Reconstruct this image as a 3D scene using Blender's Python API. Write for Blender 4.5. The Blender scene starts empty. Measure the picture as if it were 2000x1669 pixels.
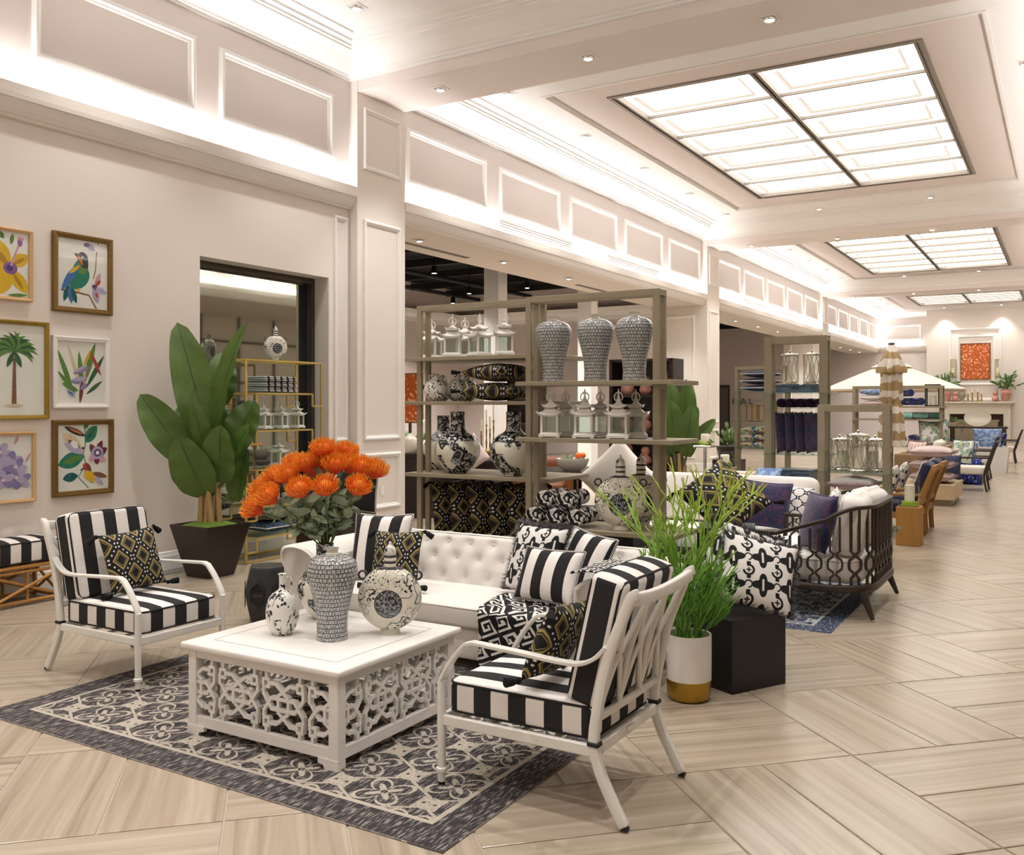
import bpy, bmesh, math, random
from mathutils import Vector, Matrix, Euler, Quaternion
PI = math.pi
random.seed(7)
R = math.radians
col = bpy.context.scene.collection
sc = bpy.context.scene

# ------------------------------------------------------------ camera, world, exposure
cam_d = bpy.data.cameras.new('camera')
cam = bpy.data.objects.new('camera', cam_d)
col.objects.link(cam)
YAW = math.atan(1085 / 1813)
cam.location = (0, 0, 1.6)
cam.rotation_euler = (PI / 2, 0, YAW)
cam_d.sensor_fit = 'HORIZONTAL'
cam_d.sensor_width = 36
cam_d.lens = 36 * 1813 / 2000
cam_d.shift_y = -(834.5 - 790) / 2000
cam_d.clip_start = 0.05
cam_d.clip_end = 200
sc.camera = cam
w = bpy.data.worlds.new('world')
sc.world = w
w.use_nodes = True
w.node_tree.nodes['Background'].inputs[0].default_value = (1, .96, .92, 1)
w.node_tree.nodes['Background'].inputs[1].default_value = 0.25
sc.view_settings.view_transform = 'Standard'
sc.view_settings.look = 'None'
sc.view_settings.gamma = 1
sc.view_settings.use_curve_mapping = False
sc.view_settings.exposure = 0.24

XW, XP, XR = -7.5, -7.36, 0.52          # left wall, pilaster face, right upper wall
BAYS = [(-3.0, 8.66), (9.6, 21.35), (22.25, 33.5), (34.4, 45.0)]
ZCB, ZC, ZBEAM, ZSOF = 5.515, 5.84, 5.38, 3.98

def light(name, kind, loc, energy, color=(1, .975, .945), **k):
    d = bpy.data.lights.new(name, kind)
    d.energy = energy
    d.color = color
    rot = k.pop('rot', (0, 0, 0))
    for a, b in k.items():
        setattr(d, a, b)
    o = bpy.data.objects.new(name, d)
    col.objects.link(o)
    o.location = loc
    o.rotation_euler = rot
    return o

# cove strips hidden behind the cornices, shining up the wall
COVE = 10.5
for y0, y1 in BAYS:
    L = y1 - y0
    for x in (XW + .075, XR - .075):
        light('cove_strip', 'AREA', (x, (y0 + y1) / 2, 4.135), COVE * L, (.985, .985, 1),
              shape='RECTANGLE', size=.07, size_y=L - .1, rot=(PI, 0, 0))
light('cove_strip', 'AREA', (-6.55, 44.9, 4.135), COVE * 1.9, (.985, .985, 1), shape='RECTANGLE', size=1.7, size_y=.07, rot=(PI, 0, 0))
SPOT = 140          # watts of one recessed downlight
SKY_EMIT = 2.7      # luminous ceiling panels

# ------------------------------------------------------------ node helper
def hx(h, a=1):
    if not isinstance(h, str):
        return h
    v = [int(h[i:i + 2], 16) / 255 for i in (0, 2, 4)]
    return tuple(x / 12.92 if x <= .04045 else ((x + .055) / 1.055) ** 2.4 for x in v) + (a,)

class S:
    """a shader socket with arithmetic"""
    def __init__(s, n, k): s.n = n; s.k = k
    def __add__(s, o): return s.n.m('ADD', s, o)
    __radd__ = __add__
    def __sub__(s, o): return s.n.m('SUBTRACT', s, o)
    def __rsub__(s, o): return s.n.m('SUBTRACT', o, s)
    def __mul__(s, o): return s.n.m('MULTIPLY', s, o)
    __rmul__ = __mul__
    def __truediv__(s, o): return s.n.m('DIVIDE', s, o)
    def __lt__(s, o): return s.n.m('LESS_THAN', s, o)
    def __gt__(s, o): return s.n.m('GREATER_THAN', s, o)
    def __abs__(s): return s.n.m('ABSOLUTE', s)
    def fr(s): return s.n.m('FRACT', s)
    def fl(s): return s.n.m('FLOOR', s)
    def sin(s): return s.n.m('SINE', s)
    def cos(s): return s.n.m('COSINE', s)
    def sq(s): return s.n.m('SQRT', s)
    def mx(s, o): return s.n.m('MAXIMUM', s, o)
    def mn(s, o): return s.n.m('MINIMUM', s, o)
    def pp(s, o): return s.n.m('PINGPONG', s, o)

class N:
    def __init__(s, t): s.t = t; s.c = {}
    def add(s, kind): return s.t.nodes.new(kind)
    def m(s, op, *a):
        n = s.add('ShaderNodeMath'); n.operation = op
        for i, x in enumerate(a): s.put(n.inputs[i], x)
        return S(s, n.outputs[0])
    def put(s, inp, x):
        if isinstance(x, S): s.t.links.new(x.k, inp)
        elif isinstance(x, bpy.types.NodeSocket): s.t.links.new(x, inp)
        else: inp.default_value = hx(x) if isinstance(x, str) else x
    def tc(s, k):
        if 'tc' not in s.c: s.c['tc'] = s.add('ShaderNodeTexCoord')
        return s.c['tc'].outputs[k]
    def xyz(s, k='Object'):
        n = s.add('ShaderNodeSeparateXYZ'); s.t.links.new(s.tc(k), n.inputs[0])
        return [S(s, n.outputs[i]) for i in range(3)]
    def uv(s): return s.xyz('UV')[:2]
    def vec(s, x, y=0., z=0.):
        n = s.add('ShaderNodeCombineXYZ')
        for i, q in enumerate((x, y, z)): s.put(n.inputs[i], q)
        return n.outputs[0]
    def noise(s, scale, vec=None, detail=3, rough=.5, k='Object'):
        n = s.add('ShaderNodeTexNoise'); s.t.links.new(vec or s.tc(k), n.inputs['Vector'])
        n.inputs['Scale'].default_value = scale; n.inputs['Detail'].default_value = detail
        n.inputs['Roughness'].default_value = rough
        return S(s, n.outputs[0])
    def voro(s, scale, vec=None, feature='F1', k='Object', out=0, rnd=1):
        n = s.add('ShaderNodeTexVoronoi'); s.t.links.new(vec or s.tc(k), n.inputs['Vector'])
        n.feature = feature; n.inputs['Scale'].default_value = scale; n.inputs['Randomness'].default_value = rnd
        return S(s, n.outputs[out])
    def rnd(s): return S(s, s.add('ShaderNodeObjectInfo').outputs['Random'])
    def mix(s, f, a, b):
        n = s.add('ShaderNodeMix'); n.data_type = 'RGBA'
        s.put(n.inputs[0], f); s.put(n.inputs[6], a); s.put(n.inputs[7], b)
        return S(s, n.outputs[2])
    def ramp(s, f, *st):
        n = s.add('ShaderNodeValToRGB'); s.put(n.inputs[0], f)
        e = n.color_ramp.elements
        while len(e) < len(st): e.new(.5)
        for q, (p, c) in zip(e, st): q.position = p; q.color = hx(c)
        return S(s, n.outputs[0])
    def sst(s, x, a, b):
        n = s.add('ShaderNodeMapRange'); n.interpolation_type = 'SMOOTHSTEP'
        s.put(n.inputs[0], x); n.inputs[1].default_value = a; n.inputs[2].default_value = b
        return S(s, n.outputs[0])

MATS = {}
def mat(name, base='ffffff', rough=.5, metal=0., fn=None, bump=None, spec=.5, emit=None, coat=0., sheen=0., trans=0., alpha=None):
    m = bpy.data.materials.new(name); m.use_nodes = True
    t = m.node_tree; n = N(t); p = t.nodes['Principled BSDF']
    I = p.inputs
    n.put(I['Base Color'], fn(n) if fn else base)
    I['Roughness'].default_value = rough; I['Metallic'].default_value = metal
    I['Specular IOR Level'].default_value = spec
    I['Coat Weight'].default_value = coat; I['Coat Roughness'].default_value = .08
    I['Sheen Weight'].default_value = sheen
    I['Transmission Weight'].default_value = trans
    if alpha is not None: I['Alpha'].default_value = alpha
    if emit:
        I['Emission Color'].default_value = hx(emit[0]); I['Emission Strength'].default_value = emit[1]
    if bump:
        b = n.add('ShaderNodeBump'); b.inputs['Strength'].default_value = bump[0]; b.inputs['Distance'].default_value = bump[1]
        n.put(b.inputs['Height'], bump[2](n)); t.links.new(b.outputs[0], I['Normal'])
    MATS[name] = m
    return m

def glassmat(name, tint, gloss=.12, rough=.02):
    m = bpy.data.materials.new(name); m.use_nodes = True; t = m.node_tree; n = N(t)
    t.nodes.remove(t.nodes['Principled BSDF'])
    tr = n.add('ShaderNodeBsdfTransparent'); tr.inputs[0].default_value = hx(tint)
    gl = n.add('ShaderNodeBsdfGlossy'); gl.inputs['Roughness'].default_value = rough
    lw = n.add('ShaderNodeLayerWeight'); fc = S(n, lw.outputs['Facing'])
    f = n.m('POWER', fc, 4.0) * .45 + gloss
    mx = n.add('ShaderNodeMixShader'); n.put(mx.inputs[0], f)
    t.links.new(tr.outputs[0], mx.inputs[1]); t.links.new(gl.outputs[0], mx.inputs[2])
    t.links.new(mx.outputs[0], t.nodes['Material Output'].inputs[0])
    MATS[name] = m
    return m

# ------------------------------------------------------------ mesh helper
class MB:
    def __init__(s): s.v = []; s.f = []; s.uv = []; s.mi = []; s.cur = 0; s.X = None
    def pt(s, p):
        p = Vector(p)
        if s.X is not None: p = s.X @ p
        s.v.append(p); return len(s.v) - 1
    def face(s, idx, uv=None):
        s.f.append(tuple(idx)); s.uv.append(uv); s.mi.append(s.cur)
    def bx(s, x0, x1, y0, y1, z0, z1):
        b = len(s.v)
        for z in (z0, z1):
            for x, y in ((x0, y0), (x1, y0), (x1, y1), (x0, y1)): s.pt((x, y, z))
        for q in ((0, 3, 2, 1), (4, 5, 6, 7), (0, 1, 5, 4), (1, 2, 6, 5), (2, 3, 7, 6), (3, 0, 4, 7)):
            s.face([b + i for i in q])
        return s
    def box(s, c, d, rz=0, rx=0, ry=0):
        o = s.X
        m = Matrix.Translation(c) @ Euler((rx, ry, rz)).to_matrix().to_4x4()
        s.X = (o @ m) if o is not None else m
        s.bx(-d[0] / 2, d[0] / 2, -d[1] / 2, d[1] / 2, -d[2] / 2, d[2] / 2)
        s.X = o
        return s
    def quad(s, a, b, c, d, uv=None):
        i = [s.pt(p) for p in (a, b, c, d)]
        s.face(i, uv or ((0, 0), (1, 0), (1, 1), (0, 1))); return s
    def poly(s, pts):
        s.face([s.pt(p) for p in pts]); return s
    def rings(s, rs, closed=True, caps=True, uv=None):
        """rs: list of point rings of equal length"""
        n = len(rs[0]); b = len(s.v)
        for r in rs:
            for p in r: s.pt(p)
        m = n if closed else n - 1
        K = len(rs) - 1
        for i in range(K):
            for j in range(m):
                k = (j + 1) % n
                q = (b + i * n + j, b + i * n + k, b + (i + 1) * n + k, b + (i + 1) * n + j)
                t = None
                if uv: t = ((j / m, i / K), ((j + 1) / m, i / K), ((j + 1) / m, (i + 1) / K), (j / m, (i + 1) / K))
                s.face(q, t)
        if caps and closed:
            s.face([b + j for j in reversed(range(n))]); s.face([b + K * n + j for j in range(n)])
        return s
    def lathe(s, prof, n=32, cx=0, cy=0, cz=0, caps=True, sx=1, sy=1, uvz=None):
        rs = [[(cx + r * sx * math.cos(2 * PI * j / n), cy + r * sy * math.sin(2 * PI * j / n), cz + z) for j in range(n)] for r, z in prof]
        b = len(s.f)
        s.rings(rs, True, caps, True)
        # v coordinate follows arc length of the profile
        L = [0]
        for (r0, z0), (r1, z1) in zip(prof, prof[1:]): L.append(L[-1] + math.hypot(r1 - r0, z1 - z0))
        for i in range(len(prof) - 1):
            for j in range(n):
                a, c = L[i] / L[-1], L[i + 1] / L[-1]
                s.uv[b + i * n + j] = ((j / n, a), ((j + 1) / n, a), ((j + 1) / n, c), (j / n, c))
        return s
    def frames(s, pts, closed=False, up=None):
        P = [Vector(p) for p in pts]; n = len(P); T = []
        for i in range(n):
            if closed: t = P[(i + 1) % n] - P[i - 1]
            else: t = P[min(i + 1, n - 1)] - P[max(i - 1, 0)]
            T.append(t.normalized() if t.length > 1e-9 else Vector((0, 0, 1)))
        u = Vector(up) if up else (Vector((0, 0, 1)) if abs(T[0].z) < .9 else Vector((1, 0, 0)))
        out = []
        for i in range(n):
            if up is None and i:
                u = u - T[i] * u.dot(T[i])
            a = u - T[i] * u.dot(T[i])
            if a.length < 1e-6: a = Vector((1, 0, 0)) - T[i] * T[i].x
            a.normalize(); u = a if up is None else u
            out.append((P[i], a, T[i].cross(a)))
        return out
    def tube(s, pts, r, n=8, closed=False, caps=True, up=None):
        fr = s.frames(pts, closed, up)
        rs = []
        for i, (p, a, b) in enumerate(fr):
            q = r[i] if isinstance(r, (list, tuple)) else r
            rs.append([p + (a * math.cos(2 * PI * j / n) + b * math.sin(2 * PI * j / n)) * q for j in range(n)])
        if closed: rs.append(rs[0]); caps = False
        return s.rings(rs, True, caps, True)
    def bar(s, pts, w, h, up=(0, 0, 1), closed=False):
        """rectangular section: w across, h along up"""
        fr = s.frames(pts, closed, up)
        rs = []
        for i, (p, a, b) in enumerate(fr):
            W = (w[i] if isinstance(w, (list, tuple)) else w) / 2; Hh = (h[i] if isinstance(h, (list, tuple)) else h) / 2
            rs.append([p + a * Hh + b * W, p + a * Hh - b * W, p - a * Hh - b * W, p - a * Hh + b * W])
        if closed: rs.append(rs[0])
        return s.rings(rs, True, not closed)
    def prism(s, poly, h0, h1, ax='z'):
        def mp(a, b, h): return {'z': (a, b, h), 'y': (a, h, b), 'x': (h, a, b)}[ax]
        return s.rings([[mp(a, b, h0) for a, b in poly], [mp(a, b, h1) for a, b in poly]])
    def ring(s, a0, a1, b0, b1, prof, mp):
        """mitred rectangular frame, prof = (inset, height) pairs"""
        rs = [[mp(a0 + d, b0 + d, h), mp(a1 - d, b0 + d, h), mp(a1 - d, b1 - d, h), mp(a0 + d, b1 - d, h)] for d, h in prof]
        return s.rings(rs, True, False)
    def grid(s, fn, nu, nv, wrapu=False):
        b = len(s.v)
        for i in range(nv + 1):
            for j in range(nu + (0 if wrapu else 1)): s.pt(fn(j / nu, i / nv))
        W = nu if wrapu else nu + 1
        for i in range(nv):
            for j in range(nu):
                k = (j + 1) % W
                s.face((b + i * W + j, b + i * W + k, b + (i + 1) * W + k, b + (i + 1) * W + j),
                       ((j / nu, i / nv), ((j + 1) / nu, i / nv), ((j + 1) / nu, (i + 1) / nv), (j / nu, (i + 1) / nv)))
        return s
    def mesh(s, name, mats, smooth=None, bev=0, seg=1):
        me = bpy.data.meshes.new(name)
        me.from_pydata([tuple(p) for p in s.v], [], s.f)
        if any(u for u in s.uv):
            l = me.uv_layers.new(name='UVMap').data; i = 0
            for f, u in zip(s.f, s.uv):
                for k in range(len(f)):
                    if u: l[i].uv = u[k]
                    i += 1
        for m in (mats if isinstance(mats, (list, tuple)) else [mats]): me.materials.append(MATS[m] if isinstance(m, str) else m)
        if any(s.mi): me.polygons.foreach_set('material_index', s.mi)
        if bev:
            bm = bmesh.new(); bm.from_mesh(me)
            bmesh.ops.remove_doubles(bm, verts=bm.verts, dist=1e-5)
            es = [e for e in bm.edges if len(e.link_faces) == 2 and e.calc_face_angle(0) > .6]
            bmesh.ops.bevel(bm, geom=es, offset=bev, segments=seg, affect='EDGES', clamp_overlap=True, profile=.5)
            bm.to_mesh(me); bm.free()
        if smooth is not None:
            for p in me.polygons: p.use_smooth = True
            if smooth < 179: me.set_sharp_from_angle(angle=R(smooth))
        me.update()
        return me
    def build(s, name, mats, parent=None, smooth=None, bev=0, seg=1, loc=(0, 0, 0), rot=(0, 0, 0)):
        return put(name, s.mesh(name, mats, smooth, bev, seg), parent, loc, rot)

def put(name, me, parent=None, loc=(0, 0, 0), rot=(0, 0, 0)):
    o = bpy.data.objects.new(name, me); col.objects.link(o)
    o.parent = parent; o.location = loc; o.rotation_euler = rot
    return o
def tag(o, label, cat, group=None):
    o['label'] = label; o['category'] = cat
    if group: o['group'] = group
    return o
def thing(name, label, cat, loc=(0, 0, 0), rz=0, group=None):
    o = put(name, None, None, loc, (0, 0, rz)); o.empty_display_size = .1
    return tag(o, label, cat, group)
def stru(o, label=None):
    o['kind'] = 'structure'
    if label: o['label'] = label
    return o
def stuff(o): o['kind'] = 'stuff'; return o
KIDS = {}
def dup(o, loc=None, rz=None, label=None, group=None, parent=None, rot=None, scale=None):
    c = o.copy(); col.objects.link(c)
    if parent is not None: c.parent = parent
    if loc is not None: c.location = loc
    if rz is not None: c.rotation_euler = (0, 0, rz)
    if rot is not None: c.rotation_euler = rot
    if scale is not None: c.scale = scale if isinstance(scale, tuple) else (scale,) * 3
    if label: c['label'] = label
    if group: c['group'] = group
    for k in o.children: dup(k, parent=c)
    return c
def bez(p0, p1, p2, n=8):
    p0, p1, p2 = Vector(p0), Vector(p1), Vector(p2)
    return [(p0 * (1 - t) ** 2 + p1 * 2 * t * (1 - t) + p2 * t * t) for t in [i / n for i in range(n + 1)]]
def spl(pts, k=6):
    """Catmull-Rom through pts"""
    P = [Vector(p) for p in pts]; out = []
    for i in range(len(P) - 1):
        a, b, c, d = P[max(i - 1, 0)], P[i], P[i + 1], P[min(i + 2, len(P) - 1)]
        for j in range(k):
            t = j / k
            out.append(.5 * ((2 * b) + (c - a) * t + (2 * a - 5 * b + 4 * c - d) * t * t + (3 * b - a - 3 * c + d) * t ** 3))
    out.append(P[-1]); return out
def sub(name, o, mats, **k): pass
# ------------------------------------------------------------ materials of the place
def m_tile(n):
    u, v = n.uv(); r = n.rnd() * 53.0
    q = n.vec(u * .55 + r, v * 6.0 + r, r)
    w1 = n.noise(1.1, q, 4, .6)
    q2 = n.vec(u * .5 + r, v * 22.0 + w1 * 3.0, r)
    a = n.noise(1.0, q2, 3, .55)
    b = n.noise(.8, n.vec(u * .4 + r, v * 3.0, r + 9.0), 2)
    c = n.ramp(a, (.25, '827362'), (.38, 'a29380'), (.55, 'b4a592'), (.75, 'c2b5a4'))
    c = n.mix(n.sst(b, .45, .7) * .4, c, 'b7a48c')
    return n.mix(n.rnd() * .22, c, 'ab9f8f')
mat('tile', rough=.22, fn=m_tile, spec=.45)
mat('grout', 'bdb3a6', .8)
mat('border_stone', '77706a', .35)
mat('wall_paint', 'e9e0d7', .75)
mat('upper_paint', 'e6dcd7', .75)
mat('white_trim', 'f1eeea', .55)
mat('cornice_paint', 'e8e1d9', .6)
mat('ceiling_white', 'f2f0ee', .8)
mat('ceiling_pink', 'e4dad5', .8)
mat('soffit_paint', 'e6dcd3', .8)
mat('black_ceiling', '0b0b0c', .8)
mat('bronze_frame', '4a4034', .45, .3)
mat('dark_slot', '6b625b', .6)
mat('mullion', '8f867d', .5, .2)
mat('sky_pane', 'ffffff', .4, emit=('fffdf7', SKY_EMIT))
mat('sky_pane_rim', 'cfcac2', .6, emit=('fbf2e4', SKY_EMIT * .16))
mat('lamp_glow', 'ffffff', .4, emit=('fff4e2', 30))
mat('chrome', 'd8d6d2', .15, 1)
mat('switch_white', 'f2efe9', .4)
def glass_mirror(n): return n.mix(0., '8a8a7c', '8a8a7c')
mat('window_glass', 'b9bbb0', .03, .95)

# ------------------------------------------------------------ floor
fl = stru(MB().bx(-18, 4, -3.3, 45.3, -.14, -.006).build('floor', 'grout'), 'pale veined travertine floor in basketweave tiles')
TS = .915
def tile_mb(mb, w, d, uvo=(0, 0)):
    g = .0035; x, y = w / 2 - g, d / 2 - g; c = .004
    o = [mb.pt(p) for p in ((-x, -y, -.010), (x, -y, -.010), (x, y, -.010), (-x, y, -.010))]
    i = [mb.pt(p) for p in ((-x, -y, -.0015), (x, -y, -.0015), (x, y, -.0015), (-x, y, -.0015))]
    t = [mb.pt(p) for p in ((-x + c, -y + c, 0), (x - c, -y + c, 0), (x - c, y - c, 0), (-x + c, y - c, 0))]
    a, b = uvo
    U = ((a, b), (a + w, b), (a + w, b + d), (a, b + d))
    for k in range(4):
        l = (k + 1) % 4
        mb.face((o[k], o[l], i[l], i[k]), (U[k], U[l], U[l], U[k])); mb.face((i[k], i[l], t[l], t[k]), (U[k], U[l], U[l], U[k]))
    mb.face(t, U)
tb = MB(); tile_mb(tb, TS, TS / 2); tile_me = tb.mesh('tile', 'tile')
spots = []
a0, b0 = -3.735, 2.54
q2 = math.sqrt(.5)
for i in range(-50, 30):
    for j in range(-30, 50):
        ca, cb = a0 + (i + .5) * TS, b0 + (j + .5) * TS
        for h in (-.25, .25):
            along_a = (i + j) % 2 == 1
            pa, pb = (ca, cb + h * TS) if along_a else (ca + h * TS, cb)
            x, y = (pa + pb) * q2, (pb - pa) * q2
            if -17.5 < x < 3.6 and -2.9 < y < 44.6: spots.append((x, y, -PI / 4 if along_a else PI / 4))
def dep(x, y): return -math.sin(YAW) * x + math.cos(YAW) * y
def inview(x, y):
    t = dep(x, y); l = math.cos(YAW) * x + math.sin(YAW) * y
    return t > .5 and abs(l / t) < .60 and 1.6 / t < .55 and x > -7.6
vis = sorted([s for s in spots if inview(s[0], s[1])], key=lambda s: dep(s[0], s[1]))[:300]
vs = set(vis)
for x, y, r in vis: put('tile', tile_me, fl, (x, y, 0), (0, 0, r))
tb = MB()
for x, y, r in spots:
    if (x, y, r) in vs: continue
    tb.X = Matrix.Translation((x, y, 0)) @ Matrix.Rotation(r, 4, 'Z')
    tile_mb(tb, TS, TS / 2, (random.uniform(0, 60), random.uniform(0, 60)))
stuff(tb.build('tile_field', 'tile', fl))
# dark stone border along the wall
stru(MB().bx(XW, -7.26, -3, 8.66, -.02, .004).build('trim_1', 'border_stone'), 'dark stone border strip along the left wall')

# ------------------------------------------------------------ left wall
WY0, WY1, WZ0, WZ1 = 6.41, 8.31, .32, 3.1
mb = MB()
T = XW - .35
mb.bx(T, XW, -3.0, WY0, 0, 6.1); mb.bx(T, XW, WY1, 8.66, 0, 6.1)
mb.bx(T, XW, WY0, WY1, 0, WZ0); mb.bx(T, XW, WY0, WY1, WZ1, 6.1)
mb.bx(-8.72, XP, 8.66, 9.6, 0, 6.1)
wl = stru(mb.build('wall_left', 'wall_paint'), 'cream plastered left wall with a deep window recess')
MOLD = [(0, 0), (.0, .022), (.016, .034), (.034, .034), (.045, .018), (.06, .014), (.066, 0)]
def panel(parent, x, y0, y1, z0, z1, s=1.0, m='white_trim', sgn=1, prof=MOLD):
    b = MB(); b.ring(y0, y1, z0, z1, [(d * s, h * s) for d, h in prof], lambda a, c, h: (x + sgn * h, a, c))
    return b.build('panel_moulding', m, parent)
def panel_y(parent, y, x0, x1, z0, z1, s=1.0, m='white_trim', prof=MOLD):
    b = MB(); b.ring(x0, x1, z0, z1, [(d * s, h * s) for d, h in prof], lambda a, c, h: (a, y - h, c))
    return b.build('panel_moulding', m, parent)
# upper wall of bay one has its own paint
uw = stru(MB().bx(XW, XW + .012, -3.0, 8.66, 4.0, 5.6).build('wall_upper', 'upper_paint'), 'pink upper wall above the cove ledge')
for y0, y1 in ((2.62, 4.32), (4.63, 6.33), (6.64, 8.35)): panel(uw, XW + .012, y0, y1, 4.51, 5.27, 1.25)
panel(wl, XW, 8.40, 8.64, 1.16, 3.86, .8); panel(wl, XW, 8.40, 8.64, .3, 1.0, .8)
# pilasters
def pil_panels(parent, y0, y1):
    for z0, z1 in ((4.47, 5.22), (1.16, 3.86), (.3, 1.0)): panel(parent, XP, y0 + .11, y1 - .11, z0, z1, .9)
pil_panels(wl, 8.66, 9.6)
# window
wn = put('window_1', None, None); stru(wn, 'tall bronze framed window with dark reflective glass')
fx = XW - .22
b = MB(); b.ring(WY0, WY1, WZ0, WZ1, [(0, 0), (0, .05), (.07, .05), (.07, .02), (.09, .02), (.09, 0)], lambda a, c, h: (fx - .05 + h, a, c))
b.build('window_frame', 'bronze_frame', wn)
b = MB(); b.bx(fx - .05, fx - .04, WY0 + .08, WY1 - .08, WZ0 + .08, WZ1 - .08); b.build('pane', 'window_glass', wn)
b = MB(); b.bx(fx - .04, fx + .03, WY1 - .16, WY1 - .09, WZ0 + .08, WZ1 - .08); b.build('window_jamb', 'black_ceiling', wn)
b = MB(); b.bx(XW - .22, XW + .02, WY0, WY1, WZ0 - .03, WZ0); b.build('window_sill', 'bronze_frame', wn, bev=.004)

# ------------------------------------------------------------ bays: header walls, cornice, crown, ceiling
CORN = [(0, 3.965), (.05, 3.965), (.06, 3.985), (.075, 3.99), (.1, 4.03), (.12, 4.085), (.125, 4.10), (.145, 4.105), (.15, 4.14), (.15, 4.225), (.135, 4.225), (.135, 4.12), (0, 4.12)]
def sweep_y(mb, prof, y0, y1, x, sgn):
    rs = [[(x + sgn * d, y, z) for d, z in prof] for y in (y0, y1)]
    if sgn < 0: rs = rs[::-1]
    mb.rings(rs, True, True)
CROWN = [(0, ZCB), (.03, ZCB), (.035, 5.545), (.06, 5.55), (.065, 5.575), (.10, 5.59), (.16, 5.64), (.24, 5.70), (.33, 5.735), (.335, 5.755), (.36, 5.76), (.365, 5.785), (.42, 5.79), (.425, 5.815), (.54, 5.82), (.545, ZC)]
LB = []
for bi, (y0, y1) in enumerate(BAYS):
    if bi:
        b = MB(); b.bx(XW - .3, XW, y0, y1, 4.05, 6.1); b.bx(-8.72, XW, y0, y1, ZSOF + .004, 4.1)
        hw = stru(b.build('wall_header', 'upper_paint'), 'pink header wall over a wide opening')
        if bi < 3:
            n = 5; L = (y1 - y0) / n
        else: n = 5; L = (y1 - y0) / n
        for k in range(n): panel(hw, XW, y0 + k * L + .19, y0 + (k + 1) * L - .19, 4.51, 5.26, 1.3)
        b = MB(); b.bx(-8.72, XW + .01, y0, y1, ZSOF, ZSOF + .004); stru(b.build('ceiling_soffit', 'soffit_paint'), 'flat beige soffit under the header')
        # air grilles
        for g0, g1 in ((y0 + L * 1.08, y0 + L * 2.13), (y0 + L * 2.75, y0 + L * 3.85)):
            g = thing('air_grille', ['', 'long slotted white air grille under the second wall panel of the near header', 'slotted white air grille in the farther header, behind the tall shelf', 'small slotted air grille in the farthest header'][bi] if g0 < y0 + L * 2 else
                      ['', 'shorter slotted white air grille under the fourth wall panel of the near header', 'second slotted air grille in the farther header', 'last slotted air grille before the end wall'][bi], 'air grille', (XW, (g0 + g1) / 2, 4.37), 0, 'air grilles in the headers')
            q = MB(); q.bx(0, .006, -(g1 - g0) / 2, (g1 - g0) / 2, -.085, .085); q.build('grille_plate', 'white_trim', g)
            for k in range(4):
                q = MB(); q.bx(.004, .010, -(g1 - g0) / 2 + .02, (g1 - g0) / 2 - .02, -.068 + k * .040, -.054 + k * .040); q.build('slot', 'dark_slot', g)
    for x, s in ((XW, 1), (XR, -1)):
        b = MB(); sweep_y(b, CORN, y0, y1, x, s)
        stru(b.build('trim_cornice', 'cornice_paint'), 'stepped cream cornice hiding the cove light')
    b = MB(); b.ring(XW, XR, y0, y1, CROWN, lambda a, c, h: (a, c, h))
    stru(b.build('trim_crown', 'white_trim'), 'stepped white crown moulding around a ceiling bay')
    # ceiling with tray and luminous panel field
    if bi == 0:
        b = MB(); b.bx(XW, XR, y0, y1, ZC, ZC + .1); stru(b.build('ceiling', 'ceiling_white'), 'flat white ceiling of the front bay')
        continue
    px0, px1, py0, py1 = -6.18, -.80, y0 + 1.62, y1 - 1.45
    sx0, sx1, sy0, sy1 = -5.47, -1.51, y0 + 2.24, y1 - 2.2
    if bi == 2: sy0, sy1 = 25.2, 32.3; py0, py1 = 24.3, 33.0
    if bi == 3: sy0, sy1 = 39.6, 43.6; py0, py1 = 38.8, 44.3
    b = MB(); b.ring(XW + .5, XR - .5, y0 + .5, y1 - .5, [(0, ZC), (0, ZC)], lambda a, c, h: (a, c, h))
    for r_ in ((XW, px0, y0, y1), (px1, XR, y0, y1), (px0, px1, y0, py0), (px0, px1, py1, y1)): b.bx(*r_, ZC, ZC + .1)
    stru(b.build('ceiling', 'ceiling_white'), 'white ceiling border with recessed downlights')
    b = MB(); b.ring(px0, px1, py0, py1, [(-.05, ZC), (-.05, ZC - .015), (-.01, ZC - .015), (.004, ZC + .01), (.004, ZC + .06)], lambda a, c, h: (a, c, h))
    stru(b.build('trim_tray', 'white_trim'), 'white step moulding around the pink ceiling field')
    b = MB()
    for r_ in ((px0, sx0, py0, py1), (sx1, px1, py0, py1), (sx0, sx1, py0, sy0), (sx0, sx1, sy1, py1)): b.bx(*r_, ZC + .05, ZC + .12)
    stru(b.build('ceiling_field', 'ceiling_pink'), 'pale pink ceiling field around the light panels')
    sk = put('window_%d' % (bi + 1), None, None); stru(sk, 'luminous skylight of white panes between thin bronze bars')
    b = MB(); zz = ZC + .05
    b.ring(sx0, sx1, sy0, sy1, [(-.05, zz), (-.05, zz - .02), (.0, zz - .02), (.0, zz + .01), (.03, zz + .01), (.03, zz - .01), (.06, zz - .01), (.06, zz + .07)], lambda a, c, h: (a, c, h))
    b.build('skylight_frame', 'mullion', sk)
    xm = (sx0 + sx1) / 2
    for o in (-.035, .035):
        b = MB(); b.bx(xm + o - .018, xm + o + .018, sy0, sy1, zz - .01, zz + .06); b.build('mullion', 'mullion', sk)
    b = MB(); b.bx(xm - .02, xm + .02, sy0, sy1, zz + .03, zz + .06); b.build('mullion_groove', 'bronze_frame', sk)
    dy = (sy1 - sy0) / 6
    for k in range(1, 6):
        b = MB(); b.bx(sx0, sx1, sy0 + k * dy - .02, sy0 + k * dy + .02, zz + .01, zz + .05); b.build('mullion', 'mullion', sk)
    pm = MB(); pw, ph = (sx1 - sx0) / 2, dy
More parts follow.
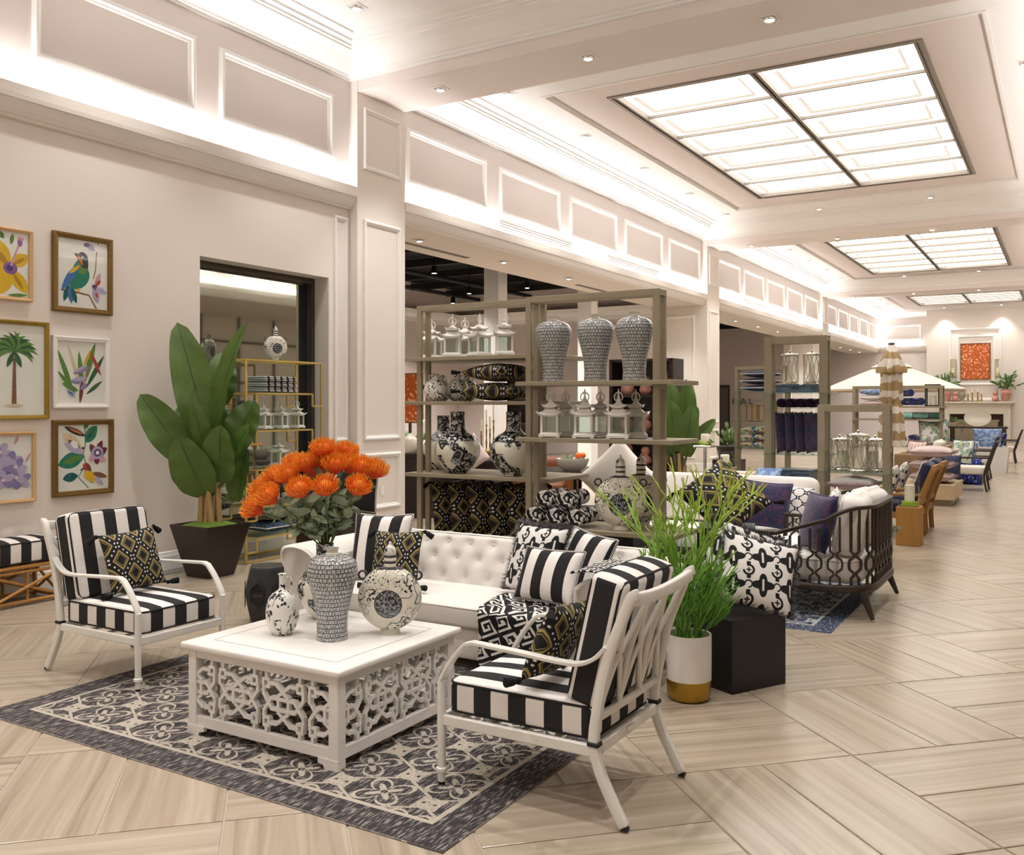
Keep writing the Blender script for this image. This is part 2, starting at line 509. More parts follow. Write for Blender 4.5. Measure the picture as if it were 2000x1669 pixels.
    rim = MB(); rim.ring(-pw / 2 + .22, pw / 2 - .22, -ph / 2 + .2, ph / 2 - .2, [(0, 0), (.02, .02), (.05, .02), (.07, .06)], lambda a, c, h: (a, c, h))
    pm.bx(-pw / 2, pw / 2, -ph / 2, ph / 2, .08, .09)
    pme, rme = pm.mesh('pane', 'sky_pane'), rim.mesh('pane_rim', 'sky_pane_rim')
    for k in range(6):
        for s in (-1, 1):
            p = put('pane', pme, sk, (xm + s * pw / 2, sy0 + (k + .5) * dy, zz))
            put('pane_rim', rme, p, (0, 0, .015))
# beams between bays
for k, (y0, y1) in enumerate(((8.66, 9.6), (21.35, 22.25), (33.5, 34.4))):
    stru(MB().bx(XP, XR + .3, y0, y1, ZBEAM, 6.1).build('ceiling_beam', 'upper_paint', bev=.006), 'broad pink ceiling beam between two bays')
for k, (y0, y1) in enumerate(((21.35, 22.25), (33.5, 34.4))):
    b = MB(); b.bx(-8.72, XP, y0, y1, 0, 6.1); o = stru(b.build('wall_pier', 'wall_paint'), 'deep cream pier with panel mouldings')
    pil_panels(o, y0, y1)
    for z0, z1 in ((1.16, 3.75), (.3, 1.0)): panel_y(o, y0, -8.5, -7.66, z0, z1, 1.1)
    b = MB(); b.bx(-8.74, XP + .02, y0 - .02, y1 + .02, 0, .2); b.build('baseboard', 'white_trim', o, bev=.006)
# right side: header above, low aisle beyond
b = MB(); b.bx(XR, XR + .3, -3, 45, 3.98, 6.1); stru(b.build('wall_right', 'upper_paint'), 'pink upper wall on the right')
for y0, y1 in BAYS:
    for k in range(5):
        L = (y1 - y0) / 5
        panel(bpy.data.objects['wall_right'], XR, y0 + k * L + .19, y0 + (k + 1) * L - .19, 4.51, 5.26, 1.3, sgn=-1)
stru(MB().bx(XR + .3, 4.0, -3, 45, 3.98, 4.1).build('ceiling_aisle', 'soffit_paint'))
wa = stru(MB().bx(3.9, 4.2, -3, 45, 0, 4.1).build('wall_aisle', 'wall_paint'), 'cream wall of the side aisle with storefront glazing bars')
for k in range(22): MB().bx(3.85, 3.9, 1.0 + k * 1.3 - .03, 1.0 + k * 1.3 + .03, 0, 3.98).build('glazing_bar', 'bronze_frame', wa)
for z in (.9, 2.2, 3.3): MB().bx(3.86, 3.9, -2.9, 30, z - .03, z + .03).build('glazing_bar', 'bronze_frame', wa)
stru(MB().bx(-7.9, 4.2, -3.3, -3.0, 0, 6.1).build('wall_front', 'wall_paint'))
# baseboards
b = MB()
for y0, y1 in ((-3, 8.66),):
    b.rings([[(XW, y, 0), (XW + .025, y, 0), (XW + .025, y, .13), (XW + .015, y, .15), (XW + .012, y, .17), (XW, y, .18)] for y in (y0, y1)])
b.bx(-8.74, XP + .025, 8.635, 9.625, 0, .17)
stru(b.build('baseboard_left', 'white_trim'), 'tall white baseboard along the left wall')
# outlet on the pilaster
o = thing('wall_outlet', 'small white outlet plate low on the panelled pilaster', 'outlet', (XP + .003, 9.13, .52))
MB().bx(-.003, .006, -.035, .035, -.058, .058).build('plate', 'switch_white', o, bev=.003)
for z in (-.025, .025): MB().bx(.006, .009, -.016, .016, z - .014, z + .014).build('socket', 'white_trim', o)

# ------------------------------------------------------------ end wall
YE = 45.0
b = MB(); b.bx(-14.8, 4.2, YE, YE + .3, 0, 6.1)
we = stru(b.build('wall_end', 'upper_paint'), 'pink end wall of the long hall')
mb = MB(); mb.bx(-5.35, 0.2, YE - .35, YE, 0, 5.84); br = stru(mb.build('wall_chimney', 'wall_paint'), 'projecting chimney breast at the end of the hall')
panel_y(we, YE, -7.1, -5.6, 4.5, 5.2, 1.3)
b = MB()
rs = [[(x, YE - d, z) for d, z in CORN] for x in (-5.35, XW)]
b.rings(rs); stru(b.build('trim_cornice', 'cornice_paint'), 'cream cornice on the end wall beside the chimney breast')
# ------------------------------------------------------------ recessed downlights (with their own lamps)
dm = MB(); dm.ring(-.085, .085, -.085, .085, [(0, 0), (0, -.008), (.018, -.008), (.022, 0), (.022, .03)], lambda a, c, h: (a, c, h)); dm_plate = dm.mesh('trim_plate', 'white_trim')
dm = MB(); dm.lathe([(.0, .0), (.058, .0), (.058, -.02), (.05, -.03), (.046, -.03)], 20, caps=False); dm_can = dm.mesh('lamp_can', 'chrome', 40)
dm = MB(); dm.lathe([(.0, -.024), (.047, -.024)], 20, caps=False); dm_lens = dm.mesh('lens', 'lamp_glow')
def downlight(x, y, z, label, group, watts=SPOT, rot=(0, 0, 0), size=R(84)):
    t = thing('downlight', label, 'downlight', (x, y, z), 0, group)
    put('trim_plate', dm_plate, t); c = put('lamp_can', dm_can, t); put('lens', dm_lens, c)
    if watts:
        l = light('spot', 'SPOT', (0, 0, -.05), watts, spot_size=size, spot_blend=.7, shadow_soft_size=.05, rot=rot)
        l.parent = t
ORD = ('first', 'second', 'third', 'fourth', 'fifth', 'sixth', 'seventh', 'eighth', 'ninth', 'tenth')
for i, x in enumerate((-6.5, -4.5, -2.5, -.5)):
    for j, y in enumerate((7.64, 5.2, 2.75, .3, -1.8)):
        downlight(x, y, ZC - .001, 'front bay downlight, %s row from the left wall, %s from the nearest beam' % (ORD[i], ORD[j]), 'downlights of the front bay')
for k, y in enumerate((9.08, 21.8, 33.95)):
    for i, x in enumerate((-6.43, -4.47, -2.5, -.55)):
        downlight(x, y, ZBEAM - .001, ORD[i] + ' downlight from the left wall in the ' + ('nearest', 'middle', 'farthest')[k] + ' pink ceiling beam', 'downlights in the %s beam' % ('nearest', 'middle', 'farthest')[k])
for bi, (y0, y1) in enumerate(BAYS[1:]):
    nm = ('first', 'second', 'third')[bi]
    for k in range(5):
        y = y0 + 1.2 + k * (y1 - y0 - 2.4) / 4
        for x in (-6.52, -.45):
            downlight(x, y, ZC - .001, '%s downlight from the near end, %s border of the %s skylight' % (ORD[k], 'left' if x < -3 else 'right', nm), '%s border of the %s skylight' % ('left' if x < -3 else 'right', nm), SPOT * .8)
        if k < 5: downlight(-8.02, y, ZSOF - .001, '%s downlight from the near end in the soffit of the %s opening' % (ORD[k], nm), 'soffit of the %s opening' % nm, 90, size=R(110))
    for x in (-4.6, -2.4):
        downlight(x, y1 - .75, ZC - .001, '%s hand downlight on the white ceiling beyond the %s skylight' % ('left' if x < -3 else 'right', nm), 'downlights beyond the %s skylight' % nm, SPOT * .8)
# soffit slot diffusers
for k, y in enumerate((11.6, 17.4)):
    tag(MB().bx(-.05, .05, -.95, .95, -.004, .001).build('slot_diffuser', 'dark_slot', None, loc=(-8.35, y, ZSOF - .001)), ('dark linear slot diffuser in the soffit by the panelled pilaster', 'second linear slot diffuser farther along the soffit')[k], 'vent')

# ------------------------------------------------------------ rooms behind the openings
mat('pink_wall', 'dbcfc8', .8)
mat('joist', '141416', .7)
cb = stru(MB().bx(-17.2, -8.72, 2.5, 45, 4.75, 4.9).build('ceiling_black', 'black_ceiling'), 'black open ceiling of the back room')
jm = MB().bx(-8.4, 0, -.06, .06, -.16, 0).mesh('joist', 'joist')
for k in range(26): put('joist', jm, cb, (-8.75, 3.2 + k * 1.6, 4.7))
pm_ = MB().tube([(0, -9, 0), (0, 9, 0)], .05, 8).mesh('duct_pipe', 'joist')
for x in (-10, -12, -13.6): put('duct_pipe', pm_, cb, (x, 12, 4.42))
stru(MB().bx(-14.8, -14.5, 2.5, 45, 0, 4.75).build('wall_back', 'pink_wall'), 'pink far wall of the back room')
stru(MB().bx(-14.5, -7.85, 2.2, 2.5, 0, 4.9).build('wall_side', 'pink_wall'))
mb = MB(); mb.bx(-14.5, -8.72, 21.35, 22.25, 2.9, 4.75); mb.bx(-14.5, -13.2, 21.35, 22.25, 0, 2.9); mb.bx(-10.6, -8.72, 21.35, 22.25, 0, 2.9)
wr = stru(mb.build('wall_return', 'pink_wall'), 'pink cross wall closing the back room, with an opening')
panel_y(wr, 21.35, -10.4, -8.9, 1.1, 3.6, 1.3)
b = MB()
rs = [[(x, 21.35 - d, z) for d, z in [(0, 3.75), (.05, 3.75), (.07, 3.85), (.15, 3.95), (.2, 4.05), (0, 4.05)]] for x in (-8.75, -14.5)]
b.rings(rs); stru(b.build('trim_2', 'white_trim'), 'white crown on the back room cross wall')
b = MB(); rs = [[(-14.5 + d, y, z) for d, z in [(0, 3.75), (.05, 3.75), (.07, 3.85), (.15, 3.95), (.2, 4.05), (0, 4.05)]] for y in (2.5, 45)]
b.rings(rs); stru(b.build('trim_3', 'white_trim'))
stru(MB().bx(-14.5, -8.72, 36.4, 36.7, 0, 4.75).build('wall_cross', 'pink_wall'), 'pink cross wall in the farther back room')
# track spots hanging under the black ceiling
mat('black_metal', '151515', .4, .6)
tm = MB(); tm.lathe([(.0, .14), (.055, .14), (.06, .0), (.05, 0), (.05, .02), (0, .02)], 16, caps=False); tk_can = tm.mesh('lamp_can', 'black_metal', 40)
tk_stem = MB().tube([(0, 0, .14), (0, 0, .70)], .012, 6).mesh('stem', 'black_metal')
tk_lens = MB().lathe([(0, .005), (.048, .005)], 16, caps=False).mesh('lens', 'lamp_glow')
for k, (x, y, wv) in enumerate(((-11.2, 14.1, 500), (-11.6, 12.6, 300), (-10.2, 14.2, 300), (-10.4, 16.4, 400), (-11.4, 17.2, 400), (-9.8, 17.0, 300), (-10.2, 26.4, 400), (-11.5, 30, 500), (-12.5, 9, 400), (-12.8, 18.6, 500))):
    t = thing('track_spot', 'small bright spotlight under the black ceiling, ' + ('third from the left', 'leftmost but one', 'fourth from the left', 'sixth from the left', 'fifth from the left, lower', 'at the right end by the soffit', 'above the denim pillows', 'deep in the farther room', 'at the far left', 'highest at the back')[k], 'spotlight', (x, y, 4.06), 0, 'spotlights under the black ceiling')
    put('stem', tk_stem, t); put('lamp_can', tk_can, t); put('lens', tk_lens, t)
    l = light('spot', 'SPOT', (0, 0, -.02), wv, spot_size=R(110), spot_blend=.8, shadow_soft_size=.05); l.parent = t
# ------------------------------------------------------------ object materials
BK, WH = '1d1c1e', 'ece7e2'
mat('white_metal', 'e9e6df', .35, spec=.5)
mat('black_rubber', '0e0e0e', .6)
mat('white_wood', 'eae5e0', .5, fn=lambda n: n.mix(n.sst(n.noise(1, n.vec(n.xyz()[0] * 3.0, n.xyz()[1] * 40.0, n.xyz()[2] * 40.0), 4), .55, .75) * .35, 'ece8e3', 'cfc6bd'))
mat('white_fabric', 'e9e3dc', .9, sheen=.1, bump=(.15, .002, lambda n: n.noise(220)))
mat('cream_fabric', 'ece4d8', .9, sheen=.1)
mat('black_fabric', BK, .9)
mat('black_piping', '141416', .8)
mat('tassel', '0c0c0d', .95)
def f_stripe(n, band=.083, off=0.):
    x, y, z = n.xyz(); N_ = n.xyz('Normal')
    side = abs(N_[1]) > .75
    c = y * (1 - side) + x * side
    s = ((c + 10 * band + off) / (2 * band)).fr() < .5
    w = n.noise(300, None, 2) * .25
    return n.mix(s, n.mix(w, 'efeae5', 'd8d2cb'), n.mix(w, '1b1a1c', '3a393a'))
mat('stripe_cushion', rough=.9, fn=lambda n: f_stripe(n, .083, .0415))
mat('stripe_bench', rough=.9, fn=lambda n: f_stripe(n, .085, .02))
mat('stripe_pillow', rough=.9, fn=lambda n: n.mix((n.uv()[0] * 2.75 + .1).fr() < .5, 'efeae5', '1b1a1c'))
mat('stripe_pillow_b', rough=.9, fn=lambda n: n.mix((n.uv()[0] * 2.5 + .62).fr() < .5, 'efeae5', '1b1a1c'))
def f_diamond(n, k=3.0, kv=2.0):
    u, v = n.uv()
    a, b = u * k + v * kv, u * k - v * kv
    fa, fb = abs(a.fr() - .5), abs(b.fr() - .5)
    d = fa.mx(fb)
    gold = ((d > .26) * (d < .345)).mx((d > .19) * (d < .215))
    e1 = (.5 - fa); e2 = (.5 - fb)
    q1 = abs((b * 4).fr() - .5) * .25; q2_ = abs((a * 4).fr() - .5) * .25
    dots = ((e1 * e1 + q1 * q1).sq() < .045).mx((e2 * e2 + q2_ * q2_).sq() < .045)
    c = n.mix(gold, '121113', n.mix(n.noise(250), 'b5a266', '8a7a48'))
    return n.mix(dots, c, 'e6e4e2')
mat('diamond_fabric', rough=.85, fn=lambda n: f_diamond(n, 2.5, 1.9))
mat('diamond_fabric_b', rough=.85, fn=lambda n: f_diamond(n, 2.2, 1.8))
def f_scroll(n, s=2.5, a='e6e2de', b='161517'):
    u, v = n.uv()
    x, y = u * s + v * .35, v * s - u * .35
    dx, dy = x.fr() - .5, y.fr() - .5
    r = (dx * dx + dy * dy).sq(); th = n.m('ARCTAN2', dy, dx)
    k = r < (th * 4).cos() * .09 + .31
    k = k * (1 - (abs(dx) < .035) * (abs(dy) < .2))
    ex, ey = (x + .5).fr() - .5, (y + .5).fr() - .5
    r2 = (ex * ex + ey * ey).sq(); t2 = n.m('ARCTAN2', ey, ex)
    k = k.mx((abs(r2 - .17) < .04) * (t2 < 1.9)).mx(r2 < (t2 * 4).cos() * .03 + .065)
    gx, gy = (x + .5).fr() - .5, y.fr() - .5
    r3 = (gx * gx + gy * gy).sq(); t3 = n.m('ARCTAN2', gy, gx)
    k = k.mx((abs(r3 - .12) < .026) * (t3 > -1.6)).mx((abs(gx) < .07) * (abs(gy) > .19) * (abs(gy) < .34))
    return n.mix(k, a, b)
mat('scroll_fabric', rough=.9, fn=f_scroll)
mat('fringe', '3a3a3e', .9, fn=lambda n: n.mix(n.noise(90), '8f8d8f', '1c1c20'))
def greek(n, u, v, s):
    x, y = (u * s).fr() * 8, (v * s).fr() * 8
    def rc(a, b, c, d): return (x > a) * (x < b) * (y > c) * (y < d)
    k = rc(0, 7, 6.6, 7.6).mx(rc(6, 7, 1.2, 7.6)).mx(rc(1.6, 7, 1.2, 2.2)).mx(rc(1.6, 2.6, 1.2, 5.4)).mx(rc(1.6, 4.8, 4.4, 5.4)).mx(rc(3.9, 4.8, 3.2, 5.4))
    return k
def f_greek(n):
    u, v = n.uv(); a, b = u * .62, v * 1.05
    return n.mix(greek(n, a * .91 - b * .42, a * .42 + b * .91, 6.6), '141315', 'e8e4df')
mat('greek_fabric', rough=.9, fn=f_greek)
mat('greek_towel', rough=.95, fn=lambda n: n.mix(greek(n, n.xyz()[1] * 1.0, n.xyz()[2] * 1.35 + .004, 11.0), '141315', 'e8e4df'))
mat('swirl_towel', rough=.95, fn=lambda n: n.mix((n.noise(14, None, 1) * 26).sin() > -.05, 'e2deda', '151416'))
def f_trellis(n, s=3.0, a='efe9e2', b='161d38', w=.34):
    u, v = n.uv()
    x, y = u * s, v * s * 1.15
    f = (x * 6.283).cos() + (y * 6.283).cos() + (x * 12.566).cos() * (y * 12.566).cos() * .35
    return n.mix(abs(f + .05) < w, a, b)
mat('trellis_fabric', rough=.9, fn=f_trellis)
mat('navy_scroll', rough=.8, sheen=.3, fn=lambda n: n.mix(n.sst(abs(n.noise(13, None, 2) - .5), .05, .012), '20234a', '5c2450'))
mat('navy_fabric', '242c4a', .9, sheen=.2)
mat('purple_fabric', rough=.9, fn=lambda n: n.mix(n.voro(60) > .45, '4b2346', '2c1a3c'))
mat('denim', rough=.9, fn=lambda n: n.mix(n.noise(30), '2e3550', '4a5270'))
mat('blue_fabric', rough=.9, fn=lambda n: n.mix(n.noise(14) > .5, '9db4d4', '6a86b4'))
mat('royal_fabric', rough=.95, fn=lambda n: n.mix(n.noise(20) > .62, '1f2f80', 'c8cfe6'))
mat('royal_plain', '1d2360', .95, sheen=.3)
mat('ikat_fabric', rough=.9, fn=lambda n: n.ramp(n.noise(12, None, 2), (.40, '2f5f8a'), (.47, 'e9e2d2'), (.55, 'd9a24a'), (.62, 'e9e2d2'), (.7, '223a66')))
mat('coral_fabric', rough=.9, fn=lambda n: n.ramp(n.noise(10, None, 2), (.45, 'ece4de'), (.55, 'e8a08c'), (.62, 'ece4de')))
mat('teal_fabric', rough=.9, fn=lambda n: n.ramp(n.noise(8, None, 3), (.45, 'ebe4da'), (.53, '4d9a94'), (.6, 'd8c9a4'), (.7, '2e6f6c')))
mat('aqua_fabric', rough=.9, fn=lambda n: n.ramp(n.noise(3, None, 2), (.4, '7fc4bc'), (.6, 'c9e4dc')))
mat('pink_fur', rough=1, sheen=.4, fn=lambda n: n.mix(n.noise(60), 'd2bcbc', 'b69a9c'))
mat('pink_fabric', rough=.95, fn=lambda n: n.mix(n.noise(40), 'dccac6', 'c9b2b0'))
mat('pink_stripe', rough=.95, fn=lambda n: n.mix((n.uv()[0] * 6).fr() < .4, 'eadfd8', 'd49a98'))
mat('mosaic_fabric', rough=.9, fn=lambda n: n.ramp(n.voro(28, None, 'F1', rnd=.2), (.0, '1e1c22'), (.25, 'c66a3a'), (.38, 'efe6d4'), (.5, '4c5c48')))
mat('navy_speckle', rough=.9, fn=lambda n: n.mix(n.noise(90) > .53, '10182c', '6a86a8'))
# ceramics
CR, INK = 'e4dfcf', '23252b'
def ceramic(name, fn): return mat(name, rough=.12, fn=fn, coat=.4, spec=.5)
def f_lattice(n):
    u, v = n.uv()
    x, y = u * 36, v * 24
    row = y.fl()
    xx = x + (row * .5).fr()
    fx, fy = abs(xx.fr() - .5), abs(y.fr() - .5)
    line = ((fx > .41) * (n.noise(60) > .38)).mx(fy > .415)
    inner = n.mix(n.noise(170, None, 2) > .55, 'c4c5c3', '6a6d71')
    c = n.mix(line, inner, '17181b')
    return n.mix(v > .925, c, 'ded9cb')
ceramic('lattice_glaze', f_lattice)
def f_flask(n):
    x, y, z = n.xyz(); zz = z - .155
    r = (x * x + zz * zz).sq()
    sc_ = (n.noise(38, None, 1) * 34).sin() > .1
    br = (abs(n.noise(11, None, 1) - .5) < .012) * (n.noise(5, None, 1) > .44)
    fl_ = (n.voro(58, None) < .36) * (n.noise(10, None, 1) > .56)
    tw = (abs(n.noise(34, None, 1) - .5) < .016) * (n.noise(8, None, 1) > .48)
    k = br.mx(fl_).mx(tw) * (r > .068)
    c = n.mix(k, CR, '2b2d33')
    c = n.mix((r < .064) * (abs(y) > .02), c, n.mix(sc_, '1b1e26', '8e929a'))
    c = n.mix(abs(r - .0655) < .0022, c, '15161a')
    return n.mix(z > .315, c, n.mix((z * 220).sin() > .2, CR, '3a3c42'))
ceramic('flask_glaze', f_flask)
def f_floral(n):
    mk = n.noise(13, None, 1) > .47
    br = (abs(n.noise(15, None, 1) - .5) < .014) * mk
    fl_ = (n.voro(52, None) < .44) * (n.noise(13, None, 1) > .53) * mk
    return n.mix(br.mx(fl_), 'e6e3da', '2a2c33')
ceramic('floral_glaze', f_floral)
def f_wave(n):
    x, y, z = n.xyz()
    f = n.noise(7, None, 1)
    dark = (f > .5).mx(z > .25)
    sc_ = (n.noise(20, None, 2) * 26).sin() > .45
    return n.mix(dark, n.mix((n.noise(11) > .66), CR, '23252b'), n.mix(sc_, '17181c', 'b9bab8'))
ceramic('wave_glaze', f_wave)
mat('glaze_cream', 'e4dfd0', .15, coat=.4)
mat('glaze_gray', rough=.3, fn=lambda n: n.mix(n.noise(60), '55565a', '26272a'))
mat('pot_white', rough=.35, fn=lambda n: n.mix(n.noise(1, n.vec(n.xyz()[0] * 14., n.xyz()[1] * 14., n.xyz()[2] * 1.5)) , 'f2eee8', 'ddd6cc'))
mat('gold', 'b08d3c', .3, .85)
mat('gold_leaf', 'dcbf74', .38, .8)
mat('brown_box', '2c2019', .4)
mat('black_box', '141113', .42)
mat('stone_black', rough=.4, fn=lambda n: n.mix(n.noise(30), '1d1d1f', '38383a'))
mat('bamboo', rough=.45, fn=lambda n: n.mix(n.noise(20), 'c08d48', 'a3712f'))
mat('moss', rough=1, fn=lambda n: n.mix(n.noise(60), '4f6b1f', '7d9a35'), bump=(1, .01, lambda n: n.noise(80)))
mat('moss_lime', rough=1, fn=lambda n: n.mix(n.noise(80), '86a023', 'b5c840'), bump=(1, .01, lambda n: n.noise(120)))
mat('stalk', rough=.7, fn=lambda n: n.mix(n.noise(1, n.vec(n.xyz()[0] * 40., n.xyz()[1] * 40., n.xyz()[2] * 3.)), '9b7a4e', 'c5a674'))
def f_banana(n):
    u, v = n.uv()
    vein = ((v * 46 + abs(u - .5) * 18) * 6.283).sin()
    c = n.mix(vein * .5 + .5, '2f4b1d', '4d6c2a')
    c = n.mix(n.noise(4), c, '5d782c')
    return n.mix(abs(u - .5) < .018, c, '2a4420')
mat('banana_leaf', rough=.38, fn=f_banana, bump=(.25, .004, lambda n: ((n.uv()[1] * 46 + abs(n.uv()[0] - .5) * 18) * 6.283).sin()))
mat('leaf_gray', rough=.55, fn=lambda n: n.mix(n.noise(25), '6f8562', 'a6b39a'))
mat('leaf_green', rough=.5, fn=lambda n: n.mix(n.rnd(), '4a6b34', '6c8a4c'))
mat('stem_green', '5a6b3a', .6)
mat('protea', rough=.6, fn=lambda n: n.ramp(n.xyz('UV')[1], (0., 'cf3a14'), (.4, 'ee5a18'), (.75, 'f7791f'), (1., 'fbb534')))
mat('pencil_green', rough=.5, fn=lambda n: n.ramp(n.xyz()[2] * .72, (.25, '5c9438'), (.5, '74a83e'), (.7, '93b83f'), (.9, 'bccb4a')))
mat('orange_leather', rough=.45, fn=lambda n: n.mix(n.noise(6), '8f5428', '74421f'))
mat('dark_wood', rough=.4, fn=lambda n: n.mix(n.noise(1, n.vec(n.xyz()[0] * 4., n.xyz()[1] * 30., n.xyz()[2] * 30.)), '33261f', '1f1613'))
mat('shelf_bronze', '968b74', .45, .1)
mat('chair_bronze', '40362e', .45, .3)
mat('teak', rough=.55, fn=lambda n: n.mix(n.noise(1, n.vec(n.xyz()[0] * 20., n.xyz()[1] * 20., n.xyz()[2] * 2.)), 'b3823f', '96692e'))
mat('wicker', rough=.7, fn=lambda n: n.mix(((n.xyz()[2] * 260).sin() * (n.xyz()[0] * 120 + n.xyz()[1] * 120).sin()) > .0, 'a3845c', '6f5538'), bump=(.6, .004, lambda n: (n.xyz()[2] * 260).sin() * (n.xyz()[0] * 120 + n.xyz()[1] * 120).sin()))
mat('candle', 'f1e7d2', .5)
mat('light_wood', 'cdb693', .5)
mat('silver', 'cfc9bd', .2, .95)
glassmat('clear_glass', 'fbfdfc', .04)
glassmat('lantern_glass', 'f1f6f3', .10)
glassmat('shelf_glass', 'e2f2ec', .10)
mat('mosaic_blue', rough=.3, fn=lambda n: n.mix(n.voro(30, n.vec(n.xyz()[0] * .5, n.xyz()[1] * .5, n.xyz()[2] * 1.4), 'F1', out=1, rnd=.3), '5f7486', '38485a'))
mat('terracotta', rough=.45, fn=lambda n: n.mix(n.noise(9), 'c07a68', 'd9a796'))
mat('stone_urn', 'a39a80', .6)
mat('umbrella_cream', 'e5d6bd', .85)
mat('umbrella_stripe', rough=.85, fn=lambda n: n.mix((n.xyz()[2] * 4.2 + n.noise(5) * .9).fr() < .55, 'efe7dc', 'b99e74'))
mat('art_orange', rough=.6, fn=lambda n: n.ramp(n.voro(11, None), (.0, 'f3e0c0'), (.26, 'ecc09a'), (.36, 'c9601c'), (.7, 'b8501a'), (1., 'd98a3a')))
mat('art_orange_frame', '7a4a22', .5)

# ------------------------------------------------------------ generic builders
def rrect(w, d, r, k=4):
    out = []
    for cx, cy, a in ((w / 2 - r, d / 2 - r, 0), (-w / 2 + r, d / 2 - r, 90), (-w / 2 + r, -d / 2 + r, 180), (w / 2 - r, -d / 2 + r, 270)):
        for i in range(k + 1):
            q = R(a + 90 * i / k); out.append((cx + r * math.cos(q), cy + r * math.sin(q)))
    return out
def rcush(mb, w, d, h, r=.03, crown=.015, cr=.05):
    lv = []
    for i in range(5):
        a = PI / 2 * i / 4; lv.append((r * (1 - math.sin(a)), r * (1 - math.cos(a))))
    g = min(w, d) / 2 - r; i1, i2 = r + g * .35, r + g * .75
    prof = [(i2, -crown * .5), (i1, -crown * .2)] + lv + [(i, h - z) for i, z in reversed(lv)] + [(i1, h + crown * .7), (i2, h + crown)]
    rs = []
    for ins, z in prof:
        c = max(cr - ins * .5, .012)
        rs.append([(x, y, z) for x, y in rrect(w - 2 * ins, d - 2 * ins, min(c, (min(w, d) - 2 * ins) / 2 - .001), 4)])
    return mb.rings(rs)
def edge_path(w, d, z, r=.05, k=4): return [(x, y, z) for x, y in rrect(w, d, r, k)]

def pillow_mesh(name, w, h, t, m, n=22):
    mb = MB()
    def f(s):
        def g(u, v):
            a, b = 2 * u - 1, 2 * v - 1
            z = s * t / 2 * (max(0, (1 - a * a) * (1 - b * b))) ** .42
            return (w / 2 * a * (1 - .07 * (1 - b * b)), h / 2 * b * (1 - .07 * (1 - a * a)), z)
        return g
    mb.grid(f(1), n, n)
    b0 = len(mb.f); mb.grid(f(-1), n, n)
    for i in range(b0, len(mb.f)): mb.f[i] = tuple(reversed(mb.f[i])); mb.uv[i] = tuple(reversed(mb.uv[i]))
    me = mb.mesh(name, m, 180)
    bm = bmesh.new(); bm.from_mesh(me); bmesh.ops.remove_doubles(bm, verts=bm.verts, dist=1e-5); bm.to_mesh(me); bm.free()
    return me
def pedge(w, h, n=12):
    P = []
    for k in range(4 * n):
        s, q = divmod(k, n); a = -1 + 2 * q / n
        u, v = ((a, -1), (1, a), (-a, 1), (-1, -a))[s]
        P.append((w / 2 * u * (1 - .07 * (1 - v * v)), h / 2 * v * (1 - .07 * (1 - u * u)), 0))
    return P
tz = MB(); tz.lathe([(.004, .0), (.012, -.004), (.014, -.014), (.009, -.02), (.016, -.035), (.02, -.075), (.0, -.078)], 10, caps=False); tassel_me = tz.mesh('tassel', 'tassel', 60)
PCACHE = {}
def pillow(label, m, w, h, t, loc, az=0, lean=12, roll=0, trim=None, name='throw_pillow', group=None, flat=False):
    """pillow whose face looks along -Y turned by az degrees, leaning back by lean degrees; loc = centre"""
    key = (m, w, h, t)
    if key not in PCACHE: PCACHE[key] = pillow_mesh(name, w, h, t, m)
    o = put(name, PCACHE[key], None, loc)
    rx = lean if flat else 90 - lean
    q = Matrix.Rotation(R(az), 4, 'Z') @ Matrix.Rotation(R(rx), 4, 'X') @ Matrix.Rotation(R(roll), 4, 'Z')
    o.rotation_euler = q.to_euler()
    tag(o, label, 'pillow', group)
    if trim == 'tassel':
        inv = q.to_3x3().inverted() @ Vector((0, 0, -1))
        for sx in (-1, 1):
            for sy in (-1, 1):
                wo = q.to_3x3() @ Vector((sx * w, sy * h, 0))       # lower tassels lie outwards on what carries the pillow
                dn = q.to_3x3().inverted() @ Vector((wo.x, wo.y, .02)).normalized() if wo.z < .02 else (inv + Vector((sx * .6, sy * .6, 0))).normalized()
                tq = Vector((0, 0, -1)).rotation_difference(dn)
                put('tassel', tassel_me, o, (sx * w * .495, sy * h * .495, 0), tq.to_euler())
    elif trim in ('black_piping', 'white_fabric', 'rope', 'royal_plain', 'pink_fabric'):
        k2 = ('pp', trim, w, h)
        if k2 not in PCACHE:
            b = MB(); b.tube(pedge(w, h), .006 if trim != 'rope' else .009, 6, True); PCACHE[k2] = b.mesh('piping', 'rope_trim' if trim == 'rope' else trim, 60)
        put('piping', PCACHE[k2], o)
    elif trim and trim.startswith('fringe'):
        k2 = (trim, w, h)
        if k2 not in PCACHE:
            b = MB(); P = pedge(w, h, 40); rg = random.Random(3)
            for p in P:
                for _ in range(9):
                    c = Vector(p); d = Vector((c.x / w, c.y / h, 0)).normalized() + Vector((rg.uniform(-.6, .6), rg.uniform(-.6, .6), rg.uniform(-.9, .9)))
                    if c.y < -h * .40: d.y = abs(d.y) * .3        # flattened under the pillow
                    d.normalize(); L = rg.uniform(.03, .055); s = d.cross(Vector((rg.random(), rg.random(), rg.random()))).normalized() * .0028
                    b.poly([c - s, c + s, c + d * L + s * .5]); b.poly([c + d * L + s * .5, c + s, c - s])
            PCACHE[k2] = b.mesh('fringe', trim.split(':')[1])
        stuff(put('fringe', PCACHE[k2], o))
    return o
mat('rope_trim', rough=.9, fn=lambda n: n.mix(((n.uv()[1] * 130 + n.uv()[0] * 2)).fr() < .5, 'ece7e2', '161517'))

